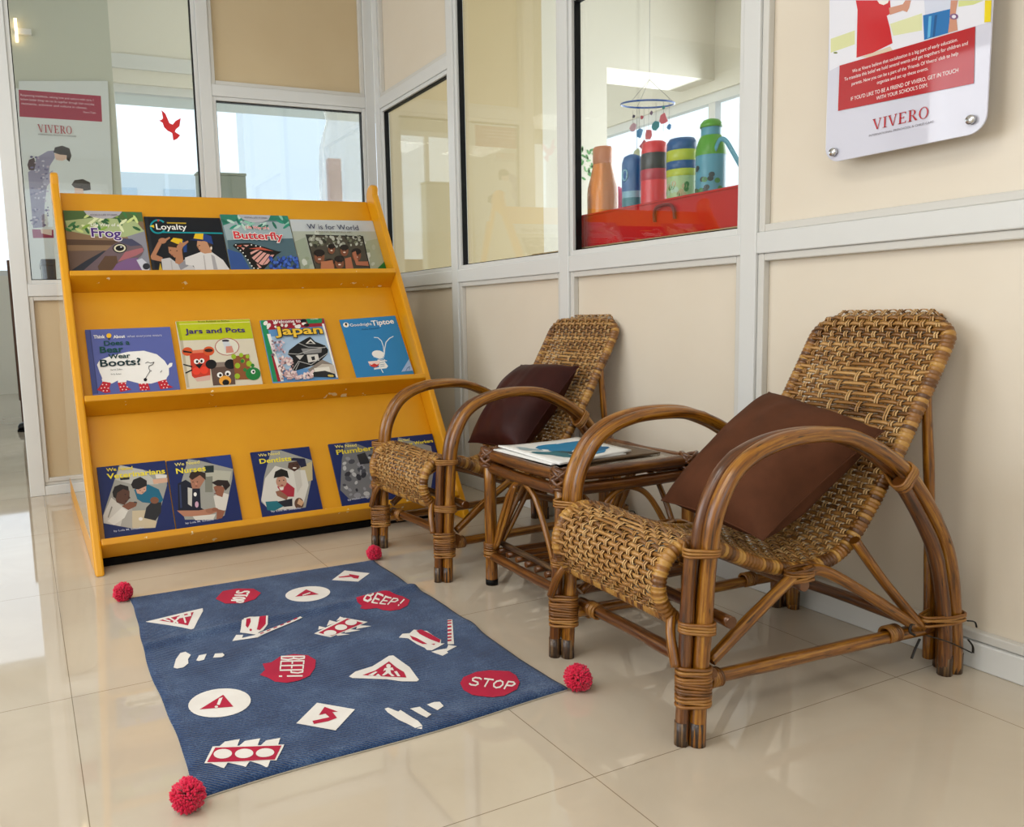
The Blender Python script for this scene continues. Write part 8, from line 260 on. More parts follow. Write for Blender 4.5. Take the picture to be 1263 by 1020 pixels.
FOOT = cane_mat('worn_cane_foot', '#0c0705', '#3c2410', '#9a7748', .5)
def strip_mat(name, stops):
    m = mat(name, '#8a6030', .36, .5, coat=.15)
    g = N(m, 'ShaderNodeNewGeometry'); tc = N(m, 'ShaderNodeTexCoord'); nz = N(m, 'ShaderNodeTexNoise', Scale=28, Detail=3); L(m, tc.outputs['Object'], nz.inputs['Vector'])
    a = N(m, 'ShaderNodeMath', operation='MULTIPLY_ADD'); a.inputs[1].default_value = .45; L(m, g.outputs['Random Per Island'], a.inputs[0])
    b = N(m, 'ShaderNodeMath', operation='MULTIPLY'); b.inputs[1].default_value = .6; L(m, nz.outputs['Fac'], b.inputs[0]); L(m, b.outputs[0], a.inputs[2])
    r = ramp(m, stops); L(m, a.outputs[0], r.inputs[0]); L(m, r.outputs[0], BS(m).inputs['Base Color'])
    return m
WEFT = strip_mat('woven_rattan_weft', [(.15, '#4f2d10'), (.5, '#9a6a31'), (.9, '#cfa264')])
WARP = strip_mat('woven_rattan_warp', [(.15, '#74491c'), (.5, '#b58548'), (.9, '#e0bb80')])
BIND = strip_mat('rattan_binding', [(.2, '#4e2d0c'), (.5, '#85531a'), (.85, '#aa7a38')])
def rail_mat():
    m = mat('wrapped_rattan_rail', '#85531a', .34, .5, coat=.15)
    uv = N(m, 'ShaderNodeUVMap'); sp = N(m, 'ShaderNodeSeparateXYZ'); L(m, uv.outputs[0], sp.inputs[0])
    a = N(m, 'ShaderNodeMath', operation='MULTIPLY'); a.inputs[1].default_value = 1 / .0092; L(m, sp.outputs[0], a.inputs[0])
    f = N(m, 'ShaderNodeMath', operation='FLOOR'); L(m, a.outputs[0], f.inputs[0]); w = N(m, 'ShaderNodeTexWhiteNoise', noise_dimensions='1D'); L(m, f.outputs[0], w.inputs['W'])
    r = ramp(m, [(.1, '#5a3510'), (.5, '#8e5d22'), (.9, '#b5873f')]); L(m, w.outputs[0], r.inputs[0]); L(m, r.outputs[0], BS(m).inputs['Base Color'])
    return m
RAILM = rail_mat()
def fabric(name, c0, c1, sc=900, rough=.85, sheen=.2):
    m = mat(name, c0, rough, .2, sheen=sheen)
    tc = N(m, 'ShaderNodeTexCoord'); nz = N(m, 'ShaderNodeTexNoise', Scale=14, Detail=5); L(m, tc.outputs['Object'], nz.inputs['Vector'])
    r = ramp(m, [(.3, c0), (.7, c1)]); L(m, nz.outputs['Fac'], r.inputs[0]); L(m, r.outputs[0], BS(m).inputs['Base Color'])
    n2 = N(m, 'ShaderNodeTexNoise', Scale=sc, Detail=1); L(m, tc.outputs['Object'], n2.inputs['Vector'])
    b = N(m, 'ShaderNodeBump', Strength=.3, Distance=.001); L(m, n2.outputs['Fac'], b.inputs['Height']); L(m, b.outputs[0], BS(m).inputs['Normal'])
    return m
# ------------------------------------------------------------------ the room
W, D = 1.793, 4.154          # front faces of the right and back partition frames
POSTS = [4.126, 3.311, 2.483, 1.647, .811, -.025, -.86, -1.7]
def struct(mb, name, bevel=0, parent=None): return mb.obj(name, parent, bevel, **({} if parent else {'kind': 'structure'}))
b = MB(); b.box(-4.2, 5.4, -2.6, 11.2, -.05, 0, FLOOR); struct(b, 'floor')
b = MB(); b.box(-2.6, 4.4, -2.6, D + .06, 2.75, 2.83, CEIL); struct(b, 'ceiling')
b = MB(); b.box(-4.2, 5.4, D + .06, 11.2, 3.5, 3.58, CEIL); b.box(-4.2, 5.4, D, D + .06, 2.75, 3.58, CEIL); struct(b, 'ceiling_hall')
# right partition: boards
b = MB()
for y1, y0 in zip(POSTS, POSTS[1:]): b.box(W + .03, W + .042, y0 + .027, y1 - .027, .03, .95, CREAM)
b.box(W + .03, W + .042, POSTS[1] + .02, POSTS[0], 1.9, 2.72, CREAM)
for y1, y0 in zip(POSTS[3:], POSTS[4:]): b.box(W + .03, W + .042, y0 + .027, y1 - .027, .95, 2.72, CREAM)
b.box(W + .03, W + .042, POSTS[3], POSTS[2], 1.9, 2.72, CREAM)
struct(b, 'wall_right')
k = 1
for y in POSTS:
    b = MB(); b.box(W, W + .06, y - .027, y + .027, 0, 2.75, WHITE); struct(b, 'trim_%d' % k, .003); k += 1
b = MB()
for y1, y0 in zip(POSTS, POSTS[1:]): b.box(W + .001, W + .06, y0 + .0272, y1 - .0272, .925, .981, WHITE)
struct(b, 'trim_%d' % k, .003); k += 1
b = MB()
for i in (0, 2): b.box(W + .001, W + .06, POSTS[i + 1] + .0272, POSTS[i] - .0272, 1.862, 1.918, WHITE)
struct(b, 'trim_%d' % k, .003); k += 1
def bead(mb, y0, y1, z0, z1, M, w=.02, x0=.008, x1=.03, m=BEAD):
    """stepped bead round an opening; local x = depth, y = along, z = up"""
    mb.box(x0, x1, y0, y0 + w, z0, z1, m, M); mb.box(x0, x1, y1 - w, y1, z0, z1, m, M)
    mb.box(x0, x1, y0 + w, y1 - w, z0, z0 + w, m, M); mb.box(x0, x1, y0 + w, y1 - w, z1 - w, z1, m, M)
MR = Matrix.Translation((W, 0, 0))
b = MB()
for y1, y0 in zip(POSTS, POSTS[1:]): bead(b, y0 + .0275, y1 - .0275, .06, .925, MR)
for y1, y0 in zip(POSTS[3:], POSTS[4:]): bead(b, y0 + .0275, y1 - .0275, .981, 2.74, MR)
bead(b, POSTS[1] + .0275, POSTS[0] - .0275, 1.918, 2.74, MR)
struct(b, 'trim_%d' % k, .003); k += 1
b = MB(); b.box(W + .0005, W + .05, -1.7, 4.1, 0, .058, WHITE); b.box(W + .012, W + .05, -1.7, 4.1, .058, .078, BEAD); struct(b, 'baseboard_right', .003)
# back partition (local: x = depth into +Y, y = along X)
MBK = Matrix(((0, 1, 0, 0), (1, 0, 0, D), (0, 0, 1, 0), (0, 0, 0, 1)))
XP = [(-.02, .045), (.876, .935), (1.742, 1.794)]
for x0, x1 in XP:
    b = MB(); b.box(x0, x1, D, D + .06, 0, 2.75, WHITE); struct(b, 'trim_%d' % k, .003); k += 1
b = MB(); b.box(-2.6, -1.35, D, D + .06, 0, 2.75, PLASTER); b.box(-1.35, -.02, D, D + .06, 2.45, 2.75, PLASTER); struct(b, 'wall_back_left')
b = MB()
b.box(.0452, .8758, D + .001, D + .06, .925, .981, WHITE); b.box(.9352, 1.7418, D + .001, D + .06, .925, .981, WHITE); b.box(.9352, 1.7418, D + .001, D + .06, 1.875, 1.931, WHITE)
struct(b, 'trim_%d' % k, .003); k += 1
b = MB()
b.box(.046, .875, D + .03, D + .042, .03, .95, CREAM_SHADED); b.box(.936, 1.742, D + .03, D + .042, .03, .95, CREAM_SHADED); b.box(.936, 1.742, D + .03, D + .042, 1.9, 2.74, CREAM_SHADED)
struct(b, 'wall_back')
b = MB()
bead(b, .0455, .8755, .06, .925, MBK); bead(b, .9355, 1.7415, .06, .925, MBK); bead(b, .9355, 1.7415, 1.931, 2.74, MBK)
struct(b, 'trim_%d' % k, .003); k += 1
b = MB(); b.box(.0455, 1.74, D + .0005, D + .05, 0, .045, WHITE); b.box(.0455, 1.74, D + .014, D + .05, .045, .062, BEAD); struct(b, 'baseboard_back', .003)
def window(n, y0, y1, z0, z1, M):
    f = MB(); bead(f, y0, y1, z0, z1, M, .018, .008, .034, WHITE); fo = f.obj('window_%d' % n, None, .002, kind='structure')
    g = MB(); bead(g, y0 + .016, y1 - .016, z0 + .016, z1 - .016, M, .006, .02, .044, BLACK); g.obj('gasket', fo)
    p = MB(); p.box(.036, .041, y0 + .02, y1 - .02, z0 + .02, z1 - .02, GLASS, M); p.obj('glass_pane', fo)
    return fo
window(1, .0455, .8755, .981, 2.74, MBK)
window(2, .9355, 1.7415, .981, 1.875, MBK)
window(3, POSTS[1] + .0275, POSTS[0] - .0275, .981, 1.862, MR)
window(4, POSTS[2] + .0275, POSTS[1] - .0275, .981, 2.74, MR)
window(5, POSTS[3] + .0275, POSTS[2] - .0275, .981, 1.862, MR)
# unseen sides of this room: left wall with a big window, wall behind the viewer with another
def holed(mb, M, a0, a1, z1, hole, m, t=.12, mull=True):
    h0, h1, hz0, hz1 = hole
    mb.box(0, t, a0, h0, 0, z1, m, M); mb.box(0, t, h1, a1, 0, z1, m, M); mb.box(0, t, h0, h1, 0, hz0, m, M); mb.box(0, t, h0, h1, hz1, z1, m, M)
    w = MB(); bead(w, h0, h1, hz0, hz1, M, .06, .02, .08, WHITE)
    c = (h0 + h1) / 2
    if mull: w.box(.025, .075, c - .03, c + .03, hz0 + .06, hz1 - .06, WHITE, M)
    return w
ML = Matrix.Translation((-2.6, 0, 0))
b = MB(); w = holed(b, ML, -2.6, D + .06, 2.75, (.6, 3.9, .75, 2.45), PLASTER); struct(b, 'wall_left'); struct(w, 'window_6')
MF = Matrix(((0, 1, 0, 0), (-1, 0, 0, -2.5), (0, 0, 1, 0), (0, 0, 0, 1)))
b = MB(); w = holed(b, MF, -2.6, 1.793, 2.75, (-1.9, 1.1, .75, 2.45), PLASTER); struct(b, 'wall_front'); struct(w, 'window_7')
# neighbouring room beyond the right partition
b = MB(); b.box(W + .06, 2.86, D + .002, D + .1, 0, 2.75, mat('beige_wall_board', '#cbba94', .6)); b.box(2.86, 3.33, D + .002, D + .1, 0, 2.75, PLASTER); b.box(3.33, 4.25, D + .002, D + .3, 2.23, 2.75, PLASTER); struct(b, 'wall_neighbour_back')
b = MB(); MN = Matrix.Translation((4.2, 0, 0)); w = holed(b, MN, -2.6, 8, 2.75, (1.0, 7.4, .55, 2.16), PLASTER); struct(b, 'wall_neighbour_side'); struct(w, 'window_8')
for yy in (2.2, 4.3, 5.3):
    pass
b = MB(); b.box(W + .06, 4.2, -2.6, -2.5, 0, 2.75, PLASTER); struct(b, 'wall_neighbour_front')
# hall beyond the back partition
b = MB(); b.box(.02, .625, 5.4, 5.62, 0, 3.5, GREYG); struct(b, 'wall_hall_pier')
MH = Matrix(((0, 1, 0, 0), (1, 0, 0, 6.5), (0, 0, 1, 0), (0, 0, 0, 1)))
b = MB(); w = holed(b, MH, .625, 4.2, 3.5, (.7, 3.4, .8, 2.52), PLASTER, mull=False); b.box(-.02, 0, .625, 4.2, 2.62, 2.72, WHITE, MH); struct(b, 'wall_hall_window'); struct(w, 'window_9')
b = MB(); b.box(4.16, 6.6, 16, 16.5, -7.8, 14, mat('pale_blue_grey_wall', '#e2e8ee', .7)); struct(b, 'wall_hall_fin')
MH2 = Matrix(((0, 1, 0, 0), (1, 0, 0, 10.6), (0, 0, 1, 0), (0, 0, 0, 1)))
b = MB(); w = holed(b, MH2, -4.2, .6, 3.5, (-3.8, .4, 1.36, 3.3), PLASTER); struct(b, 'wall_hall_far'); struct(w, 'window_10')
b = MB(); b.box(-4.2, -4.1, D + .06, 10.6, 0, 3.5, PLASTER); struct(b, 'wall_hall_left')
# ------------------------------------------------------------------ bookcase
KX0, KX1, KY, SL = .165, 1.497, 2.70, .596
CA, SA = 1 / math.hypot(1, SL), SL / math.hypot(1, SL)     # cos / sin of the lean
def face_pt(x, s, o):       # s up the sloping front, o inward (perpendicular)
    return Vector((x, KY + s * SA + o * CA, s * CA - o * SA))
BC = thing('bookcase', 'yellow painted picture book rack with sloping front and three ledges', 'bookcase', (0, 0, 0))
prof = [(KY, 0)]
for s in (.3, .9, 1.55): p = face_pt(0, s, 0); prof.append((p.y, p.z))
top = face_pt(0, 1.565, .03)
for a in range(-20, 150, 20):
    q = math.radians(a); prof.append((top.y + 0.048 * math.sin(q - .5), top.z + 0.048 * math.cos(q - .5)))
prof += [(4.08, .05), (4.09, 0)]
MX = Matrix(((0, 0, 1, 0), (1, 0, 0, 0), (0, 1, 0, 0), (0, 0, 0, 1)))
for x in (KX0, KX1):
    b = MB(); b.prism(prof, x - .014, x + .014, YEL, MX); sp = b.obj('side_panel', BC, .007)
    inner = [(KY + .035 + .06, .10), (KY + .035 + SL * 1.25, 1.25), (3.53, 1.28), (4.015, .10)]
    xo = x - .0155 if x == KX0 else x + .0142
    b = MB(); b.prism(inner, xo, xo + .0013, mat('glossy_side_laminate', '#cfc6b0', .04, .9, coat=.6), MX); b.obj('laminate_sheet', sp)
b = MB()
def slab(mb, x0, x1, quad, m):
    """quad: four (s,o) corners swept along x"""
    i = len(mb.v)
    for x in (x0, x1):
        for s, o in quad: mb.v.append(face_pt(x, s, o))
    mb.face([i, i + 1, i + 2, i + 3], m, smooth=False); mb.face([i + 7, i + 6, i + 5, i + 4], m, smooth=False)
    for q in range(4): mb.face([i + q, i + 4 + q, i + 4 + (q + 1) % 4, i + (q + 1) % 4], m, smooth=False)
slab(b, KX0 + .0142, KX1 - .0142, [(.085, .076), (1.568, .076), (1.568, .092), (.085, .092)], YEL); b.obj('back_panel', BC, .003)
b = MB(); b.prism([(3.66, 1.24), (3.672, 1.245), (4.07, .07), (4.055, .07)], KX0 + .0142, KX1 - .0142, YEL, MX); b.obj('rear_panel', BC, .003)
for st in (1.147, .635, .121):
    b = MB()
    slab(b, KX0 + .0145, KX1 - .0145, [(st - .022, -.010), (st, -.010), (st - .020, .0755), (st - .042, .0755)], YELEDGE)
    b.obj('book_ledge', BC, .003)
b = MB(); b.box(KX0 + .0145, KX1 - .0145, KY + .112, KY + .13, .0, .024, SHADE_BLACK); b.obj('shade_strip', BC)  # dark strip added to stand in for the shade under the bottom ledge
b = MB(); slab(b, KX0 + .0145, KX1 - .0145, [(.0, .3), (.02, .3), (.02, .33), (0, .33)], YEL); b.obj('brace_rail', BC)
# ------------------------------------------------------------------ books
def make_book(name, key, label, x0, x1, s_top, s_vis, th=.008, hard=True, tilt=0):
    bg, shapes, texts = BOOK_ART[key]
    s_top += .0387; s_bot = s_vis - .0165; s_vis = s_vis + {1.147: .046, .635: .041, .121: .035}[s_vis]; w = x1 - x0; h = s_top - s_bot; vis = s_vis - s_bot
    o0 = .0745
    M = Matrix.Translation(face_pt(x0, s_bot, o0)) @ Matrix(((1, 0, 0, 0), (0, SA, -CA, 0), (0, CA, SA, 0), (0, 0, 0, 1)))
    R = Matrix.Rotation(tilt, 4, 'Z')
    cov = ink(bg); b = MB(); t = .0018 if hard else .0005
    b.box(0, w, 0, h, th - t, th, cov); b.box(0, w, 0, h, 0, t, cov); b.box(0, t * 1.5, 0, h, t, th - t, cov)
    o = b.obj(name, None, .0006); o.matrix_world = M @ R; o['label'] = label; o['category'] = 'book'; o['group'] = 'picture books on the rack'
    p = MB(); p.box(t * 1.6, w - .003, .003, h - .003, t + .0002, th - t - .0002, mat('paper_block', '#e6e1d4', .8)); p.obj('page_block', o)
    fn = lambda u, v, z: (u * w, vis + v * (h - vis), z)
    a = MB(); art(a, shapes, fn, th + .0003, .00004); a.obj('cover_picture', o)
    zz = th + .0005 + .00004 * len(shapes)
    if texts:
        for tx, u0, v0, u1, v1, hh, col, outl, bold in texts:
            a = MB()
            if outl:
                put_text(a, tx, u0 - .008, u1 + .008, v0 - .004, hh + .006, zz, ink(outl), fn, .06, v1 - .004)
            put_text(a, tx, u0, u1, v0, hh, zz + .0002, ink(col), fn, bold * .022, v1)
            a.obj('title_lettering', o)
    return o
make_book('picture_book', 'frog', 'picture book with a big frog under green leaves, on the top ledge', .186, .480, 1.437, 1.147)
make_book('picture_book', 'loyalty', 'black covered book with two boys in caps saluting, on the top ledge', .485, .790, 1.415, 1.147)
make_book('picture_book', 'butterfly', 'picture book with an orange and black butterfly above blue flowers', .793, 1.087, 1.434, 1.147)
make_book('picture_book', 'world', 'wide pale book with a framed photo of smiling children, end of top ledge', 1.0905, 1.482, 1.417, 1.147, .006, False)
make_book('picture_book', 'bear', 'lilac book with a white bear wearing red spotted boots', .213, .516, .901, .635)
make_book('picture_book', 'jars', 'lime and cream craft book with animal figures made of jars', .540, .828, .924, .635)
make_book('picture_book', 'japan', 'book with a green spine and a dark roofed castle on the cover', .869, 1.138, .916, .635)
make_book('picture_book', 'tiptoe', 'slightly tilted bright blue paperback with a small white drawing', 1.221, 1.479, .908, .635, .004, False, .045)
make_book('picture_book', 'vets', 'navy book on the bottom ledge whose cover shows two people over a black puppy', .197, .424, .359, .121)
make_book('picture_book', 'nurses', 'navy book whose cover shows a man in dark uniform and a girl in white', .428, .656, .356, .121)
make_book('picture_book', 'dentists', 'navy book standing alone mid ledge, cover with a child in a red top', .729, .956, .356, .121)
make_book('picture_book', 'plumbers', 'navy book with a grey photo, partly behind the woven chair roll', 1.033, 1.260, .357, .121)
make_book('picture_book', 'workers', 'navy book at the end of the bottom ledge, mostly behind the woven chair', 1.266, 1.480, .357, .121)
# ------------------------------------------------------------------ rug
RX0, RX1, RY0, RY1 = .209, .977, 1.335, 2.415
def rug_h(x, y):
    u = (x - RX0) / (RX1 - RX0)
    c1 = 2.02 + .06 * u + .012 * math.sin(u * 7); h = .011 * math.exp(-((y - c1) / .022) ** 2) - .002 * math.exp(-((y - c1 - .05) / .03) ** 2)
    c2 = 1.9 - .14 * u; h += .005 * math.exp(-((y - c2) / .04) ** 2) * u
    h += .002 * noise.noise(Vector((x * 5, y * 5, 0))) + .0035 * math.exp(-((y - 1.365) / .022) ** 2) * (.6 + .4 * math.sin(9 * u + 1))
    return .0085 + max(h, -.003)
def rug_edge(u, v):
    x = RX0 + (RX1 - RX0) * u + .006 * math.sin(v * 9) * (1 - 2 * u) + .018 * (v - .5) * (1 - u) + .004 * noise.noise(Vector((v * 9, u * 3, 2)))
    y = RY0 + (RY1 - RY0) * v + .012 * (u - .5) * 2 * (1 - v) - .016 * (u - .5) * 2 * v + .005 * math.sin(u * 8) * (1 - v)
    return x, y
def rug_mat():
    m = mat('blue_woven_cotton', '#2f4870', .95, .1, sheen=.15)
    tc = N(m, 'ShaderNodeTexCoord'); nz = N(m, 'ShaderNodeTexNoise', Scale=7, Detail=8, Roughness=.7); L(m, tc.outputs['Object'], nz.inputs['Vector'])
    n3 = N(m, 'ShaderNodeTexNoise', Scale=340, Detail=2); L(m, tc.outputs['Object'], n3.inputs['Vector'])
    ad = N(m, 'ShaderNodeMath', operation='MULTIPLY_ADD'); ad.inputs[1].default_value = .5; L(m, n3.outputs['Fac'], ad.inputs[0])
    hf = N(m, 'ShaderNodeMath', operation='MULTIPLY'); hf.inputs[1].default_value = .5; L(m, nz.outputs['Fac'], hf.inputs[0]); L(m, hf.outputs[0], ad.inputs[2])
    r = ramp(m, [(.35, '#192a4a'), (.5, '#28426b'), (.68, '#5d7393')]); L(m, ad.outputs[0], r.inputs[0]); L(m, r.outputs[0], BS(m).inputs['Base Color'])
    wv = N(m, 'ShaderNodeTexWave', Scale=75, Distortion=.6, bands_direction='DIAGONAL'); L(m, tc.outputs['Object'], wv.inputs['Vector'])
    b = N(m, 'ShaderNodeBump', Strength=.8, Distance=.002); L(m, wv.outputs['Fac'], b.inputs['Height']); L(m, b.outputs[0], BS(m).inputs['Normal'])
    return m
RUGM = rug_mat(); UNDER = mat('rug_backing', '#b9b2a4', .9)
b = MB(); nu, nv = 84, 126
for v in range(nv + 1):
    for u in range(nu + 1):
        x, y = rug_edge(u / nu, v / nv); e = min(u, nu - u, v, nv - v); b.v.append(Vector((x, y, rug_h(x, y) - (.003 if e == 0 else 0) + (.0015 if e == 2 else 0))))
for v in range(nv):
    for u in range(nu): i = v * (nu + 1) + u; b.face([i, i + 1, i + nu + 2, i + nu + 1], RUGM)
edge = [u for u in range(nu + 1)] + [v * (nu + 1) + nu for v in range(1, nu + 1)] 
loop = [u for u in range(nu)] + [v * (nu + 1) + nu for v in range(nv)] + [nv * (nu + 1) + u for u in range(nu, 0, -1)] + [v * (nu + 1) for v in range(nv, 0, -1)]
base = len(b.v)
for zz in (.0035, .001):
    for i in loop: p = b.v[i]; b.v.append(Vector((p.x, p.y, zz)))
n = len(loop)
for i in range(n): j = (i + 1) % n; b.face([loop[i], base + i, base + j, loop[j]], RUGM); b.face([base + i, base + n + i, base + n + j, base + j], UNDER)
RUG = b.obj('rug', None, 0, label='blue cotton rug printed with road signs and traffic lights, lying on the tiles', category='rug')
PRINT = {'#e9e6e2': fabric('white_rug_print', '#ded9d2', '#e9e5df', 500, .95, .05), '#b3183a': fabric('red_rug_print', '#a81c3c', '#b8203f', 500, .95, .05)}
b = MB()
def rugfn(x, y, z): return (x, y, rug_h(x, y) + z)
def finer(p):
    out = []
    n = len(p) // 2
    for i in range(n):
        ax, ay, bx, by = p[2 * i], p[2 * i + 1], p[(2 * i + 2) % (2 * n)], p[(2 * i + 3) % (2 * n)]
        k = max(1, int(math.hypot(bx - ax, by - ay) / .015))
        for j in range(k): out += [ax + (bx - ax) * j / k, ay + (by - ay) * j / k]
    return out
boxes = []
for c, p in RUG_ART:
    xs, ys = p[0::2], p[1::2]; bb = (min(xs), max(xs), min(ys), max(ys))
    lv = max([l + 1 for q, cc, l in boxes if cc != c and q[0] < bb[1] and q[1] > bb[0] and q[2] < bb[3] and q[3] > bb[2]] or [0]); boxes.append((bb, c, lv))
    t = MB(); art(t, [[c, p]], lambda x, y, z: (x, y, 0), 0, 0, lambda q: PRINT[q]); stack = [[t.v[k] for k in f] for f in t.f]
    while stack:
        A, B, C_ = stack.pop(); e = [(B - A).length, (C_ - B).length, (A - C_).length]; k = e.index(max(e))
        if e[k] > .011:
            if k == 1: A, B, C_ = B, C_, A
            elif k == 2: A, B, C_ = C_, A, B
            m_ = (A + B) / 2; stack += [[A, m_, C_], [m_, B, C_]]; continue
        q = len(b.v); b.v += [Vector(rugfn(v.x, v.y, .0013 + .0005 * lv)) for v in (A, B, C_)]; b.face([q, q + 1, q + 2], PRINT[c])
b.obj('printed_pattern', RUG)
POM = fabric('crimson_wool', '#cc1639', '#e42a54', 300, .95, .3)
def pom(x, y, r, seed):
    b = MB(); rr = random.Random(seed)
    c = Vector((x, y, r * .9))
    for k in range(900):
        d = Vector((rr.gauss(0, 1), rr.gauss(0, 1), rr.gauss(0, 1))).normalized(); e = d.orthogonal().normalized(); g = d.cross(e); l = r * rr.uniform(.84, 1.06) * (1 + .12 * noise.noise(d * 2 + Vector((seed, 0, 0)))); w = r * .085; q = len(b.v)
        tip = c + d * l; tip.z = max(tip.z, .001); 
        for a in (0, 2.1, 4.2): b.v.append(c + d * l * .45 + (e * math.cos(a) + g * math.sin(a)) * w * .6)
        for a in (0, 2.1, 4.2): b.v.append(tip - d * w + (e * math.cos(a + .5) + g * math.sin(a + .5)) * w)
        b.v.append(tip)
        for a in range(3): h = (a + 1) % 3; b.face([q + a, q + h, q + 3 + h, q + 3 + a], POM); b.face([q + 3 + a, q + 3 + h, q + 6], POM)
    for v in b.v: v.z = max(v.z, .0006)
    b.obj('pom_pom', RUG)
pom(.186, 1.305, .029, 1); pom(.999, 1.345, .030, 2); pom(.205, 2.43, .029, 3); pom(.985, 2.418, .026, 4)
b = MB(); b.box(.275, .385, 2.40, 2.432, .001, .003, mat('white_tag', '#e8e8e4', .7)); b.obj('fabric_tag', RUG)
# ------------------------------------------------------------------ rattan armchair (local: x back, y across, z up; origin at the near front foot)
ARM = [(-.016, 0), (-.012, .1), (-.002, .25), (.008, .36), (.017, .415), (.036, .46), (.066, .5), (.115, .529), (.185, .546), (.27, .548), (.34, .538), (.405, .513), (.463, .48), (.508, .445), (.573, .37), (.625, .288), (.655, .19), (.670, .08), (.674, 0)]
SEAT = [(-.022, .222), (-.045, .246), (-.057, .28), (-.052, .315), (-.03, .345), (.012, .358), (.05, .35), (.092, .334), (.175, .297), (.266, .271), (.338, .270), (.41, .297), (.478, .372), (.517, .428), (.565, .498), (.603, .56), (.655, .645), (.690, .705), (.706, .738)]
YN, YF, YA, YB = .058, .397, 0.0, .455
def knot(seed):
    rr = random.Random(seed); ks = [rr.uniform(.05, 1.3) for _ in range(4)]
    return lambda r: (lambda t, l: r * (1 + sum(.09 * math.exp(-((l - q) / .008) ** 2) for q in ks) + .03 * math.sin(l * 31 + seed)))
def cane(parent, name, pts, r=.0145, m=None, n=6, seed=0, segs=10):
    b = MB(); P = cr(pts, n) if len(pts) > 2 else [Vector(pts[0]).lerp(Vector(pts[1]), t / 16) for t in range(17)]
    b.tube(P, knot(seed)(r), m or CANE, segs); return b.obj(name, parent)
def hull_loop(circ, off):
    """convex outline round circles [(x,y,r)]"""
    out = []
    for k in range(40):
        a = 2 * PI * k / 40; d = (math.cos(a), math.sin(a)); c = max(circ, key=lambda q: q[0] * d[0] + q[1] * d[1] + q[2]); out.append((c[0] + d[0] * (c[2] + off), c[1] + d[1] * (c[2] + off)))
    return out
def lash(parent, circ, z0, z1, M=None, r=.0034, m=None, lean=.25):
    b = MB(); n = max(1, round((z1 - z0) / (r * 1.75))); rr = random.Random(int(z0 * 1000) + len(circ))
    for i in range(n):
        z = z0 + (z1 - z0) * (i + .5) / n; lp = hull_loop(circ, r * .55); cx = sum(p[0] for p in lp) / len(lp); t = rr.uniform(-lean, lean) * .4
        P = [Vector((x, y, z + (x - cx) * t)) for x, y in lp]
        if M: P = [M @ p for p in P]
        b.tube(P, r, m or BIND, 6, closed=True, ell=1.0)
    return b.obj('lashing', parent)
def weave(parent):
    P = resample(cr([(x, 0, z) for x, z in SEAT + [(.712, .748), (.722, .750), (.730, .744), (.733, .733)]], 12), .0062)
    T = []; 
    for i in range(len(P)):
        t = (P[min(i + 1, len(P) - 1)] - P[max(i - 1, 0)]).normalized(); T.append(Vector((-t.z, 0, t.x)))
    n = len(P); off0 = .0045
    NC = 17; y0, y1 = YN + .012, YF - .012; pitch = (y1 - y0) / NC
    def inset(i):
        d = max(0, n - 1 - i - 5) * .0062; return .045 * (1 - math.sqrt(max(0, 1 - ((.045 - d) / .045) ** 2))) if d < .045 else 0
    rows = n // 2
    def diamond(j, c): return abs(j - rows * .77) / 10 + abs(c - NC / 2) / 7 < 1 or abs(j - rows * .13) / 4 + abs(c - NC / 2) / 5 < .8
    def weft_over(j, c):
        if diamond(j, c): return (c + 2 * (j // 2)) % 4 != 0
        return (c + j) % 2 == 0
    b = MB(); rng = random.Random(5)
    def ribbon(pts, nrm, w, th, m, side):
        i0 = len(b.v); k = len(pts)
        for p, nn, sd in zip(pts, nrm, side):
            b.v += [p - sd * w / 2, p + nn * th, p + sd * w / 2, p - nn * th * .6]
        for a in range(k - 1):
            q = i0 + a * 4
            for e in range(4): b.face([q + e, q + (e + 1) % 4, q + 4 + (e + 1) % 4, q + 4 + e], m)
    Y = Vector((0, 1, 0))
    for j in range(rows):
        i = min(2 * j + 1, n - 1); ins = inset(i); p0, nn = P[i], T[i]; sd = nn.cross(Y); jit = rng.uniform(-.0007, .0007)
        pts = []; 
        a0, a1 = YN - .004 + ins, YF + .004 - ins
        pts.append(p0 + Y * a0 + nn * .004); pts.append(p0 + Y * (a0 + .006) + nn * .0135)
        for c in range(NC):
            yc = y0 + pitch * (c + .5)
            if yc < a0 + .012 or yc > a1 - .012: continue
            h = off0 + .0125 * min(1, max(0, (16 - (n - 1 - i)) / 7)) + (.0027 if weft_over(j, c) else -.0027) + jit
            pts.append(p0 + Y * (yc - pitch * .29) + nn * h); pts.append(p0 + Y * (yc + pitch * .29) + nn * h)
        pts.append(p0 + Y * (a1 - .006) + nn * .0135); pts.append(p0 + Y * a1 + nn * .004)
        ribbon(pts, [nn] * len(pts), rng.uniform(.0092, .0106), .0012, WEFT, [sd] * len(pts))
    for c in range(NC):
        for s in (-1, 1):
            yc = y0 + pitch * (c + .5) + s * .0029 + rng.uniform(-.0004, .0004); pts = []; nr = []
            for j in range(rows):
                i = min(2 * j + 1, n - 1)
                if yc < YN + inset(i) + .006 or yc > YF - inset(i) - .006: break
                h = off0 + .0125 * min(1, max(0, (16 - (n - 1 - i)) / 7)) + (-.0030 if weft_over(j, c) else .0034); pts.append(P[i] + Y * yc + T[i] * h); nr.append(T[i])
            if len(pts) > 3: ribbon(pts, nr, .0048, .0013, WARP, [Y] * len(pts))
    return b.obj('woven_seat', parent)
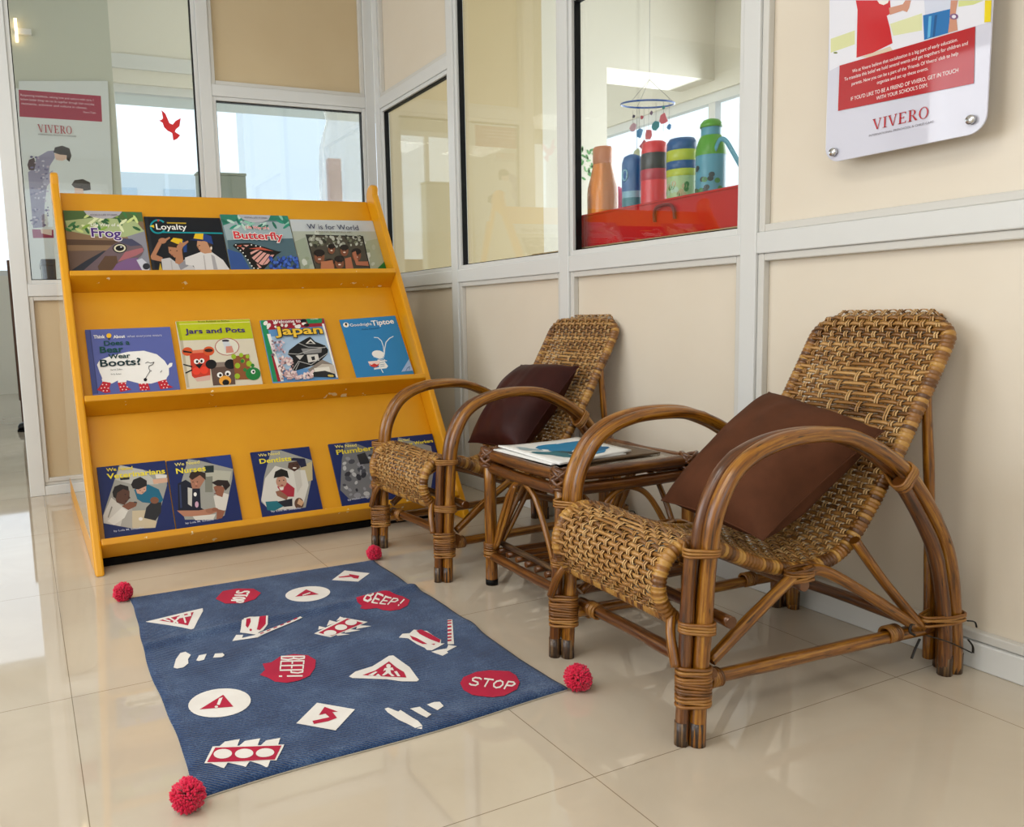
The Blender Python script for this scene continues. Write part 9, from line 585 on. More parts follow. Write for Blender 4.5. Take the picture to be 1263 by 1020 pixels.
def make_chair(label, loc, rz):
    t = thing('rattan_armchair', label, 'armchair', loc, rz, 'rattan armchairs')
    for side, (ya, yb, yr) in enumerate(((YA, YA + .029, YN), (YB, YB - .029, YF))):
        q = 1 if side == 0 else -1
        cane(t, 'arm_cane', [(x, ya, z) for x, z in ARM], .0155, CANE, 5, 1 + side, 12)
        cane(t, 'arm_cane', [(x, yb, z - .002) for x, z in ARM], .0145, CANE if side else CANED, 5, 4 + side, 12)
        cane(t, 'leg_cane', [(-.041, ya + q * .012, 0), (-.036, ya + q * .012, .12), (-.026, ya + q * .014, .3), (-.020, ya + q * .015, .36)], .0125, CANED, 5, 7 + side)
        cane(t, 'leg_cane', [(.484, ya, .436), (.547, ya, .355), (.597, ya, .275), (.626, ya, .18), (.641, ya, .08), (.645, ya, 0)], .014, CANED, 5, 9 + side)
        for x, y, r in ((-.016, ya, .0158), (-.016, yb, .0148), (-.041, ya + q * .012, .0128), (.674, ya, .0158), (.674, yb, .0148), (.645, ya, .0143)):
            b = MB(); b.tube([(x, y, .0005), (x + .0002, y, .02), (x + .0006, y, .045)], lambda u, l, r=r: r * (1.015 - .012 * u), FOOT, 10); b.obj('foot', t)
        lc = lambda z: [(-.016 + .024 * z / .36, ya, .0155), (-.016 + .024 * z / .36, yb, .0145), (-.041 + .02 * z / .36, ya + q * .012, .0125)]
        lash(t, lc(.11), .075, .15); lash(t, lc(.22), .21, .232); lash(t, lc(.36) + [(.02, yr, .012)], .352, .366, r=.003)
        lash(t, [(.671, ya, .0155), (.671, yb, .0145), (.643, ya, .014), (.6, ya + q * .014, .01)], .115, .135, r=.003)
        th = math.radians(-37); Mj = Matrix.Translation((.503, 0, .452)) @ Matrix.Rotation(math.radians(127), 4, 'Y')
        lash(t, [(0, ya, .0155), (0, yb, .0145), (.024, ya, .014)], -.012, .012, Mj, r=.0032)
        # braces in the side
        yi = ya + q * .016
        cane(t, 'brace', [(.028, yi, .145), (.13, yi, .215), (.243, yi + q * .012, .272)], .0115, CANE, 6, 11)
        cane(t, 'brace', [(.262, yi + q * .012, .272), (.31, yi + q * .01, .272), (.40, yi, .222), (.575, yi, .112)], .0115, CANE, 6, 12)
        cane(t, 'brace', [(.405, yi + q * .016, .318), (.48, yi + q * .008, .225), (.59, yi, .108)], .0105, CANE, 6, 13)
        cane(t, 'stretcher', [(-.005, yi + q * .014, .105), (.3, yi + q * .014, .1), (.63, yi + q * .012, .097)], .0135, CANE, 8, 14)
        cane(t, 'brace', [(-.03, yr - q * .004, .232), (-.045, yr - q * .02, .2), (-.052, ya + q * .016, .148)], .009, CANE, 6, 15)
        cane(t, 'back_strut', [(.625, yr - q * .004, .592), (.640, yr - q * .012, .35), (.652, yr - q * .016, .02)], .0105, CANE, 6, 16)
        lash(t, [(.255, yi + q * .012, .013), (.235, yi + q * .012, .01), (.275, yi + q * .012, .01)], .258, .285, r=.003)
        Ms = Matrix.Translation((0, yi + q * .014, .103)) @ Matrix.Rotation(PI / 2, 4, 'Y')
        lash(t, [(0, 0, .0135)], .035, .062, Ms); lash(t, [(0, 0, .0135)], .5, .535, Ms)
    # cross pieces between the two sides
    for x, z, r, e in ((.03, .118, .0135, 0), (.012 + .03, .228, .0115, .035), (.61, .105, .0135, 0), (.255, .252, .0115, 0), (.55, .44, .011, -.02)):
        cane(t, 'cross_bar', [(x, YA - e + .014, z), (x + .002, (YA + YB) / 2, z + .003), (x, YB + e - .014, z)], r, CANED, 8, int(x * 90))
    for y in (.07, .385):
        My = Matrix.Translation((.03, y, .118)) @ Matrix.Rotation(-PI / 2, 4, 'X'); lash(t, [(0, 0, .0135)], -.016, .016, My)
    # wrapped frame of seat and back: one continuous loop
    sidep = resample(cr([(x, 0, z) for x, z in SEAT], 12), .01); top = sidep[-1]; loop = [Vector((p.x, YN, p.z)) for p in sidep[:-5]]
    def corner(y0, dy): 
        c = []
        for k in range(1, 7):
            a = PI / 2 * k / 6; u = sidep[-5].lerp(top, math.sin(a)); c.append(Vector((u.x, y0 + dy * (1 - math.cos(a)), u.z)))
        return c
    loop += corner(YN, .045); k = 24; loop += [Vector((top.x, YN + .045 + (YF - YN - .09) * i / k, top.z)) for i in range(1, k)]
    loop += corner(YF, -.045)[::-1] + [Vector((p.x, YF, p.z)) for p in sidep[:-5]][::-1]
    s0 = sidep[0]; loop += [Vector((s0.x, YF - (YF - YN) * i / 20, s0.z)) for i in range(1, 20)]
    loop = resample(loop + [loop[0]], .0023)[:-1]
    b = MB(); b.tube(loop, lambda u, l: 0.0128 + .0024 * abs(math.sin(l * PI / .0092)) ** .7, RAILM, 10, closed=True); b.obj('seat_frame', t)
    weave(t)
    # loose tie ends of dark strap at the near rear foot
    for P in ([(.545, -.0, .128), (.52, -.012, .136), (.513, -.015, .124), (.522, -.02, .116)], [(.69, -.012, .115), (.705, -.018, .112), (.709, -.02, .10)], [(.56, -.018, .108), (.62, -.022, .085), (.70, -.018, .045)], [(.69, -.016, .075), (.70, -.02, .06), (.702, -.02, .045)], [(.55, -.01, .10), (.53, -.014, .08), (.52, -.016, .066)]):
        b = MB(); b.tube(cr(P, 5), .0028, mat('black_strap', '#17120e', .6), 6, ell=.5); b.obj('strap_end', t)
    return t
CH = make_chair('rattan armchair standing nearest, in front of the cream wall with a light brown cushion', (1.07, 1.064, 0), math.radians(-3.2))
dup(CH, (1.106, 2.105, 0), math.radians(3), 'rattan armchair between the yellow book rack and the low cane table')
def cushion(name, label, loc, rz, NB, NT, FB, FT, th, m, seed):
    b = MB(); n = 30; M = Matrix.Translation(loc) @ Matrix.Rotation(rz, 4, 'Z')
    NB, NT, FB, FT = map(Vector, (NB, NT, FB, FT)); c = (NB + NT + FB + FT) / 4
    nn = (NT - NB).cross(FB - NB).normalized()
    if nn.x > 0: nn = -nn
    for sgn in (1, -1):
        for i in range(n + 1):
            for j in range(n + 1):
                u, v = i / n, j / n; a, d = 2 * u - 1, 2 * v - 1
                a2 = a * (1 - .055 * (1 - d * d) ** 1.0 * abs(a) ** 3); d2 = d * (1 - .055 * (1 - a * a) * abs(d) ** 3)
                U, V = (a2 + 1) / 2, (d2 + 1) / 2
                p = (NB * (1 - U) + FB * U) * (1 - V) + (NT * (1 - U) + FT * U) * V
                e = max(0, (1 - abs(a) ** 2.6)) ** .55 * max(0, (1 - abs(d) ** 2.6)) ** .55
                h = th / 2 * e * (1 + .10 * noise.noise(Vector((a * 1.6, d * 1.6, seed)))) + .006 * e * noise.noise(Vector((a * 4, d * 2, seed + 3)))
                b.v.append(M @ (p + nn * sgn * h))
    q = (n + 1) ** 2
    for s in (0, 1):
        for i in range(n):
            for j in range(n):
                f = [s * q + i * (n + 1) + j, s * q + (i + 1) * (n + 1) + j, s * q + (i + 1) * (n + 1) + j + 1, s * q + i * (n + 1) + j + 1]; b.face(f if s else f[::-1], m)
    o = b.obj(name, None, 0, label=label, category='cushion', group='cushions in the rattan chairs')
    seam = MB(); rim = [(i, 0) for i in range(n)] + [(n, j) for j in range(n)] + [(i, n) for i in range(n, 0, -1)] + [(0, j) for j in range(n, 0, -1)]
    seam.tube([b.v[i * (n + 1) + j] for i, j in rim], .0018, m, 6, closed=True); seam.obj('seam', o)
    return o
cushion('cushion', 'light brown square cushion lying in the nearest rattan chair', (1.07, 1.064, 0), math.radians(-3.2), (.205, .072, .335), (.525, .070, .525), (.214, .385, .350), (.548, .400, .578), .16, fabric('brown_cotton', '#4a2a18', '#5a3420', 700, .85, .0), 1)
cushion('cushion', 'dark maroon cushion in the rattan chair beside the book rack', (1.106, 2.105, 0), math.radians(3), (.315, .085, .345), (.560, .085, .605), (.300, .37, .340), (.535, .375, .598), .15, fabric('maroon_satin', '#2e0f0b', '#3d1610', 500, .5, .0), 2)
# ------------------------------------------------------------------ low cane table between the chairs
TB = thing('side_table', 'low cane side table with magazines on it, between the two rattan chairs', 'table', (1.19, 2.015, 0), math.radians(-2))
TX_, TY_ = .40, -.368
for i, (x, y) in enumerate(((0, 0), (0, TY_), (TX_, 0), (TX_, TY_))):
    b = MB(); b.tube([(x, y, z) for z in (0, .02, .1, .2, .3, .392)], knot(20 + i)(.0175), CANE, 12); lg = b.obj('leg', TB)
    b = MB(); b.tube([(x, y, .0006), (x, y, .018)], .0182, BLACK, 12); b.obj('rubber_tip', lg)
    lash(TB, [(x, y, .0178)], .085, .128)
    b = MB()
    for k_, (ax, ay) in enumerate(((.5, .3), (-.5, .3), (.4, -.5), (-.4, -.5), (.2, .6), (-.2, .6), (.7, 0), (-.7, 0), (.1, -.7), (0, .75), (.55, .5), (-.5, -.5))):
        P = [Vector((x, y, .368 + .002 * k_)) + Matrix.Rotation(ax, 3, 'X') @ Matrix.Rotation(ay, 3, 'Y') @ Vector((.027 * math.cos(a), .027 * math.sin(a), 0)) for a in [2 * PI * q / 28 for q in range(28)]]
        b.tube(P, .0052, CANED, 6, closed=True)
    b.obj('corner_lashing', TB)
def tpair(a, c, s):
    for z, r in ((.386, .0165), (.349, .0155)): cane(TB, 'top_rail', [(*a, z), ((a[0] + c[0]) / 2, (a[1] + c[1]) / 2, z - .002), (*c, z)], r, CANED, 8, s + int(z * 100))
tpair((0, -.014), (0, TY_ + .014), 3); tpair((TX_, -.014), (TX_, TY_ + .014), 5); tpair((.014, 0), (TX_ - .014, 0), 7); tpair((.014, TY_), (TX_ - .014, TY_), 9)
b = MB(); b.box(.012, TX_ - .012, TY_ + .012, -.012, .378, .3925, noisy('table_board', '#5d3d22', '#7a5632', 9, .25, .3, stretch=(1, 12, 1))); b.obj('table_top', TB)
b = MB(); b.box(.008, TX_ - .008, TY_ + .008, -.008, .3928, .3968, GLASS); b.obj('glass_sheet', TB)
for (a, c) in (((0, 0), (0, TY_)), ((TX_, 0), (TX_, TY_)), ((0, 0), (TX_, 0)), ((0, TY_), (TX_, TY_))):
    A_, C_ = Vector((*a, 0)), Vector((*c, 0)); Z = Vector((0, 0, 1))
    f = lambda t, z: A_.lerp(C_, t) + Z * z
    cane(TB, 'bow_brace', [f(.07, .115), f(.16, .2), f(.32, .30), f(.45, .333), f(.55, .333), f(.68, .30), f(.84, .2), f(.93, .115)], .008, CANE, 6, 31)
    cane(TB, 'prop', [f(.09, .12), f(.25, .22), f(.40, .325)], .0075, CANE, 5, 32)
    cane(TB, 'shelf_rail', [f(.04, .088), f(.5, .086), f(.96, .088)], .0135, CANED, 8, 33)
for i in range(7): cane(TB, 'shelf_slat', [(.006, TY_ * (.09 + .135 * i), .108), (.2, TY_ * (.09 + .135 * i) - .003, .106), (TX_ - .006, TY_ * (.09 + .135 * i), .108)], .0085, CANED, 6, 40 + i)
cane(TB, 'shelf_slat', [(.026, -.02, .124), (.027, -.18, .123), (.024, -.35, .124)], .0085, FOOT, 6, 50)
# papers on the table
def sheet(name, label, quad, z, th, m, artf=None, bend=.004):
    b = MB(); n = 12; q = [Vector((x, y, 0)) for x, y in quad]
    for s in (0, 1):
        for i in range(n + 1):
            for j in range(n + 1):
                u, v = i / n, j / n; p = q[0].lerp(q[1], u).lerp(q[3].lerp(q[2], u), v); b.v.append(Vector((p.x, p.y, z + s * th + bend * ((u - .5) * 2) ** 4 * v)))
    k_ = (n + 1) ** 2
    for i in range(n):
        for j in range(n):
            f = [i * (n + 1) + j, (i + 1) * (n + 1) + j, (i + 1) * (n + 1) + j + 1, i * (n + 1) + j + 1]; b.face(f, m); b.face([x + k_ for x in f][::-1], m)
    rim = [i * (n + 1) for i in range(n)] + [n * (n + 1) + j for j in range(n)] + [i * (n + 1) + n for i in range(n, 0, -1)] + [j for j in range(n, 0, -1)]
    for i in range(len(rim)): a, c = rim[i], rim[(i + 1) % len(rim)]; b.face([a, a + k_, c + k_, c], m, smooth=False)
    bm_o = b.obj(name, None, 0, label=label, category=name, group='papers on the cane table')
    if artf:
        a = MB()
        def fn(u, v, zz): p = q[0].lerp(q[1], u).lerp(q[3].lerp(q[2], u), v); return (p.x, p.y, z + th + bend * ((u - .5) * 2) ** 4 * v + zz)
        art(a, artf, fn, .0006, .00006); a.obj('printed_picture', bm_o)
    return bm_o
paper = mat('white_paper', '#e9e9e6', .5)
sheet('folder', 'flat brown folder at the bottom of the papers on the cane table', [(1.235, 1.70), (1.54, 1.70), (1.54, 1.84), (1.24, 1.84)], .398, .004, mat('brown_card', '#5f4a34', .5), None, 0)
sheet('magazine', 'white magazine under the blue one on the cane table, only its edge showing', [(1.188, 1.705), (1.44, 1.72), (1.42, 2.0), (1.186, 1.985)], .4028, .003, paper, None, 0)
def blob(cx, cy, rx, ry, rot=0, wob=.2, n=22, s=1):
    out = []
    for k_ in range(n):
        a = 2 * PI * k_ / n; r = 1 + wob * math.sin(3 * a + s); x, y = rx * r * math.cos(a), ry * r * math.sin(a); out += [cx + x * math.cos(rot) - y * math.sin(rot), cy + x * math.sin(rot) + y * math.cos(rot)]
    return out
sheet('magazine', 'blue and white patterned magazine lying on top on the cane table', [(1.196, 1.68), (1.47, 1.735), (1.475, 1.985), (1.205, 1.99)], .4068, .004, paper,
      [['#1c7fae', blob(.62, .5, .34, .36, .3, .18)], ['#0f5f8f', blob(.62, .28, .26, .14, .2, .2, s=3)], ['#e9eef0', blob(.35, .62, .05, .2, -.9, .1)], ['#e9eef0', blob(.52, .66, .035, .22, -.7, .1)], ['#e9eef0', blob(.7, .66, .03, .2, -.5, .1)], ['#3aa0c8', blob(.8, .55, .09, .2, -.4, .2)], ['#2c6f7c', blob(.25, .35, .12, .2, .5, .35, s=2)], ['#9db3bb', blob(.16, .7, .06, .14, .4, .3, s=5)], ['#27454d', blob(.42, .3, .08, .12, .9, .4, s=4)], ['#e9eef0', blob(.6, .42, .025, .18, -1.0, .1)]])
# ------------------------------------------------------------------ acrylic sign on the right wall
PX = W - .028
SG = thing('wall_sign', 'acrylic notice with red text panel fixed on the cream wall by steel studs', 'sign', (PX, 1.2, 1.1))
M = Matrix.Translation((-PX, -1.2, -1.1))
y0, y1, zb, zt, cr_ = 1.0285, 1.391, 1.1185, 1.62, .036
out = []
for cy, cz, a0 in ((y1 - cr_, zb + cr_, 270), (y1 - cr_, zt - cr_, 0), (y0 + cr_, zt - cr_, 90), (y0 + cr_, zb + cr_, 180)):
    for k_ in range(9): a = math.radians(a0 + 90 * k_ / 8); out.append((cy + cr_ * math.cos(a), cz + cr_ * math.sin(a)))
MS = M @ Matrix(((0, 0, 1, 0), (1, 0, 0, 0), (0, 1, 0, 0), (0, 0, 0, 1)))
b = MB(); b.prism(out, PX - .004, PX, mat('acrylic_face', '#cfd0e0', .03, .6, coat=.6), MS); b.obj('acrylic_plate', SG, .001)
fn = lambda y, z, d: (-.0042 - d, y - 1.2, z - 1.1)
INKG = lambda c: mat('gloss_ink_' + c.strip('#'), c, .06, .5, coat=.4)
a = MB(); art(a, POSTER_ART, fn, .0002, .00006, INKG); po = a.obj('printed_picture', SG)
def serif(mb, word, x0, x1, z0, z1, h, m, fnn):
    """thick-and-thin serif capitals"""
    G = {'V': [[(0, 1), (.2, 1), (.58, 0), (.46, 0)], [(.78, 1), (.86, 1), (.58, 0), (.5, 0)], [(-.06, 1), (.3, 1), (.3, .95), (-.06, .95)], [(.66, 1), (.96, 1), (.96, .95), (.66, .95)]],
         'I': [[(.16, 0), (.34, 0), (.34, 1), (.16, 1)], [(.02, 0), (.48, 0), (.48, .05), (.02, .05)], [(.02, .95), (.48, .95), (.48, 1), (.02, 1)]],
         'E': [[(.12, 0), (.3, 0), (.3, 1), (.12, 1)], [(0, 0), (.8, 0), (.84, .2), (.78, .2), (.7, .06), (0, .06)], [(0, .94), (.7, .94), (.74, .8), (.8, .8), (.78, 1), (0, 1)], [(.3, .48), (.6, .48), (.6, .54), (.3, .54)], [(.57, .4), (.62, .4), (.62, .62), (.57, .62)]],
         'R': [[(.12, 0), (.3, 0), (.3, 1), (.12, 1)], [(0, 0), (.42, 0), (.42, .05), (0, .05)], [(0, .95), (.5, .95), (.5, 1), (0, 1)], [(.5, 1), (.7, .92), (.78, .74), (.7, .56), (.5, .48), (.5, .53), (.58, .6), (.6, .74), (.58, .88), (.5, .95)], [(.3, .48), (.5, .48), (.5, .53), (.3, .53)], [(.4, .48), (.56, .48), (.98, 0), (.76, 0)]]}
    o = []; n_ = 24
    for k_ in range(n_):
        a, b2 = 2 * PI * k_ / n_, 2 * PI * (k_ + 1) / n_
        o.append([(.48 + .48 * math.cos(a), .5 + .52 * math.sin(a)), (.48 + .48 * math.cos(b2), .5 + .52 * math.sin(b2)), (.48 + .33 * math.cos(b2), .5 + .47 * math.sin(b2)), (.48 + .33 * math.cos(a), .5 + .47 * math.sin(a))])
    G['O'] = o; wd = {'V': 1.0, 'I': .56, 'E': .95, 'R': 1.02, 'O': 1.05}
    tot = sum(wd[c] for c in word); x = 0
    for c in word:
        for p in G[c]:
            q = []
            for u, v in p: t = (x + u * .92) / tot; q += [x0 + (x1 - x0) * t, z0 + (z1 - z0) * t + v * h]
            art(mb, [[0, q]], fnn, 0, 0, lambda _: m)
        x += wd[c]
zz = .0002 + .00006 * len(POSTER_ART) + .0003
for tx, ya, yb, za, zb_, h in POSTER_TEXT:
    za = zb_ = (za + zb_) / 2; a = MB()
    if tx == 'VIVERO': serif(a, tx, ya, yb, za, zb_, h, INKG('#b8182c'), lambda y, z, d: fn(y, z, zz))
    else: put_text(a, tx, ya, yb, za, h, zz, INKG('#f4f0f0') if za > 1.2 else INKG('#6a6470'), fn, .0, zb_)
    a.obj('printed_lettering', SG)
STEEL = mat('brushed_steel', '#c8c8c8', .25, .5, 1)
for y, z in ((1.366, 1.1405), (1.056, 1.147), (1.366, 1.59), (1.056, 1.59)):
    b = MB(); Mq = Matrix.Translation((.028, y - 1.2, z - 1.1)) @ Matrix.Rotation(-PI / 2, 4, 'Y')
    i0 = len(b.v); b.lathe([(0, 0), (.007, 0), (.007, .034), (.0095, .034), (.0095, .040), (.0085, .042), (0, .042)], STEEL, 20); b.v[i0:] = [Mq @ v for v in b.v[i0:]]; b.obj('steel_stud', SG)
# ------------------------------------------------------------------ banner on the hall pier
BN = thing('wall_banner', 'hanging banner with a crimson text band and a bowing woman in a patterned kimono', 'banner', (.32, 5.39, 1.2))
b = MB(); b.box(-.235, .235, -.004, .004, -.35, .945, mat('banner_vinyl', '#d2d6d6', .3)); b.obj('vinyl_sheet', BN)
fb = lambda x, z, d: (x - .32, -.0042 - d, z - 1.2)
a = MB(); art(a, BANNER_ART, fb, .0003, .00008); a.obj('printed_picture', BN)
zz = .0003 + .00008 * len(BANNER_ART) + .0005
for tx, xa, xb, za, zb_, h in BANNER_TEXT:
    a = MB()
    if tx == 'VIVERO': serif(a, tx, xa, xb, za, za, h, ink('#b3243a'), lambda x, z, d: fb(x, z, zz))
    else: put_text(a, tx, xa, xb, (za + zb_) / 2, h, zz, ink('#e6c9d2') if za > 2 else ink('#4a4a4e'), fb, 0)
    a.obj('printed_lettering', BN)
# red bird on the tall back window
b = MB(); pts = [(BIRD[i], BIRD[i + 1]) for i in range(0, len(BIRD), 2)]
b.prism(pts, D + .0345, D + .0355, mat('red_vinyl', '#d8242c', .4), Matrix(((1, 0, 0, 0), (0, 0, 1, 0), (0, 1, 0, 0), (0, 0, 0, 1))))
b.obj('bird_sticker', None, 0, label='red bird shaped sticker on the tall back window', category='sticker')
# ------------------------------------------------------------------ ledge, tray, bottles, mobile beyond the right partition
b = MB(); b.box(W + .062, W + .42, POSTS[3] - .35, POSTS[2] + .3, .985, 1.012, noisy('pale_wood_ledge', '#b79a70', '#c7ab82', 6, .4)); b.obj('trim_ledge', None, .002, kind='structure')
RED = mat('red_plastic', '#d40a12', .2, .5, coat=.3)
TR = thing('tray', 'long red plastic tray holding the drink bottles behind the window', 'tray', (1.96, 2.10, 1.0125))
b = MB(); x0, x1, ya, yb, h = -.080, .125, -.44, .46, .112
for (a0, a1, c0, c1) in ((x0, x0 + .004, ya, yb), (x1 - .004, x1, ya, yb), (x0, x1, ya, ya + .004), (x0, x1, yb - .004, yb)): b.box(a0, a1, c0, c1, .004, h, RED)
b.box(x0, x1, ya, yb, 0, .004, RED); b.obj('tray_body', TR, .0015)
b = MB()
for (a0, a1, c0, c1) in ((x0 - .006, x0 + .006, ya - .006, yb + .006), (x1 - .006, x1 + .006, ya - .006, yb + .006), (x0, x1, ya - .006, ya + .006), (x0, x1, yb - .006, yb + .006)): b.box(a0, a1, c0, c1, h - .002, h + .005, RED)
b.obj('rim', TR, .002)
b = MB(); b.tube(cr([(x0 - .007, -.09, .05), (x0 - .010, -.088, .08), (x0 - .012, -.07, .096), (x0 - .012, -.02, .096), (x0 - .010, -.002, .08), (x0 - .007, 0, .05)], 6), .005, mat('dark_red_plastic', '#7a0a12', .3), 8); b.obj('handle', TR)
def plast(n, c, r=.3, t=0): return mat('plastic_' + n, c, r, .5, trans=t)
def bottle(label, x, y, bands, extra=None, cat='bottle', name='drink_bottle'):
    """bands: (part name, material, [(r,z)...]) in world heights"""
    o = thing(name, label, cat, (x, y, 1.0168), 0, 'drink bottles in the red tray')
    for nm, m, prof in bands:
        b = MB(); b.lathe([(r, z - 1.0168) for r, z in prof], m, 28); b.obj(nm, o)
    if extra: extra(o)
    return o
OR_ = mat('translucent_orange', '#e88a3c', .2, .5, trans=.35); OR2 = plast('peach', '#e6936a')
bottle('translucent orange bottle with a peach cap, first in the red tray', 1.947, 2.455, [('body', OR_, [(0, 1.017), (.05, 1.017), (.055, 1.03), (.055, 1.2), (.053, 1.225), (.043, 1.262), (.035, 1.3), (.033, 1.312)]), ('cap', OR2, [(.0335, 1.308), (.0345, 1.31), (.0345, 1.36), (.03, 1.367), (0, 1.369)])])
bottle('low pink bottle half hidden behind the orange bottle', 2.035, 2.487, [('body', plast('pink', '#ef2f8e'), [(0, 1.017), (.035, 1.017), (.036, 1.15), (.036, 1.175)]), ('cap', plast('pink_cap', '#f0529f'), [(.037, 1.173), (.037, 1.195), (.03, 1.22), (.012, 1.236), (0, 1.238)])])
BL_ = plast('blue', '#1d62a8'); LB = plast('light_blue', '#8fc4dc'); TEAL = plast('teal', '#2a7f90')
def btn(o):
    b = MB(); b.tube([(-.035, .012 * math.cos(a) - .004, .225 + .018 * math.sin(a)) for a in [2 * PI * k_ / 20 for k_ in range(20)]], .003, LB, 6, closed=True); b.obj('push_button', o)
bottle('small blue flip top bottle with a round button, second tall one in the tray', 1.95, 2.299, [('body', LB, [(0, 1.017), (.033, 1.017), (.034, 1.03), (.034, 1.19)]), ('cap', BL_, [(.035, 1.188), (.035, 1.222), (.0355, 1.225), (.0345, 1.285), (.028, 1.305), (.012, 1.313), (0, 1.314)]), ('printed_band', TEAL, [(.0342, 1.12), (.0345, 1.121), (.0345, 1.165), (.0342, 1.166)])], btn)
DK = plast('charcoal', '#25262b'); CR = plast('crimson', '#c21a3c'); RD2 = plast('bright_red', '#ee2434')
def grn(o):
    b = MB(); b.lathe([(.0446, .13), (.0449, .131), (.0449, .175), (.0446, .176)], plast('lime_print', '#9cb23a'), 28); b.v = [v for v in b.v]; b.obj('printed_band', o)
bottle('red and charcoal bottle with a bright red lid, between two blue ones', 1.95, 2.19, [('body', RD2, [(0, 1.017), (.042, 1.017), (.043, 1.03), (.043, 1.21)]), ('collar', CR, [(.0432, 1.208), (.0442, 1.21), (.0442, 1.24), (.0432, 1.243)]), ('lid_band', DK, [(.0425, 1.243), (.0435, 1.245), (.0435, 1.287), (.0405, 1.296)]), ('lid', RD2, [(.0405, 1.294), (.041, 1.3), (.0385, 1.328), (.03, 1.334), (0, 1.335)])])
YG = plast('lime', '#c9d43c'); BD = plast('deep_blue', '#145a9c')
def beans(o):
    b = MB(); rr = random.Random(2)
    for k_ in range(26):
        a, z = rr.uniform(2.2, 4.4), rr.uniform(.06, .16); c = Vector((.0457 * math.cos(a), .0457 * math.sin(a), z)); q = len(b.v); n_ = 10
        for j in range(n_): t = 2 * PI * j / n_; da = .17 * math.cos(t); b.v.append(Vector((.0470 * math.cos(a + da), .0470 * math.sin(a + da), z + .009 * math.sin(t))))
        b.face(list(range(q, q + n_)), rr.choice([plast('leaf', '#3f8a3c'), plast('sand', '#cdb98a'), plast('sky', '#bcdcc0')]), smooth=False)
    b.obj('printed_band', o)
bottle('bottle with blue and lime striped lid, second from the green topped one', 1.95, 2.063, [('body', plast('mint', '#b9d69a'), [(0, 1.017), (.045, 1.017), (.046, 1.03), (.046, 1.2)]), ('lid_band', YG, [(.0465, 1.2), (.0472, 1.202), (.0472, 1.221), (.0465, 1.222)]), ('lid_band', BD, [(.0465, 1.222), (.0472, 1.223), (.0472, 1.246), (.0465, 1.247)]), ('lid_band', YG, [(.0465, 1.247), (.0472, 1.248), (.0472, 1.28), (.0465, 1.281)]), ('lid', BD, [(.0465, 1.281), (.0472, 1.282), (.0462, 1.305), (.038, 1.318), (0, 1.323)])], beans)
GR = plast('green', '#5aa82c'); SK = plast('sky_blue', '#5aa4c0')
def strap(o):
    b = MB(); P = cr([(-.02, -.036, .236), (-.024, -.058, .262), (-.02, -.078, .256), (-.01, -.1, .215), (0, -.125, .165)], 8); b.tube(P, .007, SK, 8, ell=.3); b.obj('carry_strap', o)
    b = MB(); rr = random.Random(8)
    for k_ in range(14):
        a, z = rr.uniform(2.4, 4.6), rr.uniform(.12, .19); q = len(b.v)
        for j in range(10): t = 2 * PI * j / 10; da = .2 * math.cos(t); b.v.append(Vector((.0458 * math.cos(a + da), .0458 * math.sin(a + da), z + .008 * math.sin(t))))
        b.face(list(range(q, q + 10)), rr.choice([plast('dark_print', '#243238'), plast('leaf', '#3f8a3c')]), smooth=False)
    b.obj('printed_band', o)
bottle('tall bottle with green domed top and sky blue body and strap', 1.95, 1.94, [('body', SK, [(0, 1.017), (.043, 1.017), (.0445, 1.03), (.0445, 1.246)]), ('shoulder', GR, [(.0452, 1.244), (.0455, 1.25), (.043, 1.27), (.034, 1.296), (.029, 1.304)]), ('neck', SK, [(.029, 1.302), (.0295, 1.304), (.0295, 1.327), (.029, 1.328)]), ('cap', GR, [(.031, 1.327), (.033, 1.329), (.031, 1.34), (.022, 1.35), (0, 1.356)])], strap)
MO = thing('hanging_mobile', 'blue hoop mobile strung with little paper charms, hanging above the bottles', 'mobile', (2.5, 2.85, 1.75))
b = MB(); b.tube([(.11 * math.sin(a), .11 * math.cos(a), -.10 + .012 * math.cos(a)) for a in [2 * PI * k_ / 36 for k_ in range(36)]], .004, plast('hoop_blue', '#2f5fb4'), 8, closed=True); b.obj('hoop', MO)
b = MB(); thr = mat('thread', '#8a8a90', .8)
for an in (.3, 2.4, 4.5): b.tube([(.11 * math.sin(an), .11 * math.cos(an), -.1 + .012 * math.cos(an)), (.01, 0, 0)], .0009, thr, 5)
b.tube([(.01, 0, 0), (.01, 0, .995)], .0009, thr, 5)
for i, (dy, dz) in enumerate(((.155, -.19), (.10, -.23), (.06, -.28), (.02, -.215), (-.04, -.19), (-.10, -.225), (-.145, -.2), (.12, -.31))): b.tube([(.02, dy * .75, -.1), (.02, dy * .75, dz)], .0007, thr, 5)
b.obj('threads', MO)
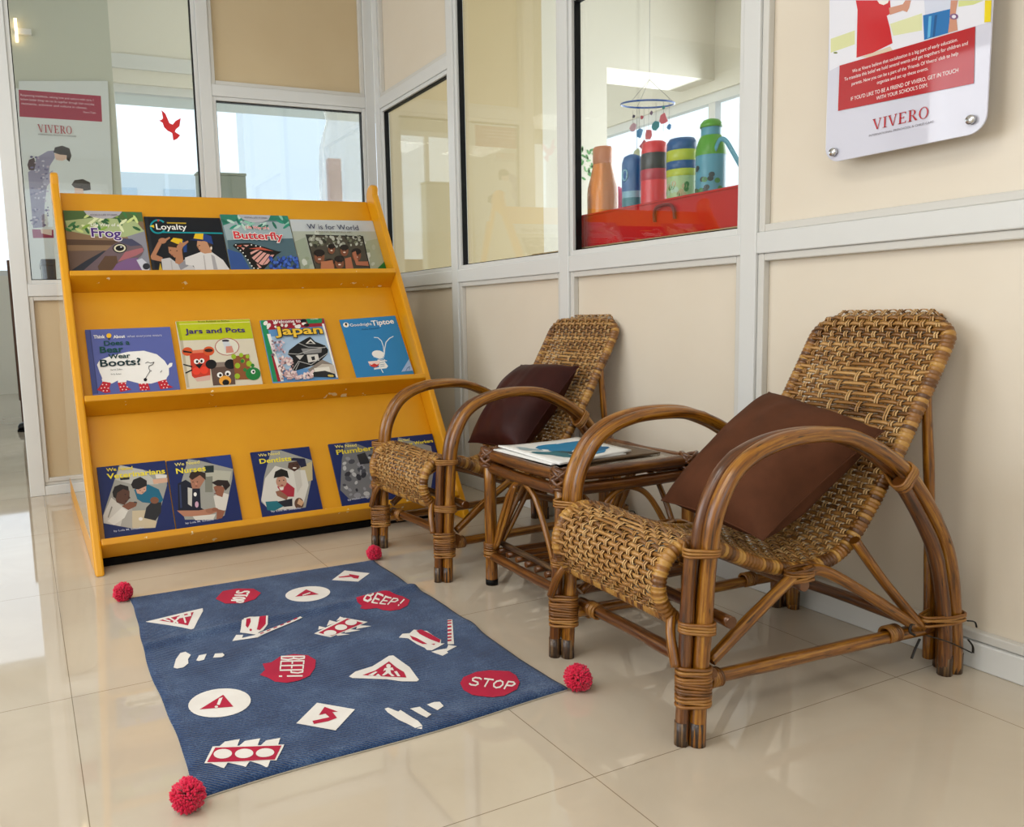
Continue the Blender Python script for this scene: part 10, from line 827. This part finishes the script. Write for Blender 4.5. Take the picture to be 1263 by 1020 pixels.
for i, (dy, dz, c, s) in enumerate((lambda Q: [(a * .75, z, c, s_ * 1.35) for a, z, c, s_ in Q])(((.155, -.17, '#c9a0b0', .016), (.10, -.205, '#4f8fc4', .018), (.065, -.26, '#b8455a', .016), (.02, -.22, '#d04a58', .020), (-.03, -.195, '#2f8f9a', .019), (-.10, -.18, '#e06a7a', .018), (-.145, -.215, '#3a86c8', .009), (.12, -.29, '#c9d0b0', .022), (.08, -.14, '#b0243c', .007), (.15, -.125, '#3a2a4a', .006), (.0, -.135, '#5a2a60', .006), (-.1, -.13, '#2a8a8a', .006)))):
    b = MB(); rr = random.Random(i); pts = [(s * (.6 + .6 * rr.random()) * math.cos(2 * PI * k_ / 7), s * (.6 + .6 * rr.random()) * math.sin(2 * PI * k_ / 7)) for k_ in range(7)]
    b.prism(pts, .019, .023, plast('charm_' + c[1:], c), Matrix(((0, 0, 1, 0), (1, 0, 0, dy), (0, 1, 0, dz), (0, 0, 0, 1)))); b.obj('charm', MO)
b = MB(); rr = random.Random(3); lf = [mat('leaf_green_a', '#5f9a5a', .6), mat('leaf_green_b', '#8dbb86', .6)]
for k_ in range(26):
    cx, cz, a_ = rr.uniform(-.06, .06), rr.uniform(-.09, .09), rr.uniform(0, 3.1); q = [(cx + .017 * math.cos(t) * math.cos(a_) - .007 * math.sin(t) * math.sin(a_), cz + .017 * math.cos(t) * math.sin(a_) + .007 * math.sin(t) * math.cos(a_)) for t in [2 * PI * j / 9 for j in range(9)]]
    b.prism(q, 0, .002, lf[k_ % 2], Matrix(((1, 0, 0, 0), (0, 0, -1, 0), (0, 1, 0, 0), (0, 0, 0, 1))))
o = b.obj('leaf_wall_sticker', None, 0, label='sticker of small green leaves on the wall behind the orange bottle', category='leaf sticker'); o.location = (3.177, D + .0018, 1.652)  # flat leaf sticker set against the neighbouring room's wall
# ------------------------------------------------------------------ things in the hall
b = MB(); b.box(.108, .124, 5.35, 5.39, 2.4, 2.52, mat('warm_lamp_glow', '#ffd9a0')); m = MATS['warm_lamp_glow']; BS(m).inputs['Emission Color'].default_value = (1, .72, .42, 1); BS(m).inputs['Emission Strength'].default_value = 3
lp = thing('wall_lamp', 'slim warm wall lamp above the banner on the hall pier', 'lamp', (.12, 5.39, 2.4))
o = b.obj('lamp_tube', lp); o.matrix_parent_inverse = lp.matrix_world.inverted(); o.location = (-.12, -5.39, -2.4)
b = MB(); b.box(-.012, .075, -.02, .008, .045, .075, WHITE); b.obj('lamp_bracket', lp)
CBM = noisy('brown_cabinet_wood', '#4a2d1c', '#5a3826', 7, .5)
cb = thing('cabinet', 'narrow brown wooden cabinet edge behind the door post in the hall', 'cabinet', (.004, 7.4, 0))
b = MB(); b.box(-.058, .5, -.2, .2, .2, 1.3, CBM); b.obj('body', cb, .005)
b = MB(); b.box(-.05, -.01, -.18, -.14, 0, .2, CBM); b.box(.44, .48, -.18, -.14, 0, .2, CBM); b.obj('leg', cb)
b = MB(); b.box(-.03, .02, -.2, -.16, .0, .0, CBM) if False else None
sh = thing('shoe', 'black shoe on the hall floor beside the door post', 'shoe', (.035, 6.8, 0))
b = MB(); i0 = 0
for k_, (x, w_, h) in enumerate(((-.11, .02, .03), (-.10, .036, .05), (-.06, .042, .062), (0, .04, .085), (.06, .036, .11), (.10, .034, .115), (.115, .024, .10))):
    for j in range(12): a = 2 * PI * j / 12; b.v.append(Vector((x, w_ * math.cos(a), max(.012, .012 + h / 2 + h / 2 * math.sin(a)))))
for k_ in range(6):
    for j in range(12): b.face([k_ * 12 + j, k_ * 12 + (j + 1) % 12, k_ * 12 + 12 + (j + 1) % 12, k_ * 12 + 12 + j], mat('black_leather', '#0e0e10', .35))
b.face(list(range(12)), MATS['black_leather']); b.face(list(range(72, 84)), MATS['black_leather']); b.obj('upper', sh)
b = MB(); b.prism([(-.115, -.03), (-.09, -.043), (0, -.04), (.11, -.035), (.12, 0), (.11, .035), (0, .04), (-.09, .043), (-.115, .03)], 0, .014, BLACK); b.obj('sole', sh)
# dark crate behind the tall window, pale box and wrapped plastic behind the small one
b = MB(); b.box(.13, .30, 4.75, 5.1, .86, 1.13, mat('dark_crate', '#2a3138', .25)); b.box(.125, .305, 4.745, 5.105, 1.10, 1.135, MATS['dark_crate']); b.obj('storage_crate', None, .006, label='dark lidded crate seen through the bottom of the tall window', category='crate')
b = MB(); b.box(.09, .4, 4.7, 5.15, 0, .845, GREYG); b.box(.07, .42, 4.68, 5.17, .845, .859, WHITE); b.obj('pedestal_cupboard', None, .004, label='pale cupboard in the hall that carries the dark crate', category='cupboard')
b = MB(); b.box(-.14, .135, -.04, .04, 0, 1.61, mat('grey_green_card', '#93a29c', .6)); b.box(-.145, .14, -.045, .045, 1.61, 1.625, MATS['grey_green_card']); o = b.obj('display_board', None, .006, label='grey green standing board behind the small back window', category='board'); o.location = (1.115, 4.85, 0)
def film():
    m = bpy.data.materials.new('clear_plastic_film'); m.use_nodes = True; nt = m.node_tree; nt.nodes.clear()
    o = N(m, 'ShaderNodeOutputMaterial'); a = N(m, 'ShaderNodeMixShader'); t = N(m, 'ShaderNodeBsdfTransparent'); p = N(m, 'ShaderNodeBsdfPrincipled', Roughness=.15); p.inputs['Base Color'].default_value = (.85, .88, .9, 1); a.inputs[0].default_value = .32
    L(m, t.outputs[0], a.inputs[1]); L(m, p.outputs[0], a.inputs[2]); L(m, a.outputs[0], o.inputs[0]); return m
b = MB(); n1, n2 = 26, 30
for i in range(n1 + 1):
    z = 2.1 * i / n1
    for j in range(n2):
        a = 2 * PI * j / n2; r = (.17 - .05 * math.exp(-((z - 1.95) / .1) ** 2)) * (1 + .18 * noise.noise(Vector((math.cos(a) * 3, math.sin(a) * 3, z * 2))) + .06 * math.sin(9 * a + z * 4)); b.v.append(Vector((r * math.cos(a), r * .6 * math.sin(a), z)))
FM = film()
for i in range(n1):
    for j in range(n2): b.face([i * n2 + j, i * n2 + (j + 1) % n2, (i + 1) * n2 + (j + 1) % n2, (i + 1) * n2 + j], FM)
wr = b.obj('plastic_cover', None, 0, label='tall thing draped in crinkled clear plastic behind the small back window', category='cover'); wr.location = (1.86, 4.75, 0)
b = MB(); b.box(-.13, -.05, -.02, .02, 0, 1.72, mat('pale_pink_panel', '#d8bcc0', .6)); b.obj('wrapped_panel', wr)
# far buildings, the haze put into their pale colours
def building(label, x, y, w, d, floors, z0, col, seed):
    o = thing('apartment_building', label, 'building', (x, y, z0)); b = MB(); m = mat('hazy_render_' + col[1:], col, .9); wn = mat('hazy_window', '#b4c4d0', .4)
    b.box(-w / 2, w / 2, 0, d, 0, floors * 3, m); b.obj('facade', o)
    for f in range(floors):
        for c in range(3):
            b = MB(); cx = -w / 2 + w * (c + .5) / 3; b.box(cx - w * .09, cx + w * .09, -.08, 0, f * 3 + .9, f * 3 + 2.2, wn); b.obj('window', o)
        b = MB(); b.box(-w * .2, w * .2, -1.1, 0, f * 3, f * 3 + .9, m); b.obj('balcony', o)
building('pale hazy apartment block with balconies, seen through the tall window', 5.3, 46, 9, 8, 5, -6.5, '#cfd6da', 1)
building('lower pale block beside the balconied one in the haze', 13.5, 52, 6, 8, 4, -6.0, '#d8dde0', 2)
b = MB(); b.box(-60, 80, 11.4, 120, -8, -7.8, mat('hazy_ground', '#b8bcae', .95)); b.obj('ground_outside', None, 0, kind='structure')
# ------------------------------------------------------------------ light
wd = bpy.data.worlds.new('sky'); S.world = wd; wd.use_nodes = True; bgn = wd.node_tree.nodes['Background']; bgn.inputs[0].default_value = (.78, .89, 1, 1); bgn.inputs[1].default_value = 1.45
def area(name, loc, rot, sx, sy, power, col):
    l = bpy.data.lights.new(name, 'AREA'); l.shape = 'RECTANGLE'; l.size = sx; l.size_y = sy; l.energy = power; l.color = col
    o = bpy.data.objects.new(name, l); COL.objects.link(o); o.location = loc; o.rotation_euler = rot; return o
R90 = PI / 2
area('window_light_left', (-2.48, 2.25, 1.6), (0, -R90, 0), 1.7, 3.3, 46, (.97, .98, 1))
area('window_light_front', (-.4, -2.4, 1.6), (R90, 0, 0), 3.0, 1.7, 9, (1, .98, .96))
area('window_light_hall', (-1.7, 10.4, 2.3), (-R90, 0, 0), 4, 1.9, 4, (.85, .93, 1))
area('window_light_hall_near', (2.0, 6.4, 1.7), (-R90, 0, 0), 2.6, 1.7, 40, (.95, .98, 1))
area('window_light_neighbour', (4.1, 3.5, 1.4), (0, R90, 0), 1.6, 5, 78, (.97, .99, 1))
for x, y in ((-1.5, -.6), (-1.5, 1.0), (-.45, -.6), (-.45, 1.0)):
    area('ceiling_panel_light', (x, y, 2.72), (0, 0, 0), .6, .6, 12, (1, .97, .92))
# ------------------------------------------------------------------ camera
F, YAW, PITCH, ROLL, CX = 1012.56, .4391, .123, .0319, 507.45
cam = bpy.data.cameras.new('camera'); co = bpy.data.objects.new('camera', cam); COL.objects.link(co); S.camera = co
cam.sensor_fit = 'HORIZONTAL'; cam.sensor_width = 36; cam.lens = 36 * F / 1263; cam.shift_x = (631.5 - CX) / 1263; cam.clip_start = .02; cam.clip_end = 300
fw = Vector((math.sin(YAW) * math.cos(PITCH), math.cos(YAW) * math.cos(PITCH), -math.sin(PITCH))); rt = Vector((math.cos(YAW), -math.sin(YAW), 0)); dn = fw.cross(rt)
r2 = rt * math.cos(ROLL) + dn * math.sin(ROLL); d2 = dn * math.cos(ROLL) - rt * math.sin(ROLL)
co.matrix_world = Matrix(((r2.x, -d2.x, -fw.x, 0), (r2.y, -d2.y, -fw.y, 0), (r2.z, -d2.z, -fw.z, .8), (0, 0, 0, 1)))
vs = S.view_settings; S.display_settings.display_device = 'sRGB'; vs.view_transform = 'Standard'; vs.look = 'None'; vs.gamma = 1; vs.use_curve_mapping = False; vs.exposure = .12
S.cycles.max_bounces = 10; S.cycles.diffuse_bounces = 4; S.cycles.glossy_bounces = 5; S.cycles.transparent_max_bounces = 16; S.cycles.use_denoising = True; S.cycles.sample_clamp_indirect = 6
S.cycles.caustics_reflective = False; S.cycles.caustics_refractive = False
